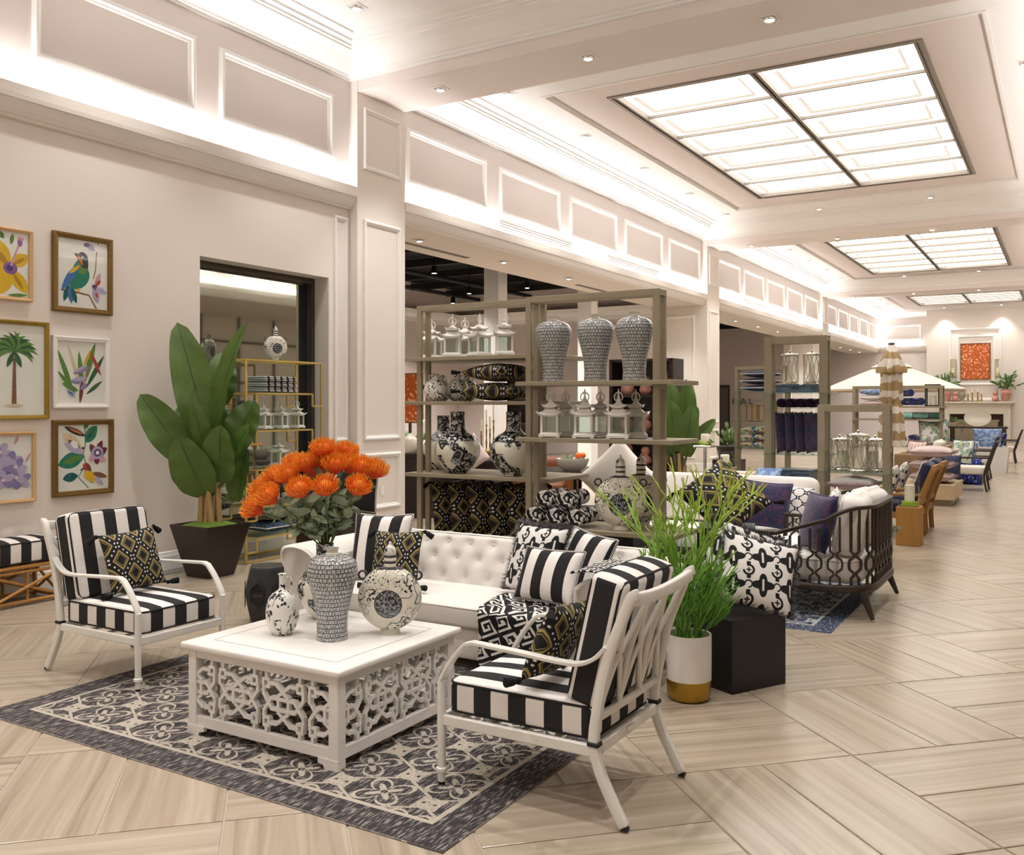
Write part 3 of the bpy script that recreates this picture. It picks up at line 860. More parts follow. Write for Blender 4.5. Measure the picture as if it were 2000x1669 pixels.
# ------------------------------------------------------------ vases
def meiping_profile(h=.47):
    P = [(.085, 0), (.086, .004), (.085, .02), (.083, .06), (.086, .12), (.096, .19), (.113, .26), (.129, .32), (.1375, .365), (.136, .40), (.122, .43), (.095, .45), (.06, .462), (.04, .467), (.032, .474), (.032, .487), (.04, .497), (.036, .497)]
    k = h / .497
    Q = [(r * k, z * k) for r, z in P]
    return [(v.x, v.z) for v in spl([(r, 0, z) for r, z in Q], 3)]
meip = MB(); meip.lathe(meiping_profile(), 48); meip_me = meip.mesh('meiping_vase', ['lattice_glaze'], 60)
def meiping(label, loc, s=1.0, group=None):
    o = put('meiping_vase', meip_me, None, loc); o.scale = (s, s, s); tag(o, label, 'vase', group); return o
def moon_flask(label, loc, rz=0, s=1.0, m='flask_glaze', group=None, cap=True):
    """disc faces look along local Y, total height about .40"""
    if ('flask', m) not in PCACHE:
        b = MB(); Rr = .155; rs = []
        prof = [(0, -.062), (.06, -.062), (.10, -.058), (.13, -.05), (.147, -.035), (.155, -.015), (.155, .015), (.147, .035), (.13, .05), (.10, .058), (.06, .062), (0, .062)]
        b.rings([[(max(r, .0005) * math.cos(2 * PI * j / 44), y, .155 + .02 + max(r, .0005) * math.sin(2 * PI * j / 44)) for j in range(44)] for r, y in prof])
        body = b.mesh('body', m, 60)
        b = MB(); b.lathe([(.05, 0), (.05, .012), (.042, .03)], 24, sy=.75); foot = b.mesh('foot', 'glaze_cream', 60)
        b = MB(); b.lathe([(.030, .32), (.030, .35), (.028, .355), (.031, .36), (.031, .367), (.028, .37), (.031, .376), (.031, .383), (.028, .386), (.030, .39), (.030, .396), (0, .397)], 24, caps=False); neck = b.mesh('neck', m, 60)
        b = MB(); b.lathe([(.028, .396), (.029, .405), (.024, .42), (.012, .43), (.006, .437), (.008, .444), (0, .452)], 20, caps=False); capm = b.mesh('stopper', 'floral_glaze', 60)
        rg = MB(); rg.tube([(.02 * math.cos(2 * PI * j / 14), 0, .02 * math.sin(2 * PI * j / 14)) for j in range(14)], .006, 7, True); ring = rg.mesh('handle', 'glaze_gray', 60)
        PCACHE[('flask', m)] = (body, foot, neck, capm, ring)
    body, foot, neck, capm, ring = PCACHE[('flask', m)]
    t = thing('moon_flask', label, 'vase', loc, rz, group); t.scale = (s, s, s)
    put('body', body, t); put('foot', foot, t)
    nk = put('neck', neck, t)
    if cap: put('stopper', capm, nk)
    for sx in (-1, 1): put('handle', ring, t, (sx * .135, 0, .285))
    return t
gv = [(.002, 0), (.075, 0), (.078, .01), (.12, .05), (.162, .12), (.175, .18), (.165, .235), (.13, .285), (.085, .315), (.062, .335), (.055, .37), (.055, .45), (.058, .47), (.052, .47), (.050, .45), (.049, .36)]
gm = MB(); gm.lathe([(v.x, v.z) for v in spl([(r, 0, z) for r, z in gv], 3)], 44, caps=False); globe_me = gm.mesh('globular_vase', 'wave_glaze', 60)
def globe_vase(label, loc, s=1.0, rz=0, group=None):
    o = put('globular_vase', globe_me, None, loc, (0, 0, rz)); o.scale = (s, s, s); return tag(o, label, 'vase', group)
bv = [(.045, 0), (.05, .004), (.075, .03), (.088, .07), (.087, .11), (.07, .15), (.04, .172), (.022, .18), (.018, .19), (.018, .235), (.024, .24), (.022, .243), (.018, .24)]
bm_ = MB(); bm_.lathe([(v.x, v.z) for v in spl([(r, 0, z) for r, z in bv], 3)], 36); bottle_me = bm_.mesh('body', 'floral_glaze', 60)
bh_ = MB(); bh_.tube(spl([(.018, 0, .225), (.045, 0, .222), (.052, 0, .20), (.048, 0, .17)], 5), .0055, 7); bhandle_me = bh_.mesh('handle', 'floral_glaze', 60)
# round flask vase with short neck and two lugs (shelf)
rv = MB(); rv.lathe([(v.x, v.z) for v in spl([(.05, 0, 0), (.055, 0, .006), (.09, 0, .035), (.112, 0, .09), (.112, 0, .13), (.09, 0, .185), (.05, 0, .212), (.034, 0, .22), (.034, 0, .262), (.040, 0, .27), (.034, 0, .27)], 3)], 36, sy=.8); round_me = rv.mesh('body', 'floral_glaze', 60)
rl = MB(); rl.tube(spl([(.034, 0, .255), (.058, 0, .25), (.06, 0, .225), (.05, 0, .21)], 4), .005, 6); lug_me = rl.mesh('handle', 'floral_glaze', 60)
def round_vase(label, loc, group=None, s=1, rz=0):
    t = thing('flask_vase', label, 'vase', loc, rz, group); t.scale = (s, s, s)
    put('body', round_me, t); put('handle', lug_me, t); put('handle', lug_me, t, rot=(0, 0, PI)); return t

# ------------------------------------------------------------ pagoda lantern (base at origin, height .39)
def sq_rings(mb, prof, **k):
    mb.rings([[(sx * r, sy * r, z) for sx, sy in ((-1, -1), (1, -1), (1, 1), (-1, 1))] for r, z in prof], **k)
def flare_roof(r0, r1, z0, z1, lift):
    """square roof with upswept corners"""
    mb = MB(); n = 8
    outl = []
    for s in range(4):
        for i in range(n):
            a = -1 + 2 * i / n
            u, v = ((a, -1), (1, a), (-a, 1), (-1, -a))[s]
            outl.append((u, v, abs(a) ** 3))
    rs = []
    for k in range(5):
        q = k / 4; r = r1 + (r0 - r1) * q; z = z1 + (z0 - z1) * q ** .6
        e = lift * q ** 3
        rs.append([(u * r * (1 - .10 * (1 - c) * q), v * r * (1 - .10 * (1 - c) * q), z + e * c) for u, v, c in outl])
    rs.append([(p[0] * .97, p[1] * .97, p[2] - .012) for p in rs[-1]])
    mb.rings(rs[::-1]); return mb
L_ = {}
b = MB(); sq_rings(b, [(.085, 0), (.085, .018), (.075, .022), (.075, .03)])
for sx in (-1, 1):
    for sy in (-1, 1): b.box((sx * .07, sy * .07, -.005), (.03, .03, .01))
L_['base'] = b.mesh('base', 'white_metal', bev=.002)
b = MB()
for sx in (-1, 1):
    for sy in (-1, 1): b.box((sx * .064, sy * .064, .105), (.018, .018, .15))
for z in (.036, .174):
    for a in (0, 1):
        for s in (-1, 1): b.box((s * .064 * a, s * .064 * (1 - a), z), (.13 if not a else .014, .13 if a else .014, .014))
L_['frame'] = b.mesh('frame', 'white_metal', bev=.0015)
b = MB()
for a in (0, 1):
    for s in (-1, 1): b.box((s * .062 * a, s * .062 * (1 - a), .105), (.11 if not a else .002, .11 if a else .002, .125))
L_['glass'] = b.mesh('pane', 'lantern_glass')
L_['roof'] = flare_roof(.105, .045, .185, .225, .028).mesh('roof', 'white_metal', 50)
b = MB(); sq_rings(b, [(.042, .222), (.042, .25)])
L_['drum'] = b.mesh('drum', 'white_metal')
b = MB()
for s in (-1, 1):
    for k in range(5):
        b.box((-.032 + k * .016, s * .0425, .236), (.006, .002, .018)); b.box((s * .0425, -.032 + k * .016, .236), (.002, .006, .018))
L_['slots'] = b.mesh('vent_slots', 'dark_slot')
L_['roof2'] = flare_roof(.064, .016, .25, .285, .018).mesh('roof', 'white_metal', 50)
b = MB(); b.lathe([(.016, .283), (.014, .30), (.018, .305), (.010, .315), (.007, .345), (.010, .35), (.003, .385), (0, .39)], 12, caps=False); L_['finial'] = b.mesh('finial', 'white_metal', 50)
b = MB(); b.tube([(.036 * math.cos(2 * PI * j / 20), 0, .322 + .036 * math.sin(2 * PI * j / 20)) for j in range(20)], .005, 7, True); L_['ring'] = b.mesh('carry_ring', 'white_metal', 60)
b = MB(); b.lathe([(.032, .03), (.032, .10), (0, .1)], 14, caps=False); L_['candle'] = b.mesh('candle', 'candle', 40)
def lantern(label, loc, rz=0, s=1.0, group=None):
    t = thing('pagoda_lantern', label, 'lantern', loc, rz, group); t.scale = (s, s, s)
    put('base', L_['base'], t, (0, 0, .01)); f = put('frame', L_['frame'], t); put('pane', L_['glass'], f)
    put('roof', L_['roof'], t); d = put('drum', L_['drum'], t); put('vent_slots', L_['slots'], d); put('roof', L_['roof2'], t)
    put('finial', L_['finial'], t); put('carry_ring', L_['ring'], t, rot=(0, 0, .6))
    return t

# ------------------------------------------------------------ leaves
def leaf_mesh(name, m, L, W, bend, fold=.25, n=14, twist=0., wave=.0, power=.55):
    """leaf along +Z from origin, bending towards +Y; W full width"""
    mb = MB()
    def f(u, v):
        a = 2 * u - 1
        wv = W / 2 * (math.sin(PI * min(.02 + v * .98, 1)) ** power) * (1 - .15 * v)
        ang = bend * v
        y = L * (1 - math.cos(ang)) / max(bend, 1e-3) if bend else 0
        z = L * math.sin(ang) / bend if abs(bend) > 1e-3 else L * v
        if bend: y = L * (1 - math.cos(ang)) / bend
        nx = Vector((0, math.cos(ang), -math.sin(ang)))
        tw = twist * v
        side = Vector((math.cos(tw), 0, 0)) + nx * math.sin(tw)
        p = Vector((0, y, z)) + side * (a * wv) - nx * (abs(a) * wv * -fold) + nx * (wave * wv * math.sin(v * 17 + a * 2) * abs(a))
        return p
    mb.grid(f, 6, n)
    me = mb.mesh(name, m, 180)
    return me
# ------------------------------------------------------------ seen-from-the-door surveying helper: a sight line met with a plane
CY, SY = math.cos(YAW), math.sin(YAW)
def sight(u, v): a = (u - 1000) / 1813; return Vector((-SY + a * CY, CY + a * SY, (790 - v) / 1813))
def onz(u, v, z=0.): r = sight(u, v); t = (z - 1.6) / r.z; return Vector((r.x * t, r.y * t, z))
def ony(u, v, y): r = sight(u, v); t = y / r.y; return Vector((r.x * t, y, 1.6 + r.z * t))
def onx(u, v, x): r = sight(u, v); t = x / r.x; return Vector((x, r.y * t, 1.6 + r.z * t))
def xat(u, y): return ony(u, 790, y).x
RT, FW = Vector((CY, SY, 0)), Vector((-SY, CY, 0))

# ------------------------------------------------------------ rugs
def rugmat(name, base1, base2, line, W, D, cw, ch, edge):
    def f(n):
        u, v = n.uv()
        X, Y = u * W, v * D
        x, y = X / cw, Y / ch
        st = n.noise(1, n.vec(X * 130., Y * 16., 0.), 2)
        ground = n.mix(n.sst(st, .50, .64) * .75, base1, base2)
        sw = (y * 6.283).sin() * .25
        l1 = abs((x + sw).fr() - .5); l2 = abs((x - sw + .5).fr() - .5)
        k = (l1 < .032).mx(l2 < .032)
        for ox, oy in ((.75, .25), (.25, .75)):
            dx, dy = (x - ox + .5).fr() - .5, ((y - oy + .5).fr() - .5) * (ch / cw)
            r = (dx * dx + dy * dy).sq(); th = n.m('ARCTAN2', dy, dx)
            s2 = abs((th * 2).sin()); c4 = (th * 8).cos()
            k = k.mx(abs(r - (s2 * .19 + .09)) < .022).mx((r < s2 * .15 + c4 * .03) * (r > .035)).mx((abs(r - .40) < .02) * (s2 < .55))
            ex, ey = (x - ox).fr() - .5, ((y - oy + .5).fr() - .5) * (ch / cw)
            r2 = (ex * ex + ey * ey).sq(); k = k.mx(abs(r2 - .10) < .02).mx(r2 < .045)
        k = k * (n.noise(1, n.vec(X * 200., Y * 60., 0.), 1) > .36)
        bu, bv = W / 2 - abs(u - .5) * W, D / 2 - abs(v - .5) * D
        dd = bu.mn(bv)
        c = n.mix(k * (dd > edge), ground, line)
        return n.mix(abs(dd - edge) < .012, c, line)
    return mat(name, rough=.95, fn=f, bump=(.4, .003, lambda n: n.noise(300)))
rugmat('rug_charcoal', '322d30', 'a39a92', 'b4aa9c', 2.92, 2.01, .46, .40, .17)
rugmat('rug_blue', '26324e', '9aa0aa', 'b4b6b4', 2.18, 2.04, .42, .42, .16)
def rug(label, m, x0, x1, y0, y1, z=.006):
    b = MB(); nx, ny = 30, 20
    rz_ = [(.0, .0), (.0, z - .002), (.004, z)]
    b.ring(x0, x1, y0, y1, rz_, lambda a, c, h: (a, c, h))
    b.quad((x0 + .004, y0 + .004, z), (x1 - .004, y0 + .004, z), (x1 - .004, y1 - .004, z), (x0 + .004, y1 - .004, z))
    return tag(b.build('rug', m), label, 'rug')
rug('charcoal and cream ogee patterned rug under the coffee table', 'rug_charcoal', -4.83, -1.91, 2.71, 4.72)
rug('blue and grey patterned rug under the bronze lounge chair', 'rug_blue', -3.6, -1.42, 6.71, 8.75)

# ------------------------------------------------------------ white lounge chairs
def lounge_chair(label, loc, rz):
    t = thing('lounge_chair', label, 'chair', loc, rz, 'white lounge chairs with striped cushions')
    hw = .30
    m = 'white_metal'
    for s in (-1, 1):
        y = s * hw
        b = MB(); b.lathe([(.015, .012), (.016, .03), (.0165, .05), (.024, .055), (.024, .068), (.017, .073), (.019, .25), (.019, .43), (.012, .435)], 12, .36, y); lg = b.build('front_leg', m, t, 40)
        b = MB(); b.lathe([(.013, 0), (.015, .003), (.014, .013)], 10, .36, y); b.build('foot_cap', 'black_rubber', lg, 40)
        P = spl([(-.475, y, .012), (-.43, y, .09), (-.375, y, .20), (-.35, y, .30), (-.365, y, .43), (-.405, y, .62), (-.465, y, .78), (-.505, y, .872), (-.53, y, .888)], 4)
        b = MB(); b.bar(P, [.030] * len(P), [.038] * len(P), (1, 0, 0)); po = b.build('back_post', m, t, 50, .004)
        b = MB(); b.box((-.478, y, .006), (.026, .026, .012)); b.build('foot_cap', 'black_rubber', po)
        A = spl([(.362, y, .43), (.345, y, .465), (.29, y, .545), (.235, y, .603)], 5) + spl([(.20, y, .613), (.0, y, .604), (-.20, y, .593), (-.29, y, .597), (-.355, y, .627), (-.405, y, .678)], 5)
        b = MB(); b.bar(A, .038, .016, (0, 0, 1)) if False else None
        fr_ = []
        for i, p in enumerate(A):
            q0, q1 = A[max(i - 1, 0)], A[min(i + 1, len(A) - 1)]
            d = (q1 - q0).normalized(); nn = Vector((-d.z, 0, d.x)); fr_.append((p, nn))
        b = MB(); b.rings([[p + nn * .008 + Vector((0, .019, 0)), p + nn * .008 - Vector((0, .019, 0)), p - nn * .008 - Vector((0, .019, 0)), p - nn * .008 + Vector((0, .019, 0))] for p, nn in fr_])
        b.build('arm', m, t, 40, .003)
        b = MB(); b.box((0, y, .272), (.72, .022, .045)); b.build('side_rail', m, t, bev=.004)
        b = MB(); b.box((-.352, y * 1.0, .30), (.05, .042, .018)); b.build('cushion_strap', 'black_rubber', t, bev=.004)
    b = MB(); b.box((.36, 0, .272), (.022, 2 * hw, .045)); b.build('front_rail', m, t, bev=.004)
    b = MB(); b.box((-.355, 0, .272), (.022, 2 * hw, .045)); b.build('back_rail', m, t, bev=.004)
    b = MB(); b.box((-.37, 0, .28), (.003, .06, .014)); b.build('maker_plate', 'chrome', t)
    for k in range(5):
        b = MB(); b.box((-.30 + k * .15, 0, .266), (.03, 2 * hw - .03, .008)); b.build('seat_slat', m, t)
    # back: top rail, low rail and crossed slats
    def bk(y, z):      # the raked back plane
        P = [(.30, -.352), (.43, -.365), (.62, -.405), (.78, -.465), (.872, -.505), (.9, -.52)]
        for (z0, x0), (z1, x1) in zip(P, P[1:]):
            if z <= z1: return Vector((x0 + (x1 - x0) * (z - z0) / (z1 - z0), y, z))
        return Vector((-.52, y, z))
    b = MB(); P = [bk(-hw + 2 * hw * i / 14, .868 - .022 * (1 - (2 * i / 14 - 1) ** 2)) + Vector((-.012, 0, 0)) for i in range(15)]
    b.bar(P, .03, .05, (0, 0, 1)); b.build('top_rail', m, t, 50, .008, 2)
    b = MB(); b.bar([bk(-hw, .40), bk(0, .395), bk(hw, .40)], .022, .032, (0, 0, 1)); b.build('lower_rail', m, t, 50, .004)
    for y in (-.1, .1):
        b = MB(); pts = [bk(y, z) for z in (.405, .44, .50, .60, .70, .79, .835)]; b.tube(pts, [.016, .012, .013, .015, .013, .012, .018], 10); b.build('baluster', m, t, 60)
    for y0, y1 in ((-.29, -.1), (-.1, .1), (.1, .29)):
        for f in (0, 1):
            a, c = (y0, y1) if f else (y1, y0)
            pts = spl([bk(a, .42), bk(a + (c - a) * .35, .58), bk(a + (c - a) * .65, .68), bk(c, .83)], 4)
            b = MB(); b.bar(pts, .024, .016, (1, 0, 0)); b.build('diagonal_slat', m, t, 50, .003)
    # cushions
    b = MB(); rcush(b, .69, .56, .14, .028, .012, .05); sc_ = b.build('seat_cushion', 'stripe_cushion', t, 60, loc=(.005, 0, .296))
    for z in (.012, .128):
        b = MB(); b.tube(edge_path(.682, .552, z, .05), .0055, 6, True); b.build('piping', 'black_piping', sc_, 60)
    b = MB(); rcush(b, .15, .55, .52, .03, .004, .035); bc = b.build('back_cushion', 'stripe_cushion', t, 60, loc=(-.275, 0, .425), rot=(0, -R(13), 0))
    for s in (-1, 1):
        P = [(s * .062, x, z + .26) for x, z in rrect(.535, .505, .04, 4)]
        b = MB(); b.tube(P, .0055, 6, True); b.build('piping', 'black_piping', bc, 60)
    return t
lounge_chair('white metal lounge chair with striped cushions beside the bamboo bench', (-4.80, 3.665, .007), 0)
lounge_chair('white lounge chair seen from behind, with crossed slat back, near the gold based pot', (-1.90, 3.50, .007), PI)
pillow('black and gold diamond pillow with tassels on the chair beside the bamboo bench', 'diamond_fabric', .37, .37, .13, (-4.90, 3.70, .625), 84, 18, 4, 'tassel')
pillow('black and gold tasselled pillow on the chair turned away from us', 'diamond_fabric', .34, .34, .12, (-1.795, 3.40, .595), -94, 24, 4, 'tassel')

# ------------------------------------------------------------ coffee table
def coffee_table():
    x0, x1, y0, y1, H_ = -3.675, -2.715, 3.065, 3.965, .45
    cx, cy = (x0 + x1) / 2, (y0 + y1) / 2
    t = thing('coffee_table', 'square white coffee table with pierced fretwork sides', 'table', (cx, cy, .006))
    W, D = x1 - x0, y1 - y0; H_ -= .006
    m = 'white_wood'
    b = MB(); b.bx(-W / 2 - .025, W / 2 + .025, -D / 2 - .025, D / 2 + .025, H_ - .032, H_); tp = b.build('table_top', m, t, 40, .010, 3)
    for k in range(4):
        w_, d_ = (W, D) if k % 2 == 0 else (D, W)
        b = MB(); b.X = Matrix.Rotation(k * PI / 2, 4, 'Z'); b.bx(-w_ / 2 + .09, w_ / 2 - .09, -d_ / 2 + .085, -d_ / 2 + .088, H_ - .0005, H_ + .0006); b.build('inlay_line', 'dark_slot', tp)
    for sx in (-1, 1):
        for sy in (-1, 1):
            b = MB(); b.box((sx * (W / 2 - .03), sy * (D / 2 - .03), (H_ - .03 + .0) / 2), (.055, .055, H_ - .032)); b.build('corner_post', m, t, bev=.003)
            b = MB(); b.prism([(-.03, 0), (.055, 0), (.065, .018), (.085, .022), (.085, .04), (-.03, .04)], -.006, .0, 'y')
            b2 = MB(); b2.X = Matrix.Translation((sx * (W / 2 - .03), sy * (D / 2 + .001), 0)) @ Matrix.Diagonal((-sx, sy, 1, 1)); b2.prism([(-.03, 0), (.045, 0), (.055, .018), (.085, .022), (.085, .045), (-.03, .045)], -.02, .0, 'y'); b2.build('foot_bracket', m, t)
    for k in range(4):
        w_, d_ = (W, D) if k % 2 == 0 else (D, W)
        X = Matrix.Rotation(k * PI / 2, 4, 'Z') @ Matrix.Translation((0, -d_ / 2, 0))
        b = MB(); b.X = X; b.bx(-w_ / 2 + .03, w_ / 2 - .03, .008, .034, .038, .092); b.build('bottom_rail', m, t, bev=.003)
        b = MB(); b.X = X; b.bx(-w_ / 2 + .03, w_ / 2 - .03, .008, .034, H_ - .075, H_ - .03); b.build('apron', m, t, bev=.003)
        # pierced panel
        iw, z0, z1 = w_ - .105, .092, H_ - .075
        hh = z1 - z0; zc = (z0 + z1) / 2; c = iw / 3
        b = MB(); b.X = X
        cnt = [0]
        def bar2(P, ox, wd=.0165):
            P = [(ox + a * c, e * hh + zc) for a, e in P]
            for (a0, e0), (a1, e1) in zip(P, P[1:]):
                if a0 > a1: a0, e0, a1, e1 = a1, e1, a0, e0
                if a1 < -iw / 2 or a0 > iw / 2: continue
                if a0 < -iw / 2: f = (-iw / 2 - a0) / (a1 - a0); a0, e0 = -iw / 2, e0 + (e1 - e0) * f
                if a1 > iw / 2: f = (iw / 2 - a0) / (a1 - a0); a1, e1 = iw / 2, e0 + (e1 - e0) * f
                L = math.hypot(a1 - a0, e1 - e0)
                if L < .004: continue
                o_ = b.X; an = math.atan2(e1 - e0, a1 - a0)
                b.X = X @ Matrix.Translation(((a0 + a1) / 2, .021, (e0 + e1) / 2)) @ Matrix.Rotation(-an, 4, 'Y')
                cnt[0] += 1; dy_ = (cnt[0] * 7 % 23) * .00022; b.bx(-L / 2 - wd * .28, L / 2 + wd * .28, -.008 - dy_, .008 + dy_, -wd / 2, wd / 2); b.X = o_
        for ci in (-1.5, -.5, .5, 1.5):
            ox = ci * c
            for s in (-1, 1):
                bar2([(-s * .32, .33), (-s * .15, .33), (s * .11, .13), (s * .11, -.13), (-s * .15, -.33), (-s * .32, -.33)], ox)
                bar2([(-.43, s * .28), (-.43, s * .14), (-.25, -s * .09), (.25, -s * .09), (.43, s * .14), (.43, s * .28)], ox)
                for e in (-1, 1):
                    q, r_ = .365 * s, .048
                    P = [(q - r_ * 1.2, e * .32 - r_ * 1.35), (q + r_ * 1.2, e * .32 - r_ * 1.35), (q + r_ * 1.2, e * .32 + r_ * 1.35), (q - r_ * 1.2, e * .32 + r_ * 1.35), (q - r_ * 1.2, e * .32 - r_ * 1.35)]
                    if abs(ox + q * c) < iw / 2 - .02: bar2(P, ox, .013); bar2([(q, e * .38), (q, e * .5)], ox)
        b.build('fretwork_panel', m, t)
    return t
coffee_table()
TZ = .45
p = onz(638, 1250, TZ); meiping('tall dark lattice patterned vase with broad shoulders on the coffee table', (p.x, p.y + .04, TZ), .95)
p = onz(543, 1240, TZ); t = thing('bottle_vase', 'small white bottle vase with sprig pattern and handle on the coffee table', 'vase', (p.x, p.y + .03, TZ), 1.2); t.scale = (.92, .92, 1.25)
put('body', bottle_me, t); put('handle', bhandle_me, t)
p = onz(757, 1238, TZ); moon_flask('round cream moon flask with black branches on the coffee table', (p.x, p.y + .02, TZ), R(29), 1.03)
fv = Vector((-3.44, 3.80, TZ + .004))
globe_vase('dark wave patterned vase holding the orange flowers', fv, .84, 1.0)

# ------------------------------------------------------------ orange pincushion flowers
def protea_meshes():
    rg = random.Random(5); b = MB()
    for i in range(190):
        ph = i * 2.39996; q = (i + .5) / 190
        el = math.acos(1 - 1.25 * q)             # from the tip down the sides
        d = Vector((math.sin(el) * math.cos(ph), math.sin(el) * math.sin(ph), math.cos(el)))
        p0 = Vector((d.x * .014, d.y * .014, .004 + .012 * d.z))
        out = Vector((d.x, d.y, 0))
        p1 = p0 + out * .040 + Vector((0, 0, .022 + d.z * .02))
        p2 = p0 + out * (.046 + rg.uniform(-.006, .010)) + Vector((0, 0, .052 + d.z * .022 + rg.uniform(-.008, .010)))
        b.tube(bez(p0, p1, p2, 4), [.0016, .0015, .0014, .0013, .0022], 3, caps=False)
    st = b.mesh('styles', 'protea')
    b = MB(); b.lathe([(.006, -.012), (.022, 0), (.034, .018), (.036, .04), (.026, .062), (.0, .07)], 12, caps=False); core = b.mesh('flower_core', 'protea', 60)
    return st, core
pst, pcore = protea_meshes()
arr = thing('flower_arrangement', 'bunch of orange pincushion flowers with grey green leaves in the wave vase', 'flowers', (fv.x, fv.y, TZ))
KP = 5.05 / 1813
src = Vector((0, 0, .84 * .47 - .01))          # vase mouth, local
heads = [(-131, -72, -.05), (-126, -104, .05), (-97, -96, -.12), (-104, -126, .06), (-72, -130, .0), (-37, -110, -.16), (-40, -151, .02), (-10, -158, .06), (-8, -180, .0), (10, -114, -.18), (15, -150, -.02), (41, -150, .04), (66, -146, .0), (66, -113, -.14), (88, -140, .05), (-70, -150, .12), (28, -172, .12), (-30, -135, .15)]
lf1 = leaf_mesh('leaf', 'leaf_gray', .085, .042, .7, .2, 7)
lf2 = leaf_mesh('leaf', 'leaf_gray', .07, .034, 1.1, .15, 6)
rg = random.Random(11)
nh = 0
for du, dv, dd in heads:
    tip = RT * (du * KP) + FW * dd + Vector((0, 0, src.z - dv * KP))
    mid = src * .35 + tip * .65 + Vector((0, 0, .0)); mid.z = src.z + (tip.z - src.z) * .45
    path = bez(src + Vector((rg.uniform(-.01, .01), rg.uniform(-.01, .01), -.07)), src * .9 + mid * .1 + Vector((0, 0, .05)), tip, 8)
    b = MB(); b.tube(path, .0045, 5); stq = b.build('stem', 'stem_green', arr, 60)
    ax = ((tip - src).normalized() + Vector((0, 0, .25)) - FW * .25).normalized()
    q = Vector((0, 0, 1)).rotation_difference(ax).to_euler()
    h = put('flower_head', pcore, arr, tip - ax * .02, q); h.scale = (1.15,) * 3
    stuff(put('styles', pst, h))
    for k in range(9):
        f = .44 + .056 * k; i = min(int(f * 8), 7); bp = path[i].lerp(path[i + 1], f * 8 - i) if i < 8 else path[8]
        dr = Vector((rg.uniform(-1, 1), rg.uniform(-1, 1), rg.uniform(-.1, .8))).normalized()
        e = Vector((0, 0, 1)).rotation_difference(dr) @ Quaternion((0, 0, 1), rg.uniform(0, 6.28))
        o = put('leaf', rg.choice((lf1, lf2)), arr, bp, e.to_euler()); s = rg.uniform(.95, 1.45); o.scale = (s, s, s)

# ------------------------------------------------------------ white tufted sofa
def sofa():
    X0, X1, Y0, Y1 = -4.60, -2.05, 4.62, 5.52
    cx, cy = (X0 + X1) / 2, (Y0 + Y1) / 2
    t = thing('sofa', 'long white tufted sofa behind the coffee table', 'sofa', (cx, cy, 0))
    W, D = X1 - X0, Y1 - Y0; m = 'white_fabric'; ar = .30
    b = MB(); b.bx(-W / 2 + .04, W / 2 - .04, -D / 2 + .05, D / 2 - .02, .06, .25); b.build('base', m, t, 40, .02, 2)
    for sx in (-1, 1):
        for sy in (-1, 1):
            b = MB(); b.lathe([(.02, 0), (.03, .06)], 10, sx * (W / 2 - .12), sy * (D / 2 - .12), 0.007 if sy < 0 else 0); b.build('leg', 'dark_wood', t, 60)
    b = MB(); rcush(b, W - 2 * ar + .01, .70, .13, .025, .012, .04); sc_ = b.build('seat_cushion', m, t, 60, loc=(0, -D / 2 + .365, .255))
    b = MB(); b.tube(edge_path(W - 2 * ar, .694, .12, .04), .005, 6, True); b.build('piping', m, sc_, 60)
    for s in (-1, 1):
        prof = [(0, .07), (0, .46), (-.015, .52), (-.035, .555), (-.035, .60), (-.01, .635), (.05, .65), (.14, .648), (.23, .625), (.285, .585), (.30, .53), (.30, .07)]
        P = [(v.x, v.z) for v in spl([(a, 0, z) for a, z in prof], 3)]
        def prof_at(y, ins): return [(s * (-W / 2 + .02 + a + (ins if a < .15 else -ins)), y, z - (ins if z > .3 else 0)) for a, z in P]
        rs = [prof_at(-D / 2 + .02, .03), prof_at(-D / 2 + .004, .018), prof_at(-D / 2, .004) if 0 else prof_at(-D / 2 + .0, .012), prof_at(-D / 2 + .012, 0), prof_at(D / 2 - .05, 0), prof_at(D / 2 - .02, .02)]
        if s < 0: rs = [r_[::-1] for r_ in rs]
        b = MB(); b.rings(rs); am = b.build('arm', m, t, 50)
        b = MB(); b.tube([(s * (-W / 2 + .02 + a * .86 + .02), -D / 2 + .001, z * .97 + .005) for a, z in P], .0045, 6); b.build('piping', m, am, 60)
    # tufted back
    bw = W - .3
    btn = []
    for r_, (z, n_) in enumerate(((.44, 11), (.555, 12), (.65, 11))):
        for k in range(n_):
            x = (k - (n_ - 1) / 2) * .185
            if abs(x) < bw / 2 - .12: btn.append((x, z))
    def fb(u, v):
        x = (u - .5) * bw; z = .36 + v * .355
        y = .16 + .10 * (z - .36) / .35
        y -= .035 * math.sin(PI * min(1, v * 1.02)) ** .5
        for bx_, bz in btn:
            d2 = (x - bx_) ** 2 + (z - bz) ** 2
            if d2 < .02: y += .030 * math.exp(-d2 / .0011) + .008 * math.exp(-d2 / .005)
            # pulled creases to the neighbours
        if v > .93: y += (v - .93) * .5
        return (x, y, z - (max(0, v - .95)) * .1)
    b = MB(); b.grid(fb, 150, 30)
    n0 = len(b.v); b.grid(lambda u, v: ((u - .5) * bw, .27 + .16 * v, .705 - .02 * v - .6 * max(0, v - .9)), 20, 6)
    b.bx(-bw / 2, bw / 2, .30, D / 2 - .02, .08, .66)
    bk = b.build('back', m, t, 60)
    bt = MB(); bt.lathe([(.0, .008), (.008, .006), (.012, 0)], 10, caps=False); bme = bt.mesh('button', m, 60)
    for x, z in btn:
        y = fb(x / bw + .5, (z - .36) / .355)[1]
        put('button', bme, bk, (x, y - .004, z), (PI / 2, 0, 0))
    return t
sofa()
SZ = .40
def on_sofa(u, y, h, lean): return (xat(u, y), y, SZ + h / 2 * math.cos(R(lean)) - .005)
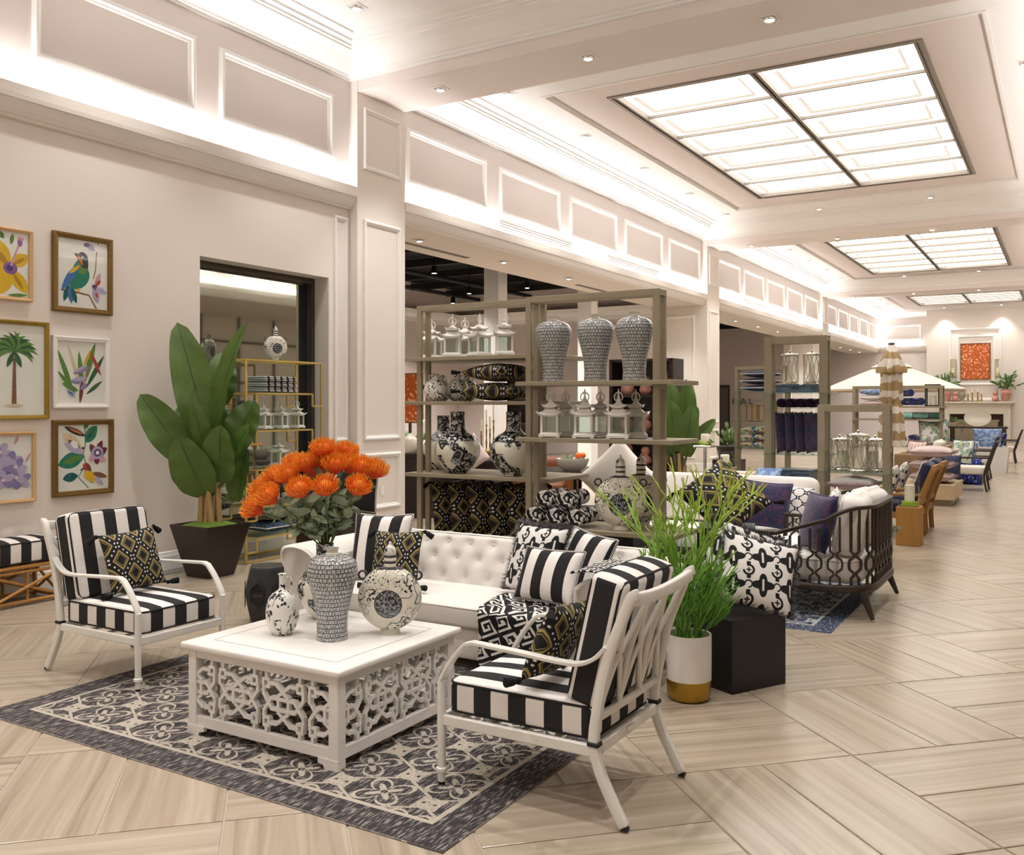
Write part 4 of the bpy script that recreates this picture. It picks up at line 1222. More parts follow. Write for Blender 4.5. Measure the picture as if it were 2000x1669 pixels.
pillow('large black and white striped pillow in the left corner of the tufted sofa', 'stripe_pillow', .46, .46, .15, on_sofa(742, 5.02, .46, 16), 6, 16, 2, 'rope')
pillow('tasselled black and gold pillow before the striped one on the tufted sofa', 'diamond_fabric', .37, .37, .12, on_sofa(778, 4.85, .37, 18), 6, 18, 3, 'tassel')
pillow('black and white scroll pillow with fringe on the right of the tufted sofa', 'scroll_fabric', .44, .44, .15, on_sofa(1056, 5.02, .44, 20), -16, 20, 0, 'fringe:fringe')
pillow('square black and white striped pillow wedged by the right arm of the tufted sofa', 'stripe_pillow_b', .42, .42, .14, on_sofa(1146, 5.10, .42, 22), -22, 22, -6, 'rope')
pillow('oblong black and white striped pillow lying on the greek key throw', 'stripe_pillow', .46, .32, .13, on_sofa(1076, 4.80, .34, 24) , -14, 24, 2, 'rope')
pillow('dark pillow with rope edge behind the orange flowers', 'black_fabric', .42, .42, .14, (xat(690, 6.6), 6.66, .815), 10, 10, 0, 'rope')
# greek key throw draped over the seat and down the front
b = MB()
def thr(u, v):
    L = v * .74
    x = -2.98 + .54 * u + .05 * math.sin(v * 5 + 1) * (u - .5) + .04 * v
    f = .010 * math.sin(u * 19 + v * 3) + .008 * math.sin(u * 31 - v * 4)
    if L < .36: y, z = 4.92 - L, .418 + abs(f) + .012 * math.exp(-((L - .12) / .1) ** 2)
    else:
        a = min(1, (L - .36) / .07); y = 4.56 - .035 * math.sin(a * PI / 2) - abs(f) * 2; z = .415 - .025 * a - max(0, L - .43)
    return (x, y, z)
b.grid(thr, 40, 44)
b2 = b.build('throw_blanket', 'greek_fabric', None, 180)
md = b2.modifiers.new('thick', 'SOLIDIFY'); md.thickness = .008; md.offset = 1
tag(b2, 'black and white greek key throw draped over the seat of the tufted sofa', 'throw')
b = MB()
b.grid(lambda u, v: (-2.30 + .30 * u, 4.70 + .45 * v, .672 + .02 * math.sin(u * PI) + .006 * math.sin(v * 21 + u * 6)), 14, 20)
o = b.build('throw_blanket', 'greek_fabric', None, 180); o.modifiers.new('thick', 'SOLIDIFY').thickness = .01
tag(o, 'folded greek key throw over the right arm of the tufted sofa', 'throw')

# ------------------------------------------------------------ black hexagonal garden stool
st = thing('garden_stool', 'black faceted hexagonal garden stool between the left chair and the sofa', 'stool', (-5.10, 4.99, 0), .3)
b = MB(); b.lathe([(.13, 0), (.145, .02), (.175, .14), (.185, .21), (.175, .28), (.145, .39), (.135, .41)], 6); b.build('body', 'stone_black', st, None, .006, 2)
for k in range(6):
    b = MB(); a = PI / 6 + k * PI / 3
    b.X = Matrix.Rotation(a, 4, 'Z') @ Matrix.Translation((.155, 0, .205)) @ Matrix.Rotation(PI / 2, 4, 'Y')
    b.lathe([(.105, .008), (.095, .012), (.085, .004), (.0, .0035)], 6, sx=1.0, sy=.62, caps=False); b.build('opening', 'black_rubber', st)

# ------------------------------------------------------------ bamboo bench
bn = thing('bamboo_bench', 'bamboo bench with a black and white striped cushion at the left edge', 'bench', (-7.30, 3.85, .004))
bx0, bx1, by0, by1, bz = -.17, .17, -.85, .80, .325
def bam(P, r=.016, nm='bamboo_rail', par=None):
    b = MB(); b.tube(P, r, 8); return b.build(nm, 'bamboo', par or bn, 60)
for x in (bx0, bx1):
    for y in (by0, by1):
        bam([(x, y, 0), (x, y, bz)], .018, 'leg')
    bam([(x, by0, bz - .02), (x, by1, bz - .02)]); bam([(x, by0, .03), (x, by1, .03)], .015); bam([(x, by0, bz - .06), (x, by1, bz - .06)], .012)
    for k in range(3):
        q0, q1 = by0 + k * (by1 - by0) / 3, by0 + (k + 1) * (by1 - by0) / 3
        bam([(x + .012, q0, .045), (x + .012, q1, bz - .075)], .013, 'cross_brace'); bam([(x - .012, q0, bz - .075), (x - .012, q1, .045)], .013, 'cross_brace')
        bam([(x, (q0 + q1) / 2, .04), (x, (q0 + q1) / 2, bz - .05)], .011, 'upright')
for y in (by0, by1):
    bam([(bx0, y, bz - .02), (bx1, y, bz - .02)]); bam([(bx0, y, .03), (bx1, y, .03)], .015)
    bam([(bx0, y, .045), (bx1, y, bz - .07)], .012, 'cross_brace'); bam([(bx1, y, .045), (bx0, y, bz - .07)], .012, 'cross_brace')
b = MB(); b.bx(bx0, bx1, by0, by1, bz - .02, bz - .002); b.build('seat_board', 'bamboo', bn)
b = MB(); rcush(b, .37, 1.68, .18, .03, .015, .05); cu = b.build('cushion', 'stripe_bench', bn, 60, loc=(0, -.025, bz + .004))
for z in (.012, .168):
    b = MB(); b.tube(edge_path(.362, 1.672, z, .05), .0055, 6, True); b.build('piping', 'black_piping', cu, 60)

# ------------------------------------------------------------ banana plant in a tapered planter
def banana(label, loc, specs, kpx, ref, planter=True, stalks=9, spread=.10, z0=.46):
    """specs: leaf (base u,v, tip u,v, width px, depth shift, turn)"""
    t = thing('banana_plant', label, 'plant', loc)
    L0 = Vector(loc)
    rg = random.Random(4)
    if planter:
        b = MB(); sq_rings(b, [(.15, 0), (.255, .47), (.255, .485), (.235, .485), (.225, .44)], caps=True); b.build('planter', 'brown_box', t)
        b = MB(); b.grid(lambda u, v: ((u - .5) * .45, (v - .5) * .45, .455 + .05 * math.sin(PI * u) ** .7 * math.sin(PI * v) ** .7 + rg.uniform(0, .012)), 18, 18); stuff(b.build('moss', 'moss', t, 180))
    for k in range(stalks):
        a = k * 2.4; r_ = spread * math.sqrt((k + .5) / stalks)
        p0 = Vector((r_ * math.cos(a), r_ * math.sin(a), z0)); p1 = p0 * 1.05 + Vector((rg.uniform(-.05, .05), rg.uniform(-.05, .05), rg.uniform(.26, .62)))
        b = MB(); b.tube(bez(p0, p0 * .5 + p1 * .5, p1, 5), [.028, .027, .024, .021, .018, .014], 8); b.build('stalk', 'stalk', t, 60)
    for (u0, v0, u1, v1, wpx, dd, tw) in specs:
        A = RT * ((u0 - ref[0]) * kpx) + FW * (dd * .3) + Vector((0, 0, (ref[1] - v0) * kpx))
        B = RT * ((u1 - ref[0]) * kpx) + FW * dd + Vector((0, 0, (ref[1] - v1) * kpx))
        d = B - A; Ln = d.length
        b = MB()
        wdt = wpx * kpx
        ax = d.normalized()
        nrm = (-FW + RT * tw); nrm = (nrm - ax * nrm.dot(ax)).normalized()
        sd = ax.cross(nrm)
        sag = Ln * .10
        def fleaf(u, v):
            a = 2 * u - 1
            wv = wdt / 2 * (math.sin(PI * (.04 + .96 * v)) ** .5) * (1.1 - .2 * v)
            c = A + d * v + nrm * (-sag * 4 * v * (1 - v) * -.6)
            return c + sd * (a * wv) + nrm * (abs(a) * wv * .32 + .012 * math.sin(v * 23 + a * 3) * abs(a) * wv * 6)
        b.grid(fleaf, 8, 18); lo = b.build('leaf', 'banana_leaf', t, 180)
        b = MB(); b.tube([A + d * (v * .97) + nrm * (-sag * 4 * v * (1 - v) * -.6) + nrm * -.004 for v in [i / 10 for i in range(11)]], [.010 - .008 * i / 10 for i in range(11)], 5); b.build('midrib', 'stem_green', lo, 60)
        if v0 < ref[1] - 60:
            b = MB(); c0 = Vector((A.x * .25, A.y * .25, z0 + .28)); b.tube(bez(c0, Vector((A.x * .5, A.y * .5, (A.z + c0.z) / 2)), A, 5), [.016, .014, .013, .012, .011, .010], 6); b.build('leaf_stalk', 'stem_green', t, 60)
banana('tall banana leaf plant in a tapered dark brown planter by the window', (-6.90, 6.02, .004),
       [(398, 905, 316, 624, 84, .1, .35), (404, 865, 467, 627, 62, -.05, -.9), (352, 905, 258, 770, 72, -.1, .3), (386, 968, 345, 852, 80, -.25, .1), (383, 905, 366, 778, 40, -.2, .9),
        (418, 945, 428, 830, 70, -.25, -.1), (428, 935, 478, 828, 44, -.15, -.8), (408, 790, 402, 682, 60, .2, .2), (432, 890, 470, 782, 70, .15, -.1), (372, 850, 314, 798, 34, .1, .6), (378, 800, 352, 790, 26, .15, 0), (440, 985, 458, 880, 50, .1, -.4), (398, 880, 396, 790, 50, .2, 0)],
       8.5 / 1813, (390, 1131))

# ------------------------------------------------------------ pencil plant in white and gold pot
pp = thing('pencil_plant', 'bushy green pencil plant in a white pot with gold base', 'plant', (-1.772, 4.84, 0))
b = MB(); b.lathe([(.0, 0), (.09, 0), (.108, .006), (.119, .03), (.121, .112)], 40, caps=False); b.build('pot_base', 'gold', pp, 60)
b = MB(); b.lathe([(.121, .112), (.122, .35), (.119, .357), (.112, .355), (.110, .30), (0, .30)], 40, caps=False); b.build('pot', 'pot_white', pp, 60)
b = MB(); rg = random.Random(2); b.lathe([(.111, .305), (.09, .325), (.05, .335), (0, .34)], 20, caps=False); stuff(b.build('moss', 'moss', pp, 60))
rg = random.Random(21)
def twig(b, p, d, L, r, lev):
    q = p + d * L
    m = p + d * (L * .5) + Vector((rg.uniform(-1, 1), rg.uniform(-1, 1), .3)) * L * .08
    b.tube([p, m, q], [r, r * .9, r * .8], 4, caps=lev == 0)
    if lev > 0:
        for k in range(rg.choice((2, 2, 3))):
            e = (d + Vector((rg.uniform(-.6, .6), rg.uniform(-.6, .6), rg.uniform(-.1, .45)))).normalized()
            twig(b, q, e, L * rg.uniform(.60, .85), r * .88, lev - 1)
for k in range(8):          # tall branching crown
    b = MB(); a = k * 2.4 + .5; e = .06 + .26 * (k / 8)
    d = (Vector((math.cos(a) * e, math.sin(a) * e, 1)) - RT * .10).normalized()
    twig(b, Vector((math.cos(a) * .04, math.sin(a) * .04, .31)), d, .34 - .02 * k, .0062, 4)
    b.build('branch', 'pencil_green', pp, 60)
for k in range(16):         # brushy lower growth
    b = MB(); a = k * 2.4; h0 = .34 + .36 * (k / 16); tl = .75 + .25 * rg.random()
    base = Vector((.06 * math.cos(a), .06 * math.sin(a), .32)); hub = base + Vector((math.cos(a) * .09, math.sin(a) * .09, h0 - .20)) - RT * .02
    b.tube(bez(base, base + Vector((0, 0, h0 * .4)), hub, 4), .0065, 5)
    for i in range(26):
        f = rg.uniform(.25, 1); p0 = base.lerp(hub, f)
        an = a + rg.gauss(0, .9); up = rg.uniform(.5, 1.5)
        d = Vector((math.cos(an), math.sin(an), up)).normalized(); L = rg.uniform(.10, .19) * tl
        p2 = p0 + d * L + Vector((0, 0, .03))
        b.tube([p0, p0 + d * (L * .55) - Vector((0, 0, .008)), p2], [.0042, .004, .0028], 3, caps=False)
        if rg.random() < .6:
            d2 = (d + Vector((rg.uniform(-.6, .6), rg.uniform(-.6, .6), .2))).normalized(); p3 = p0 + d * (L * .5)
            b.tube([p3, p3 + d2 * L * .55], [.0038, .0028], 3, caps=False)
    b.build('branch', 'pencil_green', pp, 60)

# ------------------------------------------------------------ black pedestals with pillows
def pedestal(label, x, y, rz, sdim, h):
    b = MB(); b.bx(-sdim / 2, sdim / 2, -sdim / 2, sdim / 2, .0075 if 6.5 < y < 8.7 else 0, h); o = b.build('display_pedestal', 'black_box', None, None, .003, loc=(x, y, 0), rot=(0, 0, rz)); tag(o, label, 'pedestal')
A_ = Vector((-1.586, 5.013, 0)); e1 = Vector((.198, .371, 0)).normalized(); e2 = Vector((-e1.y, e1.x, 0))
c_ = A_ + e1 * .21 + e2 * .21
pedestal('black cube pedestal beside the white and gold pot, carrying fringed pillows', c_.x, c_.y, math.atan2(e1.y, e1.x), .42, .41)
pillow('black and white scroll pillow with black fringe leaning on the black cube, front one', 'scroll_fabric', .44, .44, .17, (c_.x + .10, c_.y + .04, .615), 34, 30, -16, 'fringe:fringe')
pillow('black and white scroll pillow with black fringe half hidden behind the other on the cube', 'scroll_fabric', .44, .44, .15, (c_.x - .08, c_.y + .22, .63), 26, 12, -20, 'fringe:fringe')
q_ = ony(1392, 1150, 6.5)
pedestal('taller black pedestal behind the pencil plant, under a tasselled pillow', q_.x + .02, 6.76, .25, .40, .70)
pillow('black and gold diamond pillow with tassels lying tilted on the taller black pedestal', 'diamond_fabric_b', .52, .52, .2, (q_.x + .03, 6.68, .905), 34, 50, 38, 'tassel', flat=True)
# ------------------------------------------------------------ framed prints on the left wall
mat('paper', 'f1eee8', .7)
mat('frame_bronze', rough=.4, metal=.4, fn=lambda n: n.mix(n.noise(30), '8a6a34', '6b4f24'))
mat('frame_gold', rough=.35, metal=.6, fn=lambda n: n.mix(n.noise(30), 'b09440', '927730'))
mat('frame_oak', 'cfa774', .5)
mat('frame_white', 'f2eeea', .4)
INKS = {'y': 'e0b41f', 'Y': 'b98a16', 'p': '8a5fa0', 'P': '5b3a78', 'g': '5f8a3c', 'G': '2f5f3a', 't': '14826a', 'T': '0e5c5c', 'b': '3f6fb0', 'n': '1d2430', 'r': 'b83a34', 'R': '7a2a34', 'k': 'd9a0b0', 'l': 'b9aed0', 'L': '8f82b4', 'w': 'f6f2ee', 'm': '8a5a44', 'o': 'd8752a', 'c': 'ddc9a8'}
for k, v in INKS.items(): mat('ink_' + k * (1 if k.islower() else 2), v, .7)
IK = list(INKS)
def el(cx, cy, rx, ry, rot=0, n=16): 
    c, s = math.cos(rot), math.sin(rot)
    return [(cx + rx * math.cos(2 * PI * i / n) * c - ry * math.sin(2 * PI * i / n) * s, cy + rx * math.cos(2 * PI * i / n) * s + ry * math.sin(2 * PI * i / n) * c) for i in range(n)]
def pe(x0, y0, x1, y1, w, n=7, cv=0.):
    dx, dy = x1 - x0, y1 - y0; L = math.hypot(dx, dy); px, py = -dy / L, dx / L
    A = [(x0 + dx * t + px * (w * math.sin(PI * t) ** .8 + cv * math.sin(PI * t)), y0 + dy * t + py * (w * math.sin(PI * t) ** .8 + cv * math.sin(PI * t))) for t in [i / n for i in range(n + 1)]]
    B = [(x0 + dx * t - px * (w * math.sin(PI * t) ** .8 - cv * math.sin(PI * t)), y0 + dy * t - py * (w * math.sin(PI * t) ** .8 - cv * math.sin(PI * t))) for t in [i / n for i in range(n, -1, -1)]]
    return A + B[1:-1]
def ln(P, w): 
    P = [Vector((a, b, 0)) for a, b in P]; out = []; back = []
    for i, p in enumerate(P):
        d = (P[min(i + 1, len(P) - 1)] - P[max(i - 1, 0)]).normalized(); nn = Vector((-d.y, d.x, 0)) * w / 2
        out.append((p + nn)[:2]); back.append((p - nn)[:2])
    return out + back[::-1]
def picture(label, y0, y1, z0, z1, fm, fw, shapes):
    W, H_ = y1 - y0, z1 - z0
    t = thing('framed_print', label, 'picture', (XW + .003, (y0 + y1) / 2, (z0 + z1) / 2))
    b = MB(); b.ring(-W / 2, W / 2, -H_ / 2, H_ / 2, [(0, 0), (0, .034), (fw * .3, .038), (fw, .030), (fw, .012)], lambda a, c, h: (h, a, c)); b.build('frame', fm, t)
    iw, ih = W - 2 * fw, H_ - 2 * fw
    b = MB(); b.quad((.012, -iw / 2, -ih / 2), (.012, iw / 2, -ih / 2), (.012, iw / 2, ih / 2), (.012, -iw / 2, ih / 2))
    used = ['paper']
    for i, (k, P) in enumerate(shapes):
        m = 'ink_' + k * (1 if k.islower() else 2)
        if m not in used: used.append(m)
        b.cur = used.index(m); x = .0124 + i * .00018
        b.poly([(x, max(-iw / 2, min(iw / 2, a * iw / 2)), max(-ih / 2, min(ih / 2, c * ih / 2))) for a, c in P])
    b.build('print', used, t)
    b = MB(); xg = .0124 + len(shapes) * .00018 + .002; b.quad((xg, -iw / 2, -ih / 2), (xg, iw / 2, -ih / 2), (xg, iw / 2, ih / 2), (xg, -iw / 2, ih / 2)); b.build('pane', 'clear_glass', t)
    return t
def wy_(u): return onx(u, 500, XW + .03).y
def wz_(u, v): return onx(u, v, XW + .03).z
bird = [('m', ln([(.62, 1), (.55, .6), (.52, .2), (.42, -.1)], .035)), ('l', pe(.1, .95, .5, .75, .1)), ('w', pe(.5, .98, .65, .7, .09)), ('p', el(.15, .88, .12, .06)), ('m', ln([(-.85, -.52), (-.2, -.55), (.25, -.6), (.55, -.98)], .05)),
        ('T', pe(-.55, -.35, -.75, -.85, .10)), ('b', pe(-.5, -.35, -.45, -.9, .12)), ('T', pe(-.45, -.4, -.25, -.88, .10)), ('t', el(-.15, -.12, .45, .30, .5, 20)), ('t', el(-.1, .12, .36, .28, .9)), ('g', el(.0, .25, .27, .20, 1.2)), ('b', pe(-.1, .28, -.85, -.55, .13, cv=-.04)), ('y', pe(-.1, .26, -.55, -.02, .06)),
        ('n', el(.0, .45, .22, .20, -.6)), ('n', pe(-.1, .5, .2, .2, .16)), ('n', pe(-.05, .48, -.35, .58, .05)), ('o', pe(-.2, .55, .0, .25, .05)), ('w', el(-.02, .5, .04, .03)), ('y', pe(-.15, -.4, -.2, -.55, .04)),
        ('w', pe(.5, -.3, .95, -.1, .12)), ('k', pe(.5, -.35, .7, .1, .09)), ('l', pe(.45, -.35, .62, -.8, .12)), ('r', pe(.5, -.3, .72, -.12, .06)), ('P', pe(.35, -.3, .62, -.38, .07)), ('l', pe(.5, -.35, .98, -.5, .08)), ('r', pe(.5, -.5, .6, -.65, .05))]
stre = [('g', pe(-.3, -.7, -.98, .75, .10)), ('g', pe(-.2, -.7, -.98, .05, .08)), ('c', pe(.0, -.6, -.55, .92, .08)), ('g', pe(.05, -.5, -.1, .7, .10)), ('G', pe(.2, -.5, .98, .6, .09)), ('g', pe(.1, -.4, .6, 1.0, .12)), ('G', pe(.2, -.7, .9, -.25, .07)), ('g', pe(-.1, -.6, -.8, -.35, .09)), ('r', pe(.85, -.1, .35, .75, .07)), ('y', pe(.1, .2, .4, .75, .06)),
        ('k', pe(-.1, -.95, .25, .3, .05)), ('R', pe(-.05, -1, .05, -.2, .08)), ('L', pe(-.35, -.05, .35, .2, .09)), ('l', pe(-.3, .0, .25, .25, .05)), ('L', pe(-.45, -.3, .1, -.25, .10)), ('l', pe(-.4, -.25, .3, -.15, .07)), ('L', pe(-.05, -.55, .25, -.35, .09)), ('l', pe(-.6, -.55, -.25, -.8, .09)), ('b', pe(-.55, -.6, -.3, -.75, .04))]
bfly = [('G', ln([(.05, .95), (.1, .5), (.0, .1), (.1, -.2), (-.2, -.6), (.2, -.95)], .035)), ('t', pe(.05, .45, .55, .95, .20)), ('G', pe(.1, .5, .5, .9, .06)), ('t', pe(.05, .05, -.98, -.2, .24)), ('g', pe(.0, .05, -.8, -.15, .10)), ('T', pe(-.2, -.55, -.8, -.62, .14)), ('g', pe(.0, .9, .2, 1, .08)),
        ('c', pe(.0, .1, -.8, .75, .22)), ('m', pe(-.05, .15, -.6, .55, .12)), ('l', pe(.0, .12, -.75, .45, .13)), ('w', el(-.35, .4, .16, .10, -.6)), ('n', pe(.1, .65, -.75, .95, .09)), ('o', pe(.0, .7, -.6, .92, .04)), ('n', el(-.02, .28, .05, .04)),
        ('R', pe(.5, .05, .75, .5, .12)), ('R', pe(.5, .05, .95, .25, .12)), ('k', pe(.5, .05, .9, -.15, .11)), ('R', pe(.5, .05, .55, -.25, .11)), ('k', pe(.5, .05, .2, -.1, .1)), ('R', pe(.5, .05, .25, .4, .11)), ('l', el(.55, .12, .24, .2)), ('P', el(.55, .12, .15, .12)), ('w', el(.55, .12, .07, .06)),
        ('r', el(.12, -.3, .16, .12, -.5)), ('R', pe(.1, -.2, .3, -.45, .07)), ('y', el(.25, -.58, .25, .14, -.4)), ('y', pe(.1, -.4, .4, -.8, .12)), ('m', pe(.35, -.5, .95, -.65, .08)), ('l', pe(.4, -.6, .8, -.9, .08)), ('n', pe(.05, -.32, -.15, -.4, .02))]
hib = [('g', pe(.3, .75, .15, .98, .08)), ('g', pe(.5, .6, .55, .95, .06)), ('y', pe(.45, -.1, .05, .75, .22)), ('Y', pe(.45, -.1, -.3, .5, .2)), ('y', pe(.5, -.05, .98, .35, .20)), ('Y', pe(.55, .0, .9, .25, .06)), ('y', pe(.5, -.15, .95, -.85, .20)), ('Y', pe(.55, -.25, .85, -.75, .06)), ('y', pe(.45, -.2, .2, -.95, .2)), ('y', pe(.4, -.15, -.5, -.6, .2)), ('y', pe(.4, -.1, -.6, .1, .18)),
       ('p', el(.48, -.12, .2, .19)), ('P', el(.46, -.12, .10, .1)), ('k', ln([(.5, -.05), (.62, .35), (.72, .62)], .05)), ('p', el(.75, .7, .07, .12)), ('k', el(.78, .82, .09, .05)), ('g', pe(.4, -.95, .98, -.9, .05))]
palm = []
for k in range(17):
    a = -.35 + k * (PI + .7) / 16
    L = .62 if 0 < a < PI else .5
    x1, y1 = .28 + L * math.cos(a) * .95, .40 + L * math.sin(a) * .75 - .12 * abs(math.cos(a))
    palm.append(('gG'[k % 2], pe(.28, .40, x1, y1, .05, cv=.10 if a < PI / 2 else -.10)))
palm += [('G', pe(.28, .42, .1, .05, .06)), ('G', pe(.28, .42, .45, .05, .06)), ('m', [(.25, .25), (.31, .25), (.33, -.75), (.22, -.75)]), ('c', el(.28, -.78, .22, .03))]
lil = []
rg = random.Random(9)
for k in range(9):
    cx, cy = rg.uniform(.0, .75), rg.uniform(-.5, .65)
    for q in range(5):
        a = q * 1.257 + k; lil.append(('lL'[q % 2], el(cx + .16 * math.cos(a), cy + .14 * math.sin(a), .17, .11, a)))
    lil.append(('k', el(cx, cy, .07, .06))); lil.append(('w', el(cx, cy, .035, .03)))
lil = [('R', ln([(-.6, -.75), (.2, -.35)], .04)), ('p', ln([(-.4, -.9), (.3, -.4)], .03)), ('k', pe(.8, .1, .98, .45, .04)), ('k', pe(.5, .7, .62, .98, .05))] + lil
picture('bird print with a green and blue bird, in a dark bronze frame', wy_(104), wy_(220), wz_(104, 606), wz_(104, 449), 'frame_bronze', .045, bird)
picture('botanical print of lilac flowers and long leaves, in a white frame', wy_(104), wy_(214), wz_(104, 797), wz_(104, 654), 'frame_white', .04, stre)
picture('butterfly and passion flower print, in a dark bronze frame', wy_(104), wy_(222), wz_(104, 972), wz_(104, 820), 'frame_bronze', .045, bfly)
picture('yellow hibiscus print in a thin oak frame, cut by the left edge', wy_(64) - .66, wy_(64), wz_(64, 590), wz_(64, 452), 'frame_oak', .028, hib)
picture('palm tree print in a gold frame, cut by the left edge', wy_(96) - .80, wy_(96), wz_(96, 818), wz_(96, 630), 'frame_gold', .035, palm)
picture('lilac blossom print in a thin oak frame, cut by the left edge', wy_(70) - .66, wy_(70), wz_(70, 978), wz_(70, 842), 'frame_oak', .028, lil)

# ------------------------------------------------------------ gold etagere
ex0, ex1, ey0, ey1, ez = -7.43, -7.06, 6.61, 7.70, 2.05
et = thing('gold_etagere', 'tall gold metal etagere with glass shelves in front of the window', 'shelf', ((ex0 + ex1) / 2, (ey0 + ey1) / 2, .004))
W_, D_ = (ex1 - ex0) / 2, (ey1 - ey0) / 2
def gb(p, q, nm='gold_bar', par=None, s=.018):
    b = MB(); a, c = Vector(p), Vector(q); d = c - a
    up = (1, 0, 0) if abs(d.z) > .5 * d.length else (0, 0, 1)
    b.bar([a, c], s, s, up); return b.build(nm, 'gold_leaf', par or et)
def rect(z, y0, y1, nm):
    f = gb((-W_, y0, z), (-W_, y1, z), nm)
    for P in (((W_, y0, z), (W_, y1, z)), ((-W_, y0, z), (W_, y0, z)), ((-W_, y1, z), (W_, y1, z))): gb(*P, 'gold_bar', f)
    return f
for sx in (-1, 1):
    for sy in (-1, 1): gb((sx * W_, sy * D_, 0), (sx * W_, sy * D_, ez), 'post')
rect(ez, -D_, D_, 'top_frame'); rect(.012, -D_, D_, 'base_frame')
SH = [1.71, 1.325, .93, .55, .235]
for k, z in enumerate(SH):
    a = .14
    f = rect(z, -D_ + a, D_ - a, 'shelf_frame')
    b = MB(); b.bx(-W_, W_, -D_ + a, D_ - a, z + .009, z + .015); b.build('glass_shelf', 'shelf_glass', f)
    for s in (-1, 1):
        for sx in (-1, 1):
            gb((sx * W_, s * (D_ - a), z), (sx * W_, s * (D_ - a), z - .13), 'step_bar', f); gb((sx * W_, s * (D_ - a), z - .13), (sx * W_, s * D_, z - .13), 'step_bar', f)
b = MB(); b.bx(-W_, W_, -D_, D_, ez + .009, ez + .015); b.build('glass_shelf', 'shelf_glass', et)
EX, EY = (ex0 + ex1) / 2, (ey0 + ey1) / 2
def ety(u): return onx(u, 700, EX).y
moon_flask('round cream flask with black blossoms on top of the gold etagere', (EX, ety(538), ez + .02), R(70), .82)
def towel(label, loc, w, d, h, m, rz=0, group=None):
    b = MB(); P = []
    t = thing('folded_towel', label, 'towel', loc, rz, group)
    for k in range(3):
        b = MB(); rcush(b, w - .01 * k, d - .005 * k, h / 3 - .002, h / 6 - .003, .003, .02); b.build('fold', m, t, 60, loc=(0, 0, k * h / 3 + .003))
    return t
for k in range(3): towel(('lowest', 'middle', 'topmost')[k] + ' black and white greek key towel folded on the gold etagere', (EX, ety(530), SH[0] + .02 + k * .055), .30, .48, .053, 'greek_towel')
for k, u in enumerate((508, 541, 573)): lantern(('left', 'middle', 'right')[k] + ' white pagoda lantern of the row of three on the gold etagere', (EX + .05, ety(u), SH[1] + .022), .25, .80, 'pagoda lanterns on the etagere')
lantern('single white pagoda lantern on the lower glass shelf of the gold etagere', (EX + .03, ety(540), SH[2] + .022), .2, .82)
pillow('orange and green mosaic patterned pillow stacked low on the gold etagere', 'mosaic_fabric', .34, .48, .13, (EX, EY + .02, .452), 0, 3, 0, None, flat=True)
pillow('navy speckled pillow at the bottom of the gold etagere', 'navy_speckle', .34, .50, .12, (EX, EY, .320), 0, 0, 0, 'white_fabric', flat=True)
b = MB(); b.bx(-.28, .28, -.25, .25, 0, .60); tag(b.build('display_pedestal', 'brown_box', None, None, .004, loc=(xat(650, 6.7), 6.75, 0)), 'dark brown display box behind the left end of the tufted sofa', 'pedestal')

# ------------------------------------------------------------ bronze display shelving behind the sofa
def shelf_unit(label, u0, u1, uo0, uo1, Y, ztop, shelves, depth=.12, sh0=-.10, sh1=.30, pw=.045, glass=False, over=True):
    x0, x1 = xat(u0, Y), xat(u1, Y); a, c = xat(uo0, Y + sh0), xat(uo1, Y + sh0)
    t = thing('display_shelf', label, 'shelf', ((x0 + x1) / 2, Y, 0))
    w = (x1 - x0) / 2; cx = (x0 + x1) / 2
    for s in (-1, 1):
        for d in (0, depth):
            b = MB(); b.bx(s * w - pw / 2, s * w + pw / 2, d - .014, d + .014, 0, ztop); b.build('post', 'shelf_bronze', t, bev=.002)
        for z in (ztop - pw / 2, ztop * .72, .05):
            b = MB(); b.bx(s * w - pw / 2, s * w + pw / 2, .014, depth - .014, z - .02, z + .02); b.build('spacer', 'shelf_bronze', t)
    for d in (0, depth):
        b = MB(); b.bx(-w + pw / 2, w - pw / 2, d - .014, d + .014, ztop - pw, ztop); b.build('top_bar', 'shelf_bronze', t, bev=.002)
    for z in shelves:
        b = MB(); b.bx(a - cx, c - cx, sh0, sh1, z - .03 if not glass else z - .012, z); b.build('shelf_board', 'shelf_glass' if glass else 'shelf_bronze', t, bev=.002)
    return t
YL, YR = 6.28, 6.02
zl = [ony(910, v, YL - .06).z for v in (695, 783, 928)]
zl.append(.50)
zr = [ony(1160, v, YR - .1).z for v in (743, 857, 1036)]
zr.append(.2)
shelf_unit('left bay of the bronze display shelving, with dragon vases and pagoda lanterns', 820, 1047, 790, 1073, YL, ony(820, 598, YL).z, zl, .12, -.06, .62)
shelf_unit('right bay of the bronze display shelving, with lattice vases and ringed lanterns', 1033, 1282, 1006, 1315, YR, ony(1283, 563, YR).z, zr, .12, -.10, .40)
grp = 'pagoda lanterns on the left bay'
for u, dy, nm, r_ in ((843, .31, 'white pagoda lantern at the left end of the upper left shelf', .2), (884, .10, 'second white pagoda lantern from the left on the upper left shelf', .5), (908, .38, 'white pagoda lantern set back in the row on the upper left shelf', .4), (936, .12, 'fourth white pagoda lantern on the upper left shelf, finial without ring in view', 1.2), (985, .10, 'white pagoda lantern at the right end of the upper left shelf', .6)):
    lantern(nm, (xat(u, YL + dy), YL + dy, zl[0] + .001), r_, .93, grp)
for u, dy, nm in ((849, .08, 'round white vase with plum blossom at the left end of the second shelf'), (893, .21, 'second round white vase with plum blossom, beside the stacked pillows'), (862, .40, 'round white vase half hidden between the two front ones'), (912, .40, 'round white vase hidden behind the second one')):
    round_vase(nm, (xat(u, YL + dy), YL + dy, zl[1] + .001), 'round white vases', .85, .5)
px_ = xat(972, YL + .1)
